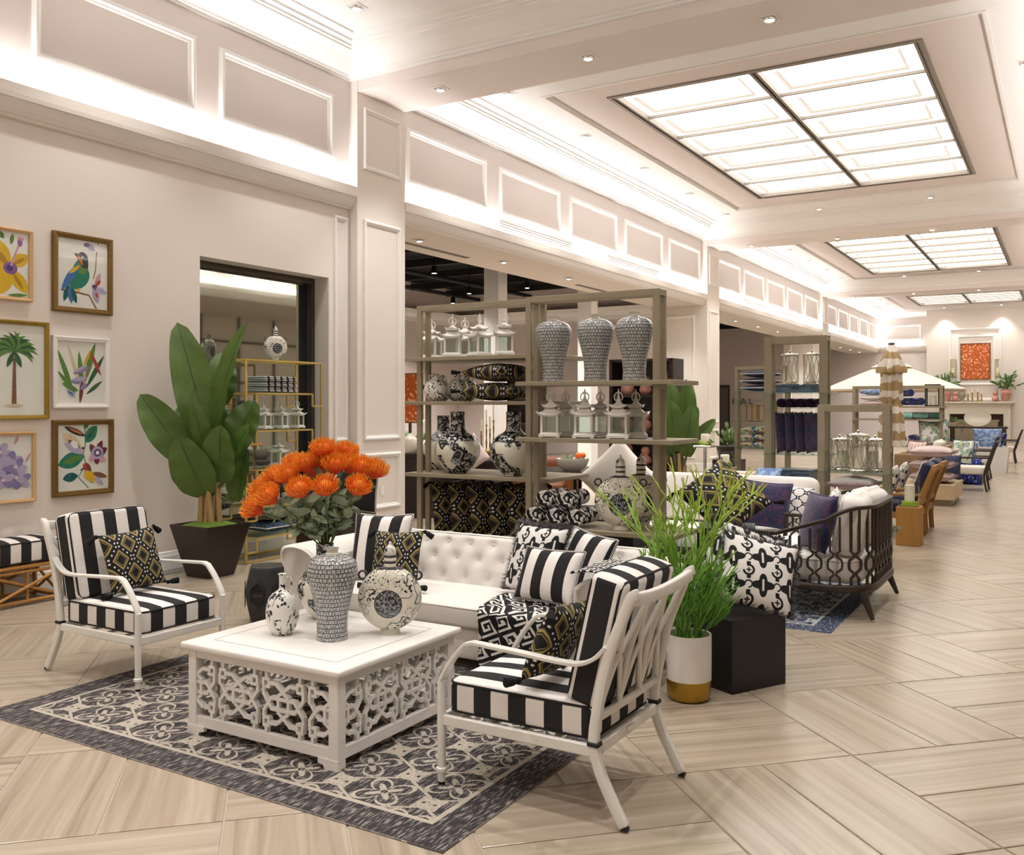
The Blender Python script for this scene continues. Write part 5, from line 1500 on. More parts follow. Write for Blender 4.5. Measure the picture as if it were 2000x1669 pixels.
pillow('upper of two black and gold pillows lying stacked on the second shelf', 'diamond_fabric', .46, .46, .15, (px_, YL + .14, zl[1] + .232), -12, 0, 0, 'tassel', flat=True)
pillow('lower of two black and gold pillows lying stacked on the second shelf', 'diamond_fabric', .46, .46, .15, (px_ - .03, YL + .14, zl[1] + .078), 8, 0, 0, 'tassel', flat=True)
for u, dy, nm, r_ in ((894, .12, 'large globular vase with black waves, front one of the pair', .4), (866, .44, 'large globular wave vase standing behind another on the third shelf', 2.), (1003, .12, 'large globular wave vase by the middle post of the shelving', 3.)):
    globe_vase(nm, (xat(u, YL + dy), YL + dy, zl[2] + .001), 1.08 if dy < .18 else 1.0, r_, 'large wave vases')
for k, nm in enumerate(('first from the left', 'second from the left', 'third from the left', 'fourth from the left', 'last, by the middle post')):
    pillow('black and gold diamond pillow standing behind the sofa, ' + nm, 'diamond_fabric', .44, .44, .15, (xat(856 + 38 * k, YL + .1), YL + .30, zl[3] + .226), 72, 8, 0, 'tassel')
for u, nm in ((1081, 'left'), (1163, 'middle'), (1239, 'right')):
    meiping(nm + ' one of three dark lattice vases on the upper right shelf', (xat(u, YR + .08), YR + .08, zr[0] + .001), 1.03, 'lattice vases on the shelf')
for k, (u, dy) in enumerate(((1076, .02), (1105, .25), (1142, .02), (1173, .25), (1208, .02), (1242, .25))):
    lantern(('first', 'second', 'third', 'fourth', 'fifth', 'sixth')[k] + ' ringed white lantern from the left under the lattice vases', (xat(u, YR + dy), YR + dy, zr[1] + .001), .3, .92, 'ringed lanterns under the lattice vases')
def roll_towel(label, loc, r, L, m, turns=2.6, rz=0, group=None):
    b = MB(); n = 46; rs = []
    th = r / (turns + .6)
    for i in range(n + 1):
        a = 2 * PI * turns * i / n; q = r - th * turns * (1 - i / n) - th * .5
        c, s = math.cos(a), math.sin(a); ro, ri = q + th * .44, max(q - th * .44, .002)
        rs.append([(c * ro, -L / 2, s * ro), (c * ro, L / 2, s * ro), (c * ri, L / 2, s * ri), (c * ri, -L / 2, s * ri)])
    b.rings(rs); o = b.build('rolled_towel', m, None, 50, loc=(loc[0], loc[1], loc[2] + r), rot=(0, 0, rz)); return tag(o, label, 'towel', group)
for u, k, nm in ((1060, 0, 'lower left'), (1100, 0, 'lower middle'), (1140, 0, 'lower right'), (1080, 1, 'upper left'), (1120, 1, 'upper right')):
    roll_towel('rolled black and white towel, %s of the pile behind the sofa' % nm, (xat(u, YR + .05), YR + .06, zr[2] + .002 + k * .127), .072, .30, 'swirl_towel', 2.6, 0, 'rolled towels')
moon_flask('large cream moon flask with black branches on the lower right shelf', (xat(1212, YR + .03), YR + .03, zr[2] + .002), R(22), 1.18)
moon_flask('large cream moon flask set behind the other, next to the right post', (xat(1252, YR + .30), YR + .30, zr[2] + .002), R(26), 1.18)
# ------------------------------------------------------------ second seating group
def at_(u, y, z=0.): return (xat(u, y), y, z)
# white slipcovered sofa with bronze arms
def sofa2():
    X0, X1, Y0, Y1 = -4.0, -2.0, 8.46, 9.36
    cx, cy = (X0 + X1) / 2, (Y0 + Y1) / 2
    t = thing('outdoor_sofa', 'white cushioned sofa with bronze frame beside the bronze lounge chair', 'sofa', (cx, cy, 0))
    W, D = X1 - X0, Y1 - Y0
    b = MB(); b.bx(-W / 2, W / 2, -D / 2 + .03, D / 2, .16, .22); b.build('seat_frame', 'chair_bronze', t, bev=.006)
    for sx in (-1, 1):
        for y in (-D / 2 + .06, D / 2 - .06):
            b = MB(); b.bar([(sx * (W / 2 - .03), y, 0.006), (sx * (W / 2 - .03), y, .60)], .05, .05, (1, 0, 0)); b.build('leg', 'chair_bronze', t, bev=.004)
        b = MB(); b.bar(spl([(sx * (W / 2 - .03), -D / 2 + .03, .60), (sx * (W / 2 - .03), 0, .61), (sx * (W / 2 - .03), D / 2 - .06, .66)], 4), .06, .03); b.build('arm', 'chair_bronze', t, bev=.004)
        for k in range(5):
            b = MB(); y = -D / 2 + .18 + k * .14; b.bar([(sx * (W / 2 - .03), y, .2), (sx * (W / 2 - .03), y, .60)], .016, .016, (1, 0, 0)); b.build('spindle', 'chair_bronze', t)
    for s in (-1, 1):
        b = MB(); rcush(b, W / 2 - .06, D - .12, .17, .04, .02, .06); c = b.build('seat_cushion', 'white_fabric', t, 60, loc=(s * (W / 4 - .025), -.03, .225))
        b = MB(); b.tube(edge_path(W / 2 - .066, D - .126, .15, .06), .006, 6, True); b.build('piping', 'white_fabric', c, 60)
        b = MB(); rcush(b, W / 2 - .06, .48, .20, .06, .03, .08); b.build('back_cushion', 'white_fabric', t, 60, loc=(s * (W / 4 - .025), D / 2 - .10, .64), rot=(R(80), 0, 0))
    return t
sofa2()
pillow('navy and plum scroll pillow on the white bronze-framed sofa', 'navy_scroll', .44, .44, .14, (xat(1497, 8.74), 8.74, .66), 8, 18, -4, 'royal_plain')
pillow('white and navy trellis pillow next to the plum scroll pillow on the sofa', 'trellis_fabric', .40, .40, .12, (xat(1553, 8.93), 8.93, .635), 4, 18, -5, 'white_fabric')

# bronze lounge chair with pierced gallery
def bronze_chair():
    cx, cy = -1.72, 7.80
    t = thing('bronze_lounge_chair', 'wide bronze lounge chair with curved pierced back and white cushions', 'chair', (cx, cy, .013))
    hx_, hy = .47, .63        # local half depth (x) and half width (y); back at +x
    def path(z, ins=0, n=9, lift=None):
        """U path: front left arm, round the back, front right arm"""
        P = [(-hx_, -hy + ins)]
        r = .30
        P += [(-.2, -hy + ins), (hx_ - r, -hy + ins)]
        for i in range(1, n): a = -PI / 2 + PI / 2 * i / n; P.append((hx_ - r + (r - ins) * math.cos(a), -hy + r + (r - ins) * math.sin(a)))
        P += [(hx_ - ins, -hy + r), (hx_ - ins, 0), (hx_ - ins, hy - r)]
        for i in range(1, n): a = PI / 2 * i / n; P.append((hx_ - r + (r - ins) * math.cos(a), hy - r + (r - ins) * math.sin(a)))
        P += [(hx_ - r, hy - ins), (-.2, hy - ins), (-hx_, hy - ins)]
        return [Vector((a, b_, z + (lift(a, b_) if lift else 0))) for a, b_ in P]
    def lift(a, b_):
        q = max(0., min(1., (a + .1) / .50)); return .22 * q * q * (3 - 2 * q)
    m = 'chair_bronze'
    P = path(.60, 0, 9, lift)
    b = MB(); b.bar(P, .045, .028); b.build('top_rail', m, t, 50, .004)
    P0 = path(.215); b = MB(); b.bar(P0 + [], .05, .055); b.build('seat_rail', m, t, 50, .008)
    b = MB(); b.bar([(-hx_, -hy, .215), (-hx_, hy, .215)], .05, .055); b.build('front_rail', m, t, 50, .006)
    for s in (-1, 1):
        b = MB(); b.bar([(-hx_ + .01, s * hy, .2), (-hx_ + .01, s * hy, .612)], .05, .03, (1, 0, 0)); b.build('arm_post', m, t, bev=.003)
        for x, dx in ((-hx_ + .06, -.03), (hx_ - .06, .08)):
            b = MB(); b.tube([(x, s * (hy - .09), .20), (x + dx, s * (hy - .06), 0.0)], [.034, .016], 10); b.build('leg', m, t, 60)
    # gallery: cumulative length along U
    Q = path(0); L = [0]
    for p, q in zip(Q, Q[1:]): L.append(L[-1] + (q - p).length)
    def along(s):
        for i in range(len(Q) - 1):
            if s <= L[i + 1]: f = (s - L[i]) / (L[i + 1] - L[i]); p = Q[i].lerp(Q[i + 1], f); d = (Q[i + 1] - Q[i]).normalized(); return p, d
        return Q[-1], (Q[-1] - Q[-2]).normalized()
    n = 19
    for k in range(n):
        s = L[-1] * (k + .75) / (n + .5); p, d = along(s); top = .60 + lift(p.x, p.y) - .012
        X = Matrix(((d.x, -d.y, 0, p.x), (d.y, d.x, 0, p.y), (0, 0, 1, 0), (0, 0, 0, 1)))
        b = MB(); b.X = X
        w_ = .034
        # lower fork, ogee ring, upper fork
        for sg in (-1, 1):
            zc = .395
            b.bar([(sg * w_, 0, .24), (sg * w_, 0, .295), (sg * .008, 0, .318), (sg * .012, 0, .335), (sg * .047, 0, .362), (sg * .052, 0, zc), (sg * .047, 0, .428), (sg * .012, 0, .455), (sg * .008, 0, .472), (sg * w_, 0, .495), (sg * w_, 0, top)], .016, .018, (0, 1, 0))
        b.build('gallery_bar', m, t, 50)
    b = MB(); rcush(b, .86, 1.12, .19, .05, .025, .12); c = b.build('seat_cushion', 'white_fabric', t, 60, loc=(-.02, 0, .245))
    b = MB(); b.tube(edge_path(.852, 1.112, .165, .12), .006, 6, True); b.build('piping', 'white_fabric', c, 60)
    for s in (-1, 1):
        b = MB(); rcush(b, .22, .56, .46, .08, .02, .10); c = b.build('back_cushion', 'white_fabric', t, 60, loc=(.25, s * .28, .44), rot=(0, R(10), -s * .10))
        b = MB(); b.tube([(-.085, y, z + .23) for y, z in rrect(.53, .43, .09, 4)], .006, 6, True); b.build('piping', 'white_fabric', c, 60)
    return t
bronze_chair()
pillow('navy and plum scroll pillow on the bronze lounge chair', 'navy_scroll', .44, .44, .16, (-1.66, 7.42, .675), -50, 14, 0, 'royal_plain')
pillow('white and navy trellis pillow behind the plum one on the bronze lounge chair', 'trellis_fabric', .44, .44, .14, (-1.56, 7.80, .70), -75, 16, 0, 'white_fabric')

# candle stands with glass boxes
def candle_stand(label, x, y, z, round_=False):
    t = thing('candle_stand', label, 'candle holder', (x, y, .007))
    b = MB(); b.lathe([(.10, 0), (.10, .012), (.02, .02)], 24); b.build('base', 'chrome', t, 40)
    b = MB(); b.tube([(0, 0, .015), (0, 0, z - .01)], .014, 12); b.build('pole', 'chrome', t, 60)
    b = MB(); b.box((0, 0, z), (.16, .16, .018)); b.build('tray', 'chrome', t, bev=.003)
    b = MB()
    if round_: b.lathe([(.06, z + .01), (.072, z + .05), (.066, z + .13), (.06, z + .135)], 24, caps=False)
    else: sq_rings(b, [(.066, z + .01), (.066, z + .15)], caps=False)
    b.build('glass', 'clear_glass', t, 40)
    b = MB(); b.lathe([(.036, z + .02), (.036, z + .105), (.03, z + .11), (0, z + .108)], 20, caps=False); b.build('candle', 'candle', t, 50)
    rg = random.Random(1)
    b = MB()
    for k in range(26):
        a = k * 2.4; r = .052; b.X = Matrix.Translation((r * math.cos(a) * rg.uniform(.8, 1), r * math.sin(a) * rg.uniform(.8, 1), z + .018 + rg.random() * .03)); b.lathe([(.002, -.012), (.013, 0), (.002, .012)], 6)
    stuff(b.build('moss', 'moss_lime', t, 60))
p = ony(1377, 873, 7.85); candle_stand('taller chrome stand with a square glass and a candle in lime moss', p.x, p.y, p.z)
p = ony(1416, 915, 7.5); candle_stand('shorter chrome stand with a rounded glass and a candle in lime moss', p.x, p.y, p.z, True)

# second banana plant beyond the shelving
banana('smaller banana leaf plant beyond the bronze shelving, before the pier', at_(1326, 9.88, 0),
       [(1322, 885, 1312, 738, 40, .05, .2), (1330, 880, 1342, 740, 38, -.05, .3), (1338, 880, 1353, 744, 42, .1, -.2), (1318, 880, 1308, 780, 46, -.15, .2), (1308, 885, 1298, 812, 40, -.1, .1), (1338, 880, 1366, 792, 36, .05, -.5), (1346, 875, 1397, 817, 26, -.1, -.3), (1344, 890, 1352, 790, 40, -.1, -.3)],
       10.5 / 1813, (1330, 1066), True, 6, .08)

# ------------------------------------------------------------ hurricane lanterns
def hurr_meshes(H_=.36, r=.085):
    b = MB(); b.lathe([(r * .94, .03), (r * .94, H_ * .86)], 24, caps=False); g = b.mesh('glass', 'clear_glass', 60)
    b = MB(); b.lathe([(r * 1.08, 0), (r * 1.1, .012), (r * 1.02, .02), (r * 1.02, .032), (r * .9, .034), (0, .034)], 24); base = b.mesh('base', 'silver', 40)
    b = MB(); b.lathe([(r * 1.12, H_ * .84), (r * 1.14, H_ * .87), (r * 1.04, H_ * .89), (r * .6, H_ * .915), (r * .25, H_ * .93), (r * .14, H_ * .96), (r * .2, H_ * .98), (0, H_)], 24); lid = b.mesh('lid', 'silver', 40)
    bars = []
    b = MB()
    for k in range(6):
        a0 = k * PI / 3
        for sg in (-1, 1):
            P = [(r * 1.0 * math.cos(a0 + sg * .5 * math.sin(PI * i / 8)), r * 1.0 * math.sin(a0 + sg * .5 * math.sin(PI * i / 8)), .03 + (H_ * .82) * i / 8) for i in range(9)]
            b.tube(P, .0028, 4)
    cage = b.mesh('wire_cage', 'silver', 60)
    b = MB(); b.lathe([(.03, .034), (.03, H_ * .55), (0, H_ * .55)], 14, caps=False); cd = b.mesh('candle', 'candle', 40)
    return dict(base=base, glass=g, wire_cage=cage, lid=lid, candle=cd)
HM = hurr_meshes()
def hurricane(label, loc, s=1, group=None):
    t = thing('hurricane_lantern', label, 'lantern', loc, 0, group); t.scale = (s, s, s)
    for k, me in HM.items(): put(k, me, t)
    return t
# low unit right of the lounge chair
Y3, Y2 = 9.62, 11.2
z3 = ony(1660, 922, Y3 - .1).z
shelf_unit('low bronze shelf with silver lanterns behind the bronze lounge chair', 1604, 1731, 1590, 1745, Y3, 1.6, [z3, .36], .13, -.12, .55, .07, True)
hs = .40 / .36
for k, (u, dy, s) in enumerate(((1676, .06, 1.15), (1640, .2, 1.0), (1708, .2, 1.0), (1650, .40, .95), (1698, .40, .95))):
    hurricane(('front silver lantern with a tall candle on the low bronze shelf', 'silver lantern at the left rear of the low bronze shelf', 'silver lantern at the right of the low bronze shelf', 'silver lantern in the back row, left, of the low shelf', 'silver lantern in the back row, right, of the low shelf')[k], (xat(u, Y3 + dy), Y3 + dy, z3 + .001), s, 'silver lanterns on the low shelf')
for k, (m, nm, dz) in enumerate((('trellis_fabric', 'white and navy trellis pillow at the bottom of the low bronze shelf', .08), ('pink_fabric', 'pale pink pillow second in the low bronze shelf stack', .20), ('trellis_fabric', 'white and navy trellis pillow under the pink fringed one', .32), ('pink_fur', 'dusty pink fringed pillow on top of the low shelf stack', .45))):
    pillow(nm, m, .43, .46, .15 if m == 'pink_fur' else .115, (xat(1668, Y3 + .12), Y3 + .12, .36 + dz), 0, 0, 0, 'fringe:pink_fur' if 'pink' in m else 'white_fabric', flat=True)
# tall unit
z2 = [ony(1553, v, Y2 - .1).z for v in (766, 796, 887)]
shelf_unit('tall bronze shelf with plum bolsters and navy pillows', 1500, 1608, 1490, 1622, Y2, ony(1500, 658, Y2).z, z2 + [.45], .16, -.1, .45, .09, True)
def mosaic_box(label, loc, w, d, h):
    t = thing('mosaic_box', label, 'box', loc)
    b = MB(); b.bx(-w / 2, w / 2, -d / 2, d / 2, 0, h - .02); b.build('body', 'mosaic_blue', t, bev=.004)
    b = MB(); b.bx(-w / 2 - .004, w / 2 + .004, -d / 2 - .004, d / 2 + .004, h - .02, h); b.build('lid', 'mosaic_blue', t, bev=.004)
    b = MB(); b.bx(-.05, .05, -d / 2 - .006, -d / 2 + .001, h * .45, h * .62); b.build('handle_slot', 'black_box', t)
mosaic_box('slim blue mosaic box under the two lanterns on the tall bronze shelf', at_(1560, Y2 + .12, z2[0] + .001), .46, .34, .09)
for u, nm in ((1543, 'left'), (1586, 'right')):
    hurricane(nm + ' silver lantern on top of the tall bronze shelf', at_(u, Y2 + .1, z2[0] + .093), 1.15, 'silver lanterns on the tall shelf')
for k in range(5):
    u = 1507 + k * 26
    b = MB(); b.lathe([(.0, -.22), (.038, -.218), (.053, -.20), (.055, -.1), (.055, .1), (.053, .2), (.038, .218), (0, .22)], 20, caps=False)
    o = b.build('bolster', 'purple_fabric', None, 50, loc=((xat(1500, Y2) + xat(1608, Y2)) / 2 + (k - 2) * .1135, Y2 + .24 + .16, z2[1] + .057), rot=(PI / 2, 0, 0))
    tag(o, ('first', 'second', 'third', 'fourth', 'fifth')[k] + ' plum bolster from the left on the tall bronze shelf', 'pillow', 'plum bolsters')
for k in range(4):
    pillow('navy and plum pillow standing on the tall bronze shelf, %s from the left' % ('first', 'second', 'third', 'fourth')[k], 'navy_scroll', .40, .50, .10, ((xat(1500, Y2) + xat(1608, Y2)) / 2 + (k - 1.5) * .115, Y2 + .22, z2[2] + .252), 72, 3, 0, None, group='navy pillows on the tall shelf')
mosaic_box('large blue mosaic box low on the tall bronze shelf', at_(1556, Y2 + .1, .452), .48, .36, .20)
mosaic_box('blue mosaic box stacked on the large one in the tall bronze shelf', at_(1556, Y2 + .1, .654), .44, .34, .18)

# unit with stacked denim pillows beyond
Y4 = 14.5
shelf_unit('bronze glass shelf with three denim pillows beside the pier', 1438, 1536, 1434, 1540, Y4, ony(1440, 716, Y4).z, [ony(1485, v, Y4).z for v in (764, 782, 822, 875)], .16, -.1, .5, .05, True)
zz = ony(1485, 764, Y4).z
for k in range(3):
    pillow(('lowest', 'middle', 'topmost')[k] + ' of three denim blue pillows stacked on the glass shelf', 'denim', .56, .50, .108, (xat(1488, Y4 + .25), Y4 + .25, zz + .056 + k * .112), 0, 0, 0, 'white_fabric', flat=True)
zz = ony(1485, 875, Y4).z
for k in range(3):
    pillow(('lowest', 'middle', 'topmost')[k] + ' of three blue and yellow ikat pillows on the glass shelf', 'ikat_fabric', .54, .50, .112, (xat(1486, Y4 + .25), Y4 + .25, zz + .058 + k * .116), 0, 0, 0, None, flat=True)
zz = ony(1485, 822, Y4).z
for k in range(8):
    b = MB(); b.lathe([(.03, 0), (.03, .01), (.012, .02), (.012, .22), (.03, .23), (.03, .25)], 10); o = b.build('candlestick', 'gold', None, 50, loc=(xat(1462 + k * 8, Y4 + .2), Y4 + .1 + .06 * (k % 3), zz + .001)); tag(o, ORD[k] + ' slender gilt candlestick from the left on the glass shelf', 'candlestick', 'gilt candlesticks on the glass shelf')
# white sofa beyond, with pillows
def simple_sofa(label, x0, x1, y0, y1, m, back='y', hz=.80):
    t = thing('sofa', label, 'sofa', ((x0 + x1) / 2, (y0 + y1) / 2, 0)); W, D = x1 - x0, y1 - y0
    b = MB(); b.bx(-W / 2, W / 2, -D / 2, D / 2, .1, .24); b.build('base', m, t, bev=.02, seg=2)
    for sx in (-1, 1):
        for sy in (-1, 1): b = MB(); b.box((sx * (W / 2 - .08), sy * (D / 2 - .08), .05), (.05, .05, .1)); b.build('leg', 'dark_wood', t)
        b = MB(); rcush(b, .2, D, .36, .06, .01, .06); b.build('arm', m, t, 60, loc=(sx * (W / 2 - .1), 0, .24))
    b = MB(); rcush(b, W - .4, D - .2, .18, .05, .02, .06); b.build('seat_cushion', m, t, 60, loc=(0, -.1, .24))
    b = MB(); rcush(b, W - .1, .24, hz - .24, .07, .01, .08); b.build('back', m, t, 60, loc=(0, D / 2 - .12, .24))
    return t
simple_sofa('plain white sofa beyond the candle stands', xat(1390, 10.7), xat(1512, 10.7), 10.25, 11.03, 'white_fabric')
pillow('navy ruffled pillow on the plain white sofa', 'navy_fabric', .30, .34, .12, (xat(1462, 10.42), 10.42, .60), 10, 16, 0, None)
pillow('pale blue ruffled pillow at the right end of the plain white sofa', 'blue_fabric', .30, .34, .12, (xat(1500, 10.6), 10.55, .76), 0, 50, 0, None)
pillow('ikat pillow peeping above the navy ruffled one', 'ikat_fabric', .30, .34, .10, (xat(1452, 10.62), 10.62, .66), 0, 14, 0, None)
pillow('navy pillow with white edge near the left of the plain white sofa', 'navy_fabric', .24, .30, .10, (xat(1424, 10.45), 10.45, .58), 12, 18, 0, 'white_fabric')

# ------------------------------------------------------------ teak chairs, block, pink stack
def teak_chair(label, loc):
    t = thing('teak_chair', label, 'chair', loc, 0, 'teak chairs facing away'); hy = .29
    for s in (-1, 1):
        b = MB(); b.bar(spl([(-.02, s * hy, 0), (-.03, s * hy, .25), (.02, s * hy, .50), (.16, s * hy, .86)], 4), .035, .06, (1, 0, 0)); b.build('back_post', 'teak', t, 50, .004)
        b = MB(); b.bar([(-.56, s * hy, 0), (-.56, s * hy, .52)], .045, .05, (1, 0, 0)); b.build('front_leg', 'teak', t, bev=.004)
        b = MB(); b.bar([(-.60, s * hy, .535), (.03, s * hy, .535)], .06, .028); b.build('arm', 'teak', t, bev=.004)
        b = MB(); b.bar([(-.56, s * hy, .29), (-.02, s * hy, .27)], .03, .06); b.build('side_rail', 'teak', t)
    for z, x in ((.30, -.02), (.44, .0), (.845, .15)):
        b = MB(); b.bar([(x, -hy, z), (x, hy, z)], .028, .07); b.build('back_rail', 'teak', t, bev=.004)
    for k in range(5):
        y = -hy + (k + 1) * 2 * hy / 6; b = MB(); b.bar([(.0, y, .44), (.15, y, .845)], .045, .014, (1, 0, 0)); b.build('back_slat', 'teak', t)
    for k in range(6): b = MB(); b.bar([(-.54 + k * .09, -hy, .315), (-.54 + k * .09, hy, .315)], .06, .018); b.build('seat_slat', 'teak', t)
    b = MB(); rcush(b, .52, .52, .10, .03, .01, .05); b.build('seat_cushion', 'navy_fabric', t, 60, loc=(-.30, 0, .327))
    b = MB(); rcush(b, .13, .50, .50, .035, .01, .05); c = b.build('back_cushion', 'navy_fabric', t, 60, loc=(-.09, 0, .43), rot=(0, R(20), 0))
    b = MB(); b.tube([(-.055, y, z + .25) for y, z in rrect(.48, .48, .05, 4)], .006, 6, True); b.build('piping', 'white_fabric', c, 60)
    return t
teak_chair('nearer of the two teak chairs with navy cushions', (-1.50, 12.14, 0))
teak_chair('farther of the two teak chairs with navy cushions', (-1.50, 12.92, 0))
pillow('navy and white printed pillow on the nearer teak chair', 'trellis_fabric', .42, .42, .15, (-1.85, 12.14, .66), -80, 20, 0, None)
pillow('navy and white printed pillow on the farther teak chair', 'trellis_fabric', .42, .42, .15, (-1.85, 12.92, .66), -80, 20, 0, None)
tk = thing('teak_block', 'square teak block table with a glass hurricane, beside the teak chair', 'side table', (-1.55, 11.45, 0))
b = MB(); b.bx(-.13, .13, -.13, .13, 0, .44); b.build('block', 'teak', tk, bev=.008, seg=2)
hb = thing('glass_hurricane', 'clear square glass hurricane with moss on the teak block', 'candle holder', (-1.55, 11.45, .441))
b = MB(); sq_rings(b, [(.10, .0), (.10, .36)], caps=False); b.build('glass', 'clear_glass', hb)
b = MB(); b.box((0, 0, .004), (.21, .21, .008)); b.build('base', 'chrome', hb)
b = MB(); b.lathe([(.055, .008), (.055, .24), (0, .24)], 18, caps=False); b.build('candle', 'candle', hb, 40)
b = MB(); b.lathe([(.09, .008), (.085, .05), (.06, .06)], 14, caps=False); stuff(b.build('moss', 'moss_lime', hb, 60))
bb = thing('display_plinth', 'low pale wood plinth carrying a stack of pink pillows', 'pedestal', (-1.95, 16.7, 0))
b = MB(); b.bx(-.38, .38, -.62, .62, 0, .10); b.build('recessed_base', 'shelf_bronze', bb); b = MB(); b.bx(-.43, .43, -.68, .68, .10, .34); b.build('box', 'light_wood', bb, bev=.004)
for k in range(3): pillow(('lowest', 'middle', 'topmost')[k] + ' of three fringed pink pillows on the pale plinth', 'pink_fabric', .66, .66, .194, (-1.88, 16.45, .440 + k * .198), 0, 0, 0, 'fringe:pink_fur', flat=True)
# closed striped umbrella
um = thing('closed_umbrella', 'closed umbrella in beige and white stripes', 'umbrella', at_(1741, 14.8, 0))
zt = ony(1741, 668, 14.8).z
b = MB(); b.tube([(0, 0, 0), (0, 0, zt - .05)], .024, 10); b.build('pole', 'dark_wood', um, 60)
b = MB(); b.lathe([(.28, 0), (.28, .06), (.05, .09)], 20); b.build('base', 'black_box', um, 40)
n = 24
def fold(z, r, am): return [((r + am * math.cos(8 * 2 * PI * j / 48)) * math.cos(2 * PI * j / 48), (r + am * math.cos(8 * 2 * PI * j / 48)) * math.sin(2 * PI * j / 48), z) for j in range(48)]
b = MB(); b.rings([fold(zt - 1.55, .17, .035), fold(zt - 1.2, .15, .035), fold(zt - .95, .13, .03), fold(zt - .90, .11, .02), fold(zt - .85, .14, .03), fold(zt - .5, .125, .03), fold(zt - .42, .13, .03), fold(zt - .38, .125, .03)]); b.build('canopy', 'umbrella_stripe', um, 60)
b = MB(); b.rings([fold(zt - .46, .17, .05), fold(zt - .40, .18, .045), fold(zt - .2, .10, .02), fold(zt - .05, .05, .005), fold(zt - .03, .02, 0)]); b.build('vent_flap', 'umbrella_stripe', um, 60)
b = MB(); b.lathe([(.05, zt - .035), (.055, zt - .02), (.03, zt - .005), (0, zt)], 14); b.build('cap', 'dark_wood', um, 50)
# open cream umbrella
uo = thing('open_umbrella', 'large open cream umbrella over the farther displays', 'umbrella', at_(1742, 22.5, 0))
za, zr_ = ony(1742, 706, 22.5).z, ony(1742, 756, 22.5).z
b = MB(); rs = []
for k in range(6):
    q = k / 5; rr = .1 + q * 1.40; z = za - .05 + (zr_ - za) * (q ** 1.05)
    rs.append([(rr * math.cos(2 * PI * j / 32) * (1 - .03 * q * (1 - abs(math.cos(4 * 2 * PI * j / 32)))), rr * math.sin(2 * PI * j / 32), z) for j in range(32)])
rs.append([(p[0], p[1], p[2] - .05) for p in rs[-1]])
b.rings(rs, True, False); o = b.build('canopy', 'umbrella_cream', uo, 40); o.modifiers.new('s', 'SOLIDIFY').thickness = .01
b = MB(); b.lathe([(.45, za - .13), (.3, za - .06), (.05, za)], 24, caps=False); b.build('vent_flap', 'umbrella_cream', uo, 40)
b = MB(); b.tube([(0, 0, 0), (0, 0, za)], .03, 10); b.build('pole', 'dark_wood', uo, 60)
for k in range(8):
    a = k * PI / 4; b = MB(); b.tube([(0, 0, za - .1), (1.42 * math.cos(a), 1.42 * math.sin(a), zr_ - .06)], .01, 5); b.build('rib', 'dark_wood', uo)
b = MB(); b.lathe([(.35, 0), (.35, .07), (.05, .1)], 20); b.build('base', 'black_box', uo, 40)
# ------------------------------------------------------------ farther displays
Y5 = 19.8
zs = [ony(1790, v, Y5).z for v in (793, 818, 870)]
shelf_unit('dark bronze shelf under the open umbrella with royal blue towels', 1668, 1838, 1664, 1842, Y5, ony(1838, 752, Y5).z, zs + [.2], .3, -.1, .55, .06)
for k, (u, nm) in enumerate(((1752, 'left'), (1771, 'middle'), (1790, 'right'))):
    roll_towel(nm + ' royal blue rolled towel on the shelf under the umbrella', (xat(u, Y5), Y5 + .1, zs[0] + .002), .085, .42, 'royal_plain', 2.4, .5, 'royal blue towels')
roll_towel('royal blue towel resting on top of the rolled ones', (xat(1766, Y5), Y5 + .08, zs[0] + .173), .085, .42, 'royal_plain', 2.4, .7)
for k in range(3): pillow(('lowest', 'middle', 'topmost')[k] + ' of three pale pillows on the left of the umbrella shelf', ('pink_fabric', 'cream_fabric', 'blue_fabric')[k], .50, .5, .11, (xat(1706, Y5 + .2), Y5 + .2, zs[0] + .058 + .114 * k), 0, 0, 0, None, flat=True)
def box_lantern(label, loc, w, h, m='black_metal'):
    t = thing('box_lantern', label, 'lantern', loc)
    for sx in (-1, 1):
        for sy in (-1, 1): b = MB(); b.box((sx * w / 2, sy * w / 2, h / 2), (.02, .02, h)); b.build('post', m, t)
    for z in (.01, h): b = MB(); b.box((0, 0, z), (w + .03, w + .03, .02)); b.build('plate', m, t)
    b = MB(); sq_rings(b, [(w / 2, .02), (w / 2, h - .01)], caps=False); b.build('glass', 'clear_glass', t)
    b = MB(); b.lathe([(w * .28, .02), (w * .28, h * .5), (0, h * .5)], 16, caps=False); b.build('candle', 'candle', t, 40)
box_lantern('black framed box lantern with a white candle at the right of the umbrella shelf', at_(1822, Y5 + .15, zs[0] + .002), .24, .42)
for k, u in enumerate((1752, 1780, 1808)):
    b = MB(); b.lathe([(.0, -.3), (.05, -.3), (.065, -.28), (.065, .28), (.05, .3), (0, .3)], 14, caps=False)
    o = b.build('bolster', 'aqua_fabric', None, 50, loc=(xat(u, Y5 + .1), Y5 + .1 + .14 * k - .1, zs[1] + .067), rot=(0, PI / 2, 0)); tag(o, ('left', 'middle', 'right')[k] + ' pale aqua bolster under the royal blue towels', 'pillow', 'aqua bolsters')
pillow('teal and sand printed pillow standing low on the umbrella shelf', 'teal_fabric', .55, .48, .18, (xat(1814, Y5), Y5 + .05, zs[2] + .25), 10, 8, 0, 'royal_plain')
for k, u in enumerate((1757, 1783)): roll_towel(('left', 'right')[k] + ' navy rolled towel low on the umbrella shelf', (xat(u, Y5), Y5 + .1, zs[2] + .002), .11, .4, 'royal_plain', 2.4, 0, 'navy rolls')
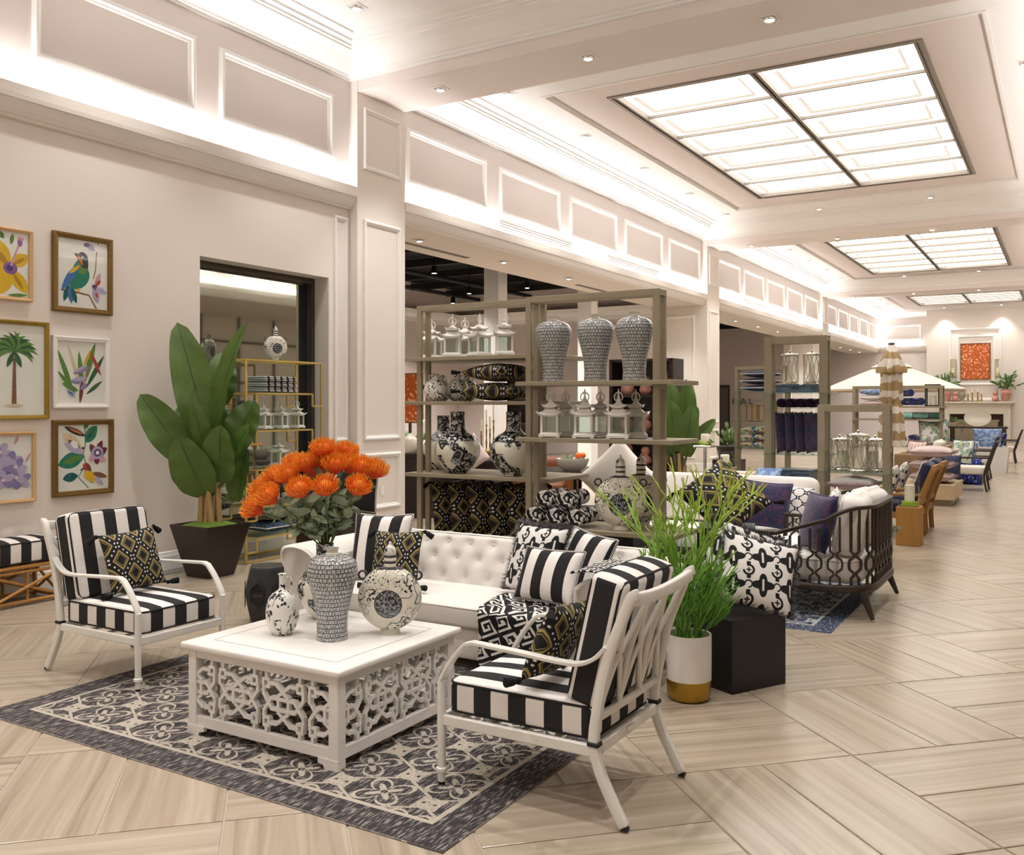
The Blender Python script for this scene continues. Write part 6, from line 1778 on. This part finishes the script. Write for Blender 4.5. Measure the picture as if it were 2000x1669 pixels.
# wicker armchair
wk = thing('wicker_armchair', 'honey wicker armchair with grey cushions and a pink striped pillow', 'chair', (xat(1802, 18.3), 18.3, 0), 0)
b = MB(); rcush(b, .85, .85, .30, .03, .0, .08); b.build('base', 'wicker', wk, 60, loc=(0, 0, .02))
for s in (-1, 1): b = MB(); rcush(b, .85, .13, .40, .03, .005, .05); b.build('arm', 'wicker', wk, 60, loc=(0, s * .38, .32))
b = MB(); rcush(b, .14, .85, .55, .03, .005, .05); b.build('back', 'wicker', wk, 60, loc=(.38, 0, .32))
b = MB(); rcush(b, .62, .60, .16, .04, .02, .05); b.build('seat_cushion', 'cream_fabric', wk, 60, loc=(-.04, 0, .32))
b = MB(); rcush(b, .16, .60, .52, .05, .02, .06); b.build('back_cushion', 'cream_fabric', wk, 60, loc=(.22, 0, .44), rot=(0, R(8), 0))
pillow('pink striped pillow with fringe in the wicker armchair', 'pink_stripe', .44, .44, .16, (xat(1790, 18.2), 18.2, .72), -40, 12, 0, 'fringe:pink_fur')
# black framed lounge chairs and displays down the aisle
def frame_chair(label, loc, rz, cm):
    t = thing('metal_chair', label, 'chair', loc, rz)
    for s in (-1, 1):
        b = MB(); b.tube(spl([(.34, s * .32, 0), (.30, s * .32, .3), (.38, s * .32, .6), (.50, s * .32, .92)], 4), .018, 8); b.build('back_post', 'chair_bronze', t, 60)
        b = MB(); b.tube([(-.36, s * .32, 0), (-.36, s * .32, .60)], .018, 8); b.build('front_leg', 'chair_bronze', t, 60)
        b = MB(); b.tube(spl([(-.38, s * .32, .60), (0, s * .32, .62), (.38, s * .32, .62)], 4), .02, 8); b.build('arm', 'chair_bronze', t, 60)
    for z, x in ((.30, .31), (.60, .38), (.91, .495)): b = MB(); b.tube([(x, -.32, z), (x, .32, z)], .016, 8); b.build('back_rail', 'chair_bronze', t, 60)
    b = MB(); b.tube([(-.36, -.32, .30), (-.36, .32, .30)], .016, 8); b.build('front_rail', 'chair_bronze', t, 60)
    for k in range(5): b = MB(); b.tube([(.31, -.24 + .12 * k, .30), (.495, -.24 + .12 * k, .91)], .009, 6); b.build('back_bar', 'chair_bronze', t, 60)
    b = MB(); rcush(b, .66, .60, .14, .04, .015, .05); b.build('seat_cushion', cm, t, 60, loc=(-.03, 0, .31))
    return t
frame_chair('dark metal chair with pale cushions past the wicker armchair', (xat(1890, 19.4), 19.4, 0), 0, 'cream_fabric')
pillow('teal coral pillow with navy edge on the dark metal chair', 'teal_fabric', .46, .46, .16, (xat(1880, 19.55), 19.6, .70), -30, 14, 0, 'royal_plain')
pillow('grey blue pillow standing behind the pink stack on the pale plinth', 'denim', .42, .42, .15, (-1.72, 17.12, .555), -10, 8, 0, None)
frame_chair('second dark metal chair beside the black box with blue throws', (xat(1900, 22.4), 22.4, 0), 0, 'cream_fabric')
pillow('coral and white printed pillow on the second dark metal chair', 'coral_fabric', .30, .34, .12, (xat(1900, 22.4) + .02, 22.56, .64), -70, 14, 0, None)
pillow('pale blue pillow on the second dark metal chair', 'blue_fabric', .30, .34, .12, (xat(1900, 22.4) + .02, 22.24, .64), -70, 16, 0, None)
pedestal('low black box with royal blue throws by the aisle', (-1.72), 21.0, 0, .5, .42)
for k in range(3):
    b = MB(); kk = k
    b.grid(lambda u, v: (-1.97 + .168 * kk + .155 * u, 20.72 - .03 * math.sin(u * 9 + kk) - (.05 if v > .5 else 0) + (.35 * (1 - 2 * v) if v < .5 else 0), .462 + .01 * kk + .012 * math.sin(u * 7 + kk) * (1 - v) - max(0, v - .5) * (.65 + .2 * kk)), 14, 16)
    o = b.build('throw_blanket', 'royal_fabric', None, 180); o.modifiers.new('s', 'SOLIDIFY').thickness = .02
    tag(o, ('left', 'middle', 'right')[k] + ' royal blue throw spilling over the low black box', 'throw', 'royal blue throws')
# white tapered bin with pillows
wb = thing('white_bin', 'white square tapered bin full of pale blue pillows by the aisle', 'bin', (-1.62, 24.6, 0))
b = MB(); sq_rings(b, [(.40, 0), (.46, .62), (.43, .62), (.40, .05)]); b.build('bin_body', 'white_trim', wb)
for k, (dx, dy, dz, az, m) in enumerate(((-.12, -.24, .80, 6, 'blue_fabric'), (.14, .02, .80, -6, 'blue_fabric'), (-.1, .28, .82, 4, 'denim'))):
    pillow(('front', 'right hand', 'rear')[k] + ' pale blue pillow in the white bin', m, .60, .56, .18, (-1.62, 24.6 + dy * .9, .76), 0, 8, 0, None)
frame_chair('dark woven metal chair near the end of the aisle', (xat(1957, 29.), 29.0, 0), 0, 'cream_fabric')
pillow('royal blue pillow on the chair near the end of the aisle', 'royal_plain', .30, .36, .14, (xat(1957, 29.0) + .02, 28.84, .65), -75, 20, 0, None)
pillow('pale pillow on the chair near the end of the aisle', 'blue_fabric', .30, .36, .14, (xat(1957, 29.0) + .02, 29.16, .65), -75, 20, 0, None)
frame_chair('last dark chair before the fireplace', (xat(1930, 33.), 33.0, 0), 0, 'cream_fabric')

# ------------------------------------------------------------ fireplace wall
YF = YE - .35
def fp(u, v): return ony(u, v, YF)
x0, x1 = fp(1842, 0).x, fp(1975, 0).x; zm = fp(1900, 784).z
fpx = thing('fireplace', 'white stone fireplace with a deep mantel at the end of the hall', 'fireplace', ((x0 + x1) / 2, YF, 0))
W = (x1 - x0) / 2
mat('mantel_stone', 'e3dccd', .6); mat('firebox', '4a3d30', .8)
zi = fp(1900, 808).z
for s in (-1, 1): b = MB(); b.bx(s * W - .28 if s > 0 else -W, s * W if s > 0 else -W + .28, -.28, 0, 0, zi); b.build('jamb', 'mantel_stone', fpx, bev=.02)
b = MB(); b.bx(-W, W, -.28, 0, zi, zm - .12); b.build('lintel', 'mantel_stone', fpx, bev=.01)
b = MB(); b.bx(-W - .06, W + .06, -.34, 0, zm - .13, zm - .07); b.bx(-W - .14, W + .14, -.44, 0, zm - .07, zm); b.build('mantel_shelf', 'mantel_stone', fpx, bev=.008)
b = MB(); b.bx(-W + .28, W - .28, -.03, -.002, 0, zi); b.build('firebox', 'firebox', fpx)
for k in range(3):
    sc2 = MB(); q = (k - 1) * (W - .4) * .6; sc2.bx(q - .28, q + .28, -.20, -.17, 0, zi * .8)
    for s in (-1, 1): sc2.box((q, -.21, zi * .4), (.05, .02, zi * .95), ry=s * .6)
    sc2.build('fire_screen_leaf', 'shelf_bronze', fpx)
b_ = br
panel_y(br, YF, fp(1852, 0).x, fp(1957, 0).x, fp(1900, 742).z - .9, fp(1900, 640).z, 2.0)
panel_y(br, YF, fp(1869, 0).x, fp(1943, 0).x, fp(1900, 752).z, fp(1900, 655).z, 1.6)
pt = thing('painting', 'orange blossom tree painting hung above the mantel', 'painting', ((fp(1877, 0).x + fp(1934, 0).x) / 2, YF - .03, (fp(1900, 671).z + fp(1900, 740).z) / 2))
pw_, ph_ = (fp(1934, 0).x - fp(1877, 0).x) / 2, (fp(1900, 671).z - fp(1900, 740).z) / 2
b = MB(); b.bx(-pw_, pw_, 0, .03, -ph_, ph_); b.build('canvas', 'art_orange', pt)
b = MB(); b.ring(-pw_ - .02, pw_ + .02, -ph_ - .02, ph_ + .02, [(0, 0), (0, .05), (.03, .05), (.03, .02)], lambda a, c, h: (a, .03 - h, c)); b.build('frame', 'art_orange_frame', pt)
for u, nm in ((1862, 'left'), (1949, 'right')):
    c = fp(u, 718); t = thing('wall_sconce', nm + ' brass mirrored sconce with a candle beside the orange painting', 'sconce', (c.x, YF - .01, c.z))
    b = MB(); b.ring(-.11, .11, -.38, .38, [(0, 0), (0, .05), (.03, .05), (.03, .01)], lambda a, c_, h: (a, -h, c_)); b.build('frame', 'gold_leaf', t)
    b = MB(); b.bx(-.09, .09, -.008, 0, -.36, .36); b.build('mirror', 'silver', t)
    b = MB(); b.box((0, -.10, -.22), (.14, .14, .02)); b.build('bracket', 'gold_leaf', t); b = MB(); b.lathe([(.045, -.21), (.045, .0), (0, .0)], 12, 0, -.10, caps=False); b.build('candle', 'candle', t, 40)
zM = zm + .002; yM = YF - .28
urn = MB(); urn.lathe([(v.x, v.z) for v in spl([(.10, 0, 0), (.11, 0, .02), (.16, 0, .2), (.20, 0, .36), (.17, 0, .46), (.13, 0, .49), (.15, 0, .52), (.13, 0, .52)], 3)], 24); urn_me = urn.mesh('urn', 'terracotta', 60)
lfm = leaf_mesh('leaf', 'leaf_green', .22, .075, .8, .15, 5)
def foliage(label, u, seed):
    rg = random.Random(seed); x = fp(u, 0).x
    t = thing('foliage_urn', label, 'plant', (x, yM, zM)); put('urn', urn_me, t)
    for k in range(16):
        a, e = rg.uniform(0, 6.28), rg.uniform(.2, 1.2)
        d = Vector((math.cos(a) * math.sin(e), -abs(math.sin(a)) * math.sin(e) * .4, math.cos(e))); tip = Vector((0, 0, .5)) + d * rg.uniform(.4, .75)
        b = MB(); b.tube([(0, 0, .45), Vector((0, 0, .5)) + d * .3, tip], .008, 4); b.build('stem', 'stem_green', t)
        for q in range(6):
            p = Vector((0, 0, .5)).lerp(tip, .35 + q * .13); e2 = Vector((0, 0, 1)).rotation_difference((d + Vector((rg.uniform(-1, 1), rg.uniform(-1, 1), rg.uniform(-.6, .6)))).normalized()); put('leaf', lfm, t, p, e2.to_euler())
foliage('leafy branches in the terracotta urn at the left of the mantel', 1850, 3)
foliage('leafy branches in the terracotta urn at the right of the mantel', 1966, 8)
gd = MB(); gd.lathe([(v.x, v.z) for v in spl([(.09, 0, 0), (.14, 0, .08), (.12, 0, .19), (.06, 0, .24), (.09, 0, .30), (.10, 0, .37), (.06, 0, .44), (0, 0, .45)], 3)], 20, caps=False); gd_me = gd.mesh('gourd_vase', 'terracotta', 60)
for u, nm in ((1867, 'left'), (1945, 'right')): tag(put('gourd_vase', gd_me, None, (fp(u, 0).x, yM - .05, zM)), nm + ' terracotta gourd vase on the mantel', 'vase', 'gourd vases on the mantel')
su = MB(); su.lathe([(v.x, v.z) for v in spl([(.09, 0, 0), (.05, 0, .06), (.11, 0, .16), (.14, 0, .32), (.12, 0, .40), (.13, 0, .44), (.06, 0, .52), (.03, 0, .57), (0, 0, .62)], 3)], 20, caps=False); tag(su.build('lidded_urn', 'stone_urn', None, 60, loc=(fp(1880, 0).x, yM, zM)), 'grey stone lidded urn on the mantel', 'urn')
cs = MB(); cs.lathe([(.08, 0), (.08, .02), (.025, .06), (.04, .14), (.02, .2), (.035, .30), (.02, .34), (.05, .38)], 12); cs_me = cs.mesh('stick', 'gold', 50)
cc = MB().lathe([(.035, .38), (.035, .58), (0, .58)], 10, caps=False).mesh('candle', 'candle', 40)
for k, (u, s) in enumerate(((1892, .85), (1900, 1.0), (1911, 1.05), (1918, .85))):
    t = thing('candlestick', ('shortest left', 'second', 'tallest third', 'right hand')[k] + ' turned candlestick with a candle on the mantel', 'candlestick', (fp(u, 0).x, yM + (k % 2) * .1 - .05, zM), 0, 'mantel candlesticks'); t.scale = (s, s, s)
    put('stick', cs_me, t); put('candle', cc, t)
# console in front of the fireplace with the oval platter
yc = 39.5
cx_ = xat(1905, yc)
t = thing('console_table', 'dark console table before the fireplace', 'table', (cx_, yc, 0))
b = MB(); b.bx(-1.1, 1.1, -.25, .25, .70, .76); b.build('top', 'dark_wood', t)
for sx in (-1, 1):
    for sy in (-1, 1): b = MB(); b.box((sx * 1.0, sy * .2, .35), (.08, .08, .7)); b.build('leg', 'dark_wood', t)
b = MB(); b.X = Matrix.Rotation(R(80), 4, 'X'); b.lathe([(0, 0), (.36, .0), (.46, .03), (.47, .04), (.44, .035), (.35, .012), (0, .012)], 28, sx=1, sy=.72, caps=False)
tag(b.build('oval_platter', 'glaze_cream', None, 50, loc=(cx_ + .08, yc, .76 + .34)), 'white oval platter standing on the console before the fireplace', 'platter')
def bush(label, loc, r, pot='light_wood', seed=1, n=90, leafm=None):
    rg = random.Random(seed); t = thing('potted_plant', label, 'plant', loc)
    b = MB(); b.lathe([(r * .45, 0), (r * .6, r * .6), (r * .55, r * .6), (0, r * .5)], 14); b.build('pot', pot, t, 40)
    for k in range(n):
        d = Vector((rg.uniform(-1, 1), rg.uniform(-1, 1), rg.uniform(-.1, 1))).normalized(); e = Vector((0, 0, 1)).rotation_difference((d + Vector((0, 0, .4))).normalized())
        o = put('leaf', leafm or lfm, t, Vector((0, 0, r * .7)) + d * r * rg.uniform(.1, .75), e.to_euler()); s = r * 1.6; o.scale = (s, s, s)
    return t
bush('small green plant in a wooden pot by the oval platter', (cx_ - .75, yc, .76), .26, seed=3, n=40)
bush('low green plant next to the oval platter', (cx_ - .48, yc + .05, .76), .14, seed=5, n=40)

# ------------------------------------------------------------ rooms behind the openings
rt = thing('round_table', 'dark round table in the back room seen under the ringed lanterns', 'table', at_(1128, 10.2, 0))
b = MB(); b.lathe([(.0, .74), (.78, .74), (.80, .76), (.79, .79), (0, .79)], 40, caps=False); b.build('table_top', 'dark_wood', rt, 40)
for k in range(4):
    a = k * PI / 2 + .4; b = MB(); b.tube([(.45 * math.cos(a), .45 * math.sin(a), .74), (.35 * math.cos(a), .35 * math.sin(a), 0)], .022, 8); b.build('leg', 'black_metal', rt, 60)
b = MB(); b.lathe([(.0, .3), (.37, .3), (.37, .33), (0, .33)], 30, caps=False); b.build('lower_shelf', 'black_metal', rt, 40)
bw = thing('succulent_bowl', 'pale bowl of succulents and orange blooms on the dark round table', 'plant', at_(1118, 10.0, .791))
b = MB(); b.lathe([(v.x, v.z) for v in spl([(.09, 0, 0), (.10, 0, .01), (.17, 0, .07), (.20, 0, .15), (.19, 0, .155), (.15, 0, .11), (0, 0, .10)], 3)], 28, caps=False); b.build('bowl', 'glaze_cream', bw, 60)
rg = random.Random(6)
for k in range(46):
    d = Vector((rg.uniform(-1, 1), rg.uniform(-1, 1), rg.uniform(.2, 1))).normalized(); e = Vector((0, 0, 1)).rotation_difference(d); o = put('leaf', lf2, bw, (d.x * .1, d.y * .1, .13), e.to_euler()); s = rg.uniform(.9, 1.5); o.scale = (s, s, s)
for x, y in ((.1, -.05), (.05, .06), (.13, .03)): h = put('bloom', pcore, bw, (x, y, .17)); h.scale = (.9, .9, .9)
def club(label, loc, rz, m):
    t = thing('leather_armchair', label, 'chair', loc, rz)
    b = MB(); rcush(b, .9, .85, .22, .04, 0, .06); b.build('base', m, t, 60, loc=(0, 0, .08))
    for s in (-1, 1): b = MB(); rcush(b, .2, .85, .34, .08, .02, .08); b.build('arm', m, t, 60, loc=(s * .35, 0, .28))
    b = MB(); rcush(b, .9, .22, .52, .08, .02, .08); b.build('back', m, t, 60, loc=(0, .32, .28))
    b = MB(); rcush(b, .5, .6, .16, .05, .02, .06); b.build('seat_cushion', m, t, 60, loc=(0, -.05, .29))
    for sx in (-1, 1):
        for sy in (-1, 1): b = MB(); b.box((sx * .38, sy * .34, .04), (.05, .05, .08)); b.build('leg', 'dark_wood', t)
club('tan leather armchair behind the round table', at_(1075, 12.2, 0), .4, 'orange_leather')
club('tan leather armchair farther left in the back room', at_(985, 12.9, 0), -.3, 'orange_leather')
club('dark brown leather armchair seen between the wave vases', at_(912, 11.6, 0), .2, 'dark_wood')
pillow('pale pink throw pillow on the dark leather armchair', 'pink_fabric', .5, .5, .18, (xat(912, 11.3), 11.35, .86), 10, 20, 40, None)
pillow('white pillow with grey pattern leaning behind the moon flask', 'cream_fabric', .5, .5, .16, (xat(1195, 7.0), 7.14, .985), 15, 10, 45, None)
pedestal('dark low stand under the white pillow behind the moon flask', xat(1195, 7.0), 7.20, 0, .36, .64)
def hutch(label, loc, w, d, h, rz=0, m='dark_wood', n=4):
    t = thing('cabinet', label, 'cabinet', loc, rz)
    for s in (-1, 1): b = MB(); b.box((s * w / 2, 0, h / 2), (.05, d, h)); b.build('side_panel', m, t)
    b = MB(); b.box((0, d / 2, h / 2), (w, .02, h)); b.build('back_panel', m, t)
    zz_ = []
    for k in range(n + 1): b = MB(); z = .1 + (h - .12) * k / n; zz_.append(z); b.box((0, 0, z), (w, d, .04)); b.build('shelf_board', m, t)
    return zz_
for nm, u, y in (('dark cabinet of coral jars at the right of the back room', 1262, 13.4), ('dark cabinet behind the upper lanterns in the back room', 1012, 17.5)):
    zz_ = hutch(nm, at_(u, y, 0), 1.0, .45, 2.3)
    if u > 1200:
        for i, z in enumerate(zz_[:-1]):
            for k in range(3):
                s = (.8, .7, .9)[k]; o = put('gourd_vase', gd_me, None, (xat(u, y) - .3 + .3 * k, y - .02, z + .021)); o.scale = (s, s, s * .9)
                tag(o, 'coral jar %s on the %s shelf of the dark cabinet' % (('left', 'middle', 'right')[k], ('lowest', 'second', 'third', 'top')[i]), 'jar', 'coral jars in the dark cabinet')
stru(MB().bx(xat(968, 15.) - .16, xat(968, 15.) + .16, 14.84, 15.16, 0, 4.7).build('wall_column', 'white_trim'), 'white square column in the back room')
stru(MB().bx(xat(1148, 18.) - .16, xat(1148, 18.) + .16, 17.84, 18.16, 0, 4.7).build('wall_column', 'white_trim'), 'second white square column in the back room')
ap = thing('painting', 'orange patterned panel on the far wall of the back room', 'painting', at_(800, 17.0, 1.75))
b = MB(); b.bx(-.35, .35, 0, .03, -.55, .55); b.build('canvas', 'art_orange', ap); b = MB(); b.ring(-.37, .37, -.57, .57, [(0, 0), (0, .05), (.03, .05), (.03, 0)], lambda a, c, h: (a, .03 - h, c)); b.build('frame', 'art_orange_frame', ap)
ez_ = thing('easel_stand', 'dark stand holding up the orange panel in the back room', 'stand', at_(800, 17.08, 0))
b = MB(); b.bx(-.03, .03, 0, .04, 0, 2.2); b.build('pole', 'dark_wood', ez_); b = MB(); b.box((0, 0, .02), (.5, .4, .04)); b.build('base', 'dark_wood', ez_)
can = MB(); can.lathe([(.10, 0), (.12, .02), (.12, .2), (.11, .22), (.05, .25), (.02, .27), (0, .29)], 24, caps=False); can_me = can.mesh('canister', 'glaze_cream', 50)
sd = thing('sideboard', 'dark sideboard with white canister beyond the left bay of shelves', 'cabinet', at_(800, 10.8, 0))
b = MB(); b.bx(-.5, .5, -.22, .22, 0, .86); b.build('body', 'dark_wood', sd); b = MB(); b.bx(-.52, .52, -.24, .24, .86, .90); b.build('top', 'dark_wood', sd)
for s in (-1, 1): b = MB(); b.bx(s * .25 - .22, s * .25 + .22, -.235, -.22, .12, .82); d_ = b.build('door', 'dark_wood', sd); b = MB(); b.lathe([(.012, 0), (.015, .01)], 10, 0, 0, 0); b.build('knob', 'gold', d_, loc=(s * .06, -.24, .5), rot=(PI / 2, 0, 0))
tag(put('canister', can_me, None, (xat(800, 10.7), 10.7, .902)), 'white lidded canister on the dark sideboard', 'canister')
o = tag(put('canister', can_me, None, (xat(816, 10.7) + .1, 10.72, .902)), 'smaller white canister on the dark sideboard', 'canister'); o.scale = (.7, .7, .7)
bush('green plant in front of the orange panel', at_(802, 13.5, .0), .8, 'terracotta', 12, 60)
for k, u in enumerate((940, 950, 957, 964)):
    t = thing('candlestick', ('first', 'second', 'third', 'fourth')[k] + ' tall candlestick in the back room beside the wave vase', 'candlestick', at_(u, 13.6, .76), 0, 'back room candlesticks'); s = (1.0, 1.3, 1.1, 1.5)[k]; t.scale = (.45, .45, s); put('stick', cs_me, t); put('candle', cc, t)
ct = thing('console_table', 'wooden console carrying candlesticks in the back room', 'table', at_(952, 13.6, 0))
b = MB(); b.bx(-.4, .4, -.2, .2, .72, .76); b.build('top', 'dark_wood', ct)
for sx in (-1, 1):
    for sy in (-1, 1): b = MB(); b.box((sx * .35, sy * .15, .36), (.05, .05, .72)); b.build('leg', 'dark_wood', ct)
# plants and a mirror by the farther opening
bush('green potted plant with pale flowers seen through the farther opening', at_(1424, 17.5, .55), .42, 'black_box', 15, 70)
pedestal('dark stand under the flowering plant in the farther opening', xat(1424, 17.5), 17.5, 0, .5, .55)
dr = stru(MB().bx(xat(1402, 36.3), xat(1424, 36.3), 36.34, 36.4, 0, ony(1410, 752, 36.3).z).build('door_1', 'bronze_frame'), 'dark doorway in the far cross wall')
MB().bx(xat(1405, 36.3), xat(1421, 36.3), 36.32, 36.345, .05, ony(1410, 757, 36.3).z).build('door_leaf', 'dark_slot', dr)
tc_ = bpy.data.curves.new('sign_letters', 'FONT'); tc_.body = 'G A L'; tc_.size = .34; tc_.extrude = .01; tc_.materials.append(MATS['bronze_frame'])
o = bpy.data.objects.new('sign_letters', tc_); col.objects.link(o)
bpy.context.view_layer.update()
sm_ = bpy.data.meshes.new_from_object(o.evaluated_get(bpy.context.evaluated_depsgraph_get()))
bpy.data.objects.remove(o); bpy.data.curves.remove(tc_)
o = put('sign_letters', sm_, None, (xat(1429, 36.3), 36.37, ony(1430, 789, 36.3).z), (PI / 2, 0, 0))
tag(o, 'thin dark capital letters on the far cross wall beside the doorway', 'sign')
# ------------------------------------------------------------ settle: soft things set down clear of what carries or flanks them
for nm_, d_ in {
        'bolster.007': (-0.055, 0.0, 0.0),
        'flask_vase': (0.0233, -0.0233, 0.0),
        'globular_vase': (-0.0092, -0.0092, 0.0),
        'hurricane_lantern.002': (0.0064, 0.0064, 0.0),
        'pagoda_lantern.007': (0.0021, 0.0021, 0.0),
        'throw_blanket.001': (-0.0626, -0.1252, 0.0),
        'potted_plant.001': (0.0042, -0.0042, 0.0012),
        'throw_blanket.003': (0.0021, -0.0021, 0.0),
        'throw_pillow.022': (-0.0073, -0.0073, 0.0147),
        'throw_pillow.023': (-0.09, 0.0, 0.0),
        'throw_pillow.008': (0.0363, -0.0181, 0.0109),
        'throw_pillow.009': (0.038, 0.038, 0.0114),
        'throw_pillow.010': (0.0, -0.0214, 0.0129),
        'throw_pillow.062': (-0.0035, -0.0035, 0.0035),
        'throw_pillow.015': (0.0111, 0.0, 0.0067),
        'throw_pillow.016': (0.0, 0.0, 0.006),
        'throw_pillow.017': (0.0, 0.0, 0.006),
        'throw_pillow.018': (0.0, 0.0, 0.006),
        'throw_pillow.019': (0.0, 0.0, 0.006),
        'throw_pillow.050': (0.0805, 0.0402, 0.0),
        'throw_pillow': (-0.0135, -0.0135, 0.0269),
        'throw_pillow.001': (-0.0188, 0.0, 0.0376),
        'throw_pillow.052': (-0.0058, -0.0116, 0.0),
        'throw_pillow.021': (-0.0376, -0.0188, 0.0),
        'throw_pillow.002': (0.0077, 0.0, 0.0046),
        'throw_pillow.003': (-0.0102, -0.0102, 0.0204),
        'throw_pillow.004': (-0.0761, 0.0761, 0.0228),
        'throw_pillow.005': (-0.0358, 0.0358, 0.0215),
        'throw_pillow.006': (0.0, -0.0246, 0.0492),
        'throw_pillow.038': (-0.1521, -0.076, 0.0),
        'throw_pillow.040': (-0.018, 0.0, 0.0),
        'throw_pillow.041': (0.0216, 0.0108, 0.0065),
        'throw_pillow.027': (-0.0013, 0.0, 0.0027),
        'throw_pillow.051': (-0.0058, 0.0116, 0.0),
        }.items():
    bpy.data.objects[nm_].location += Vector(d_)
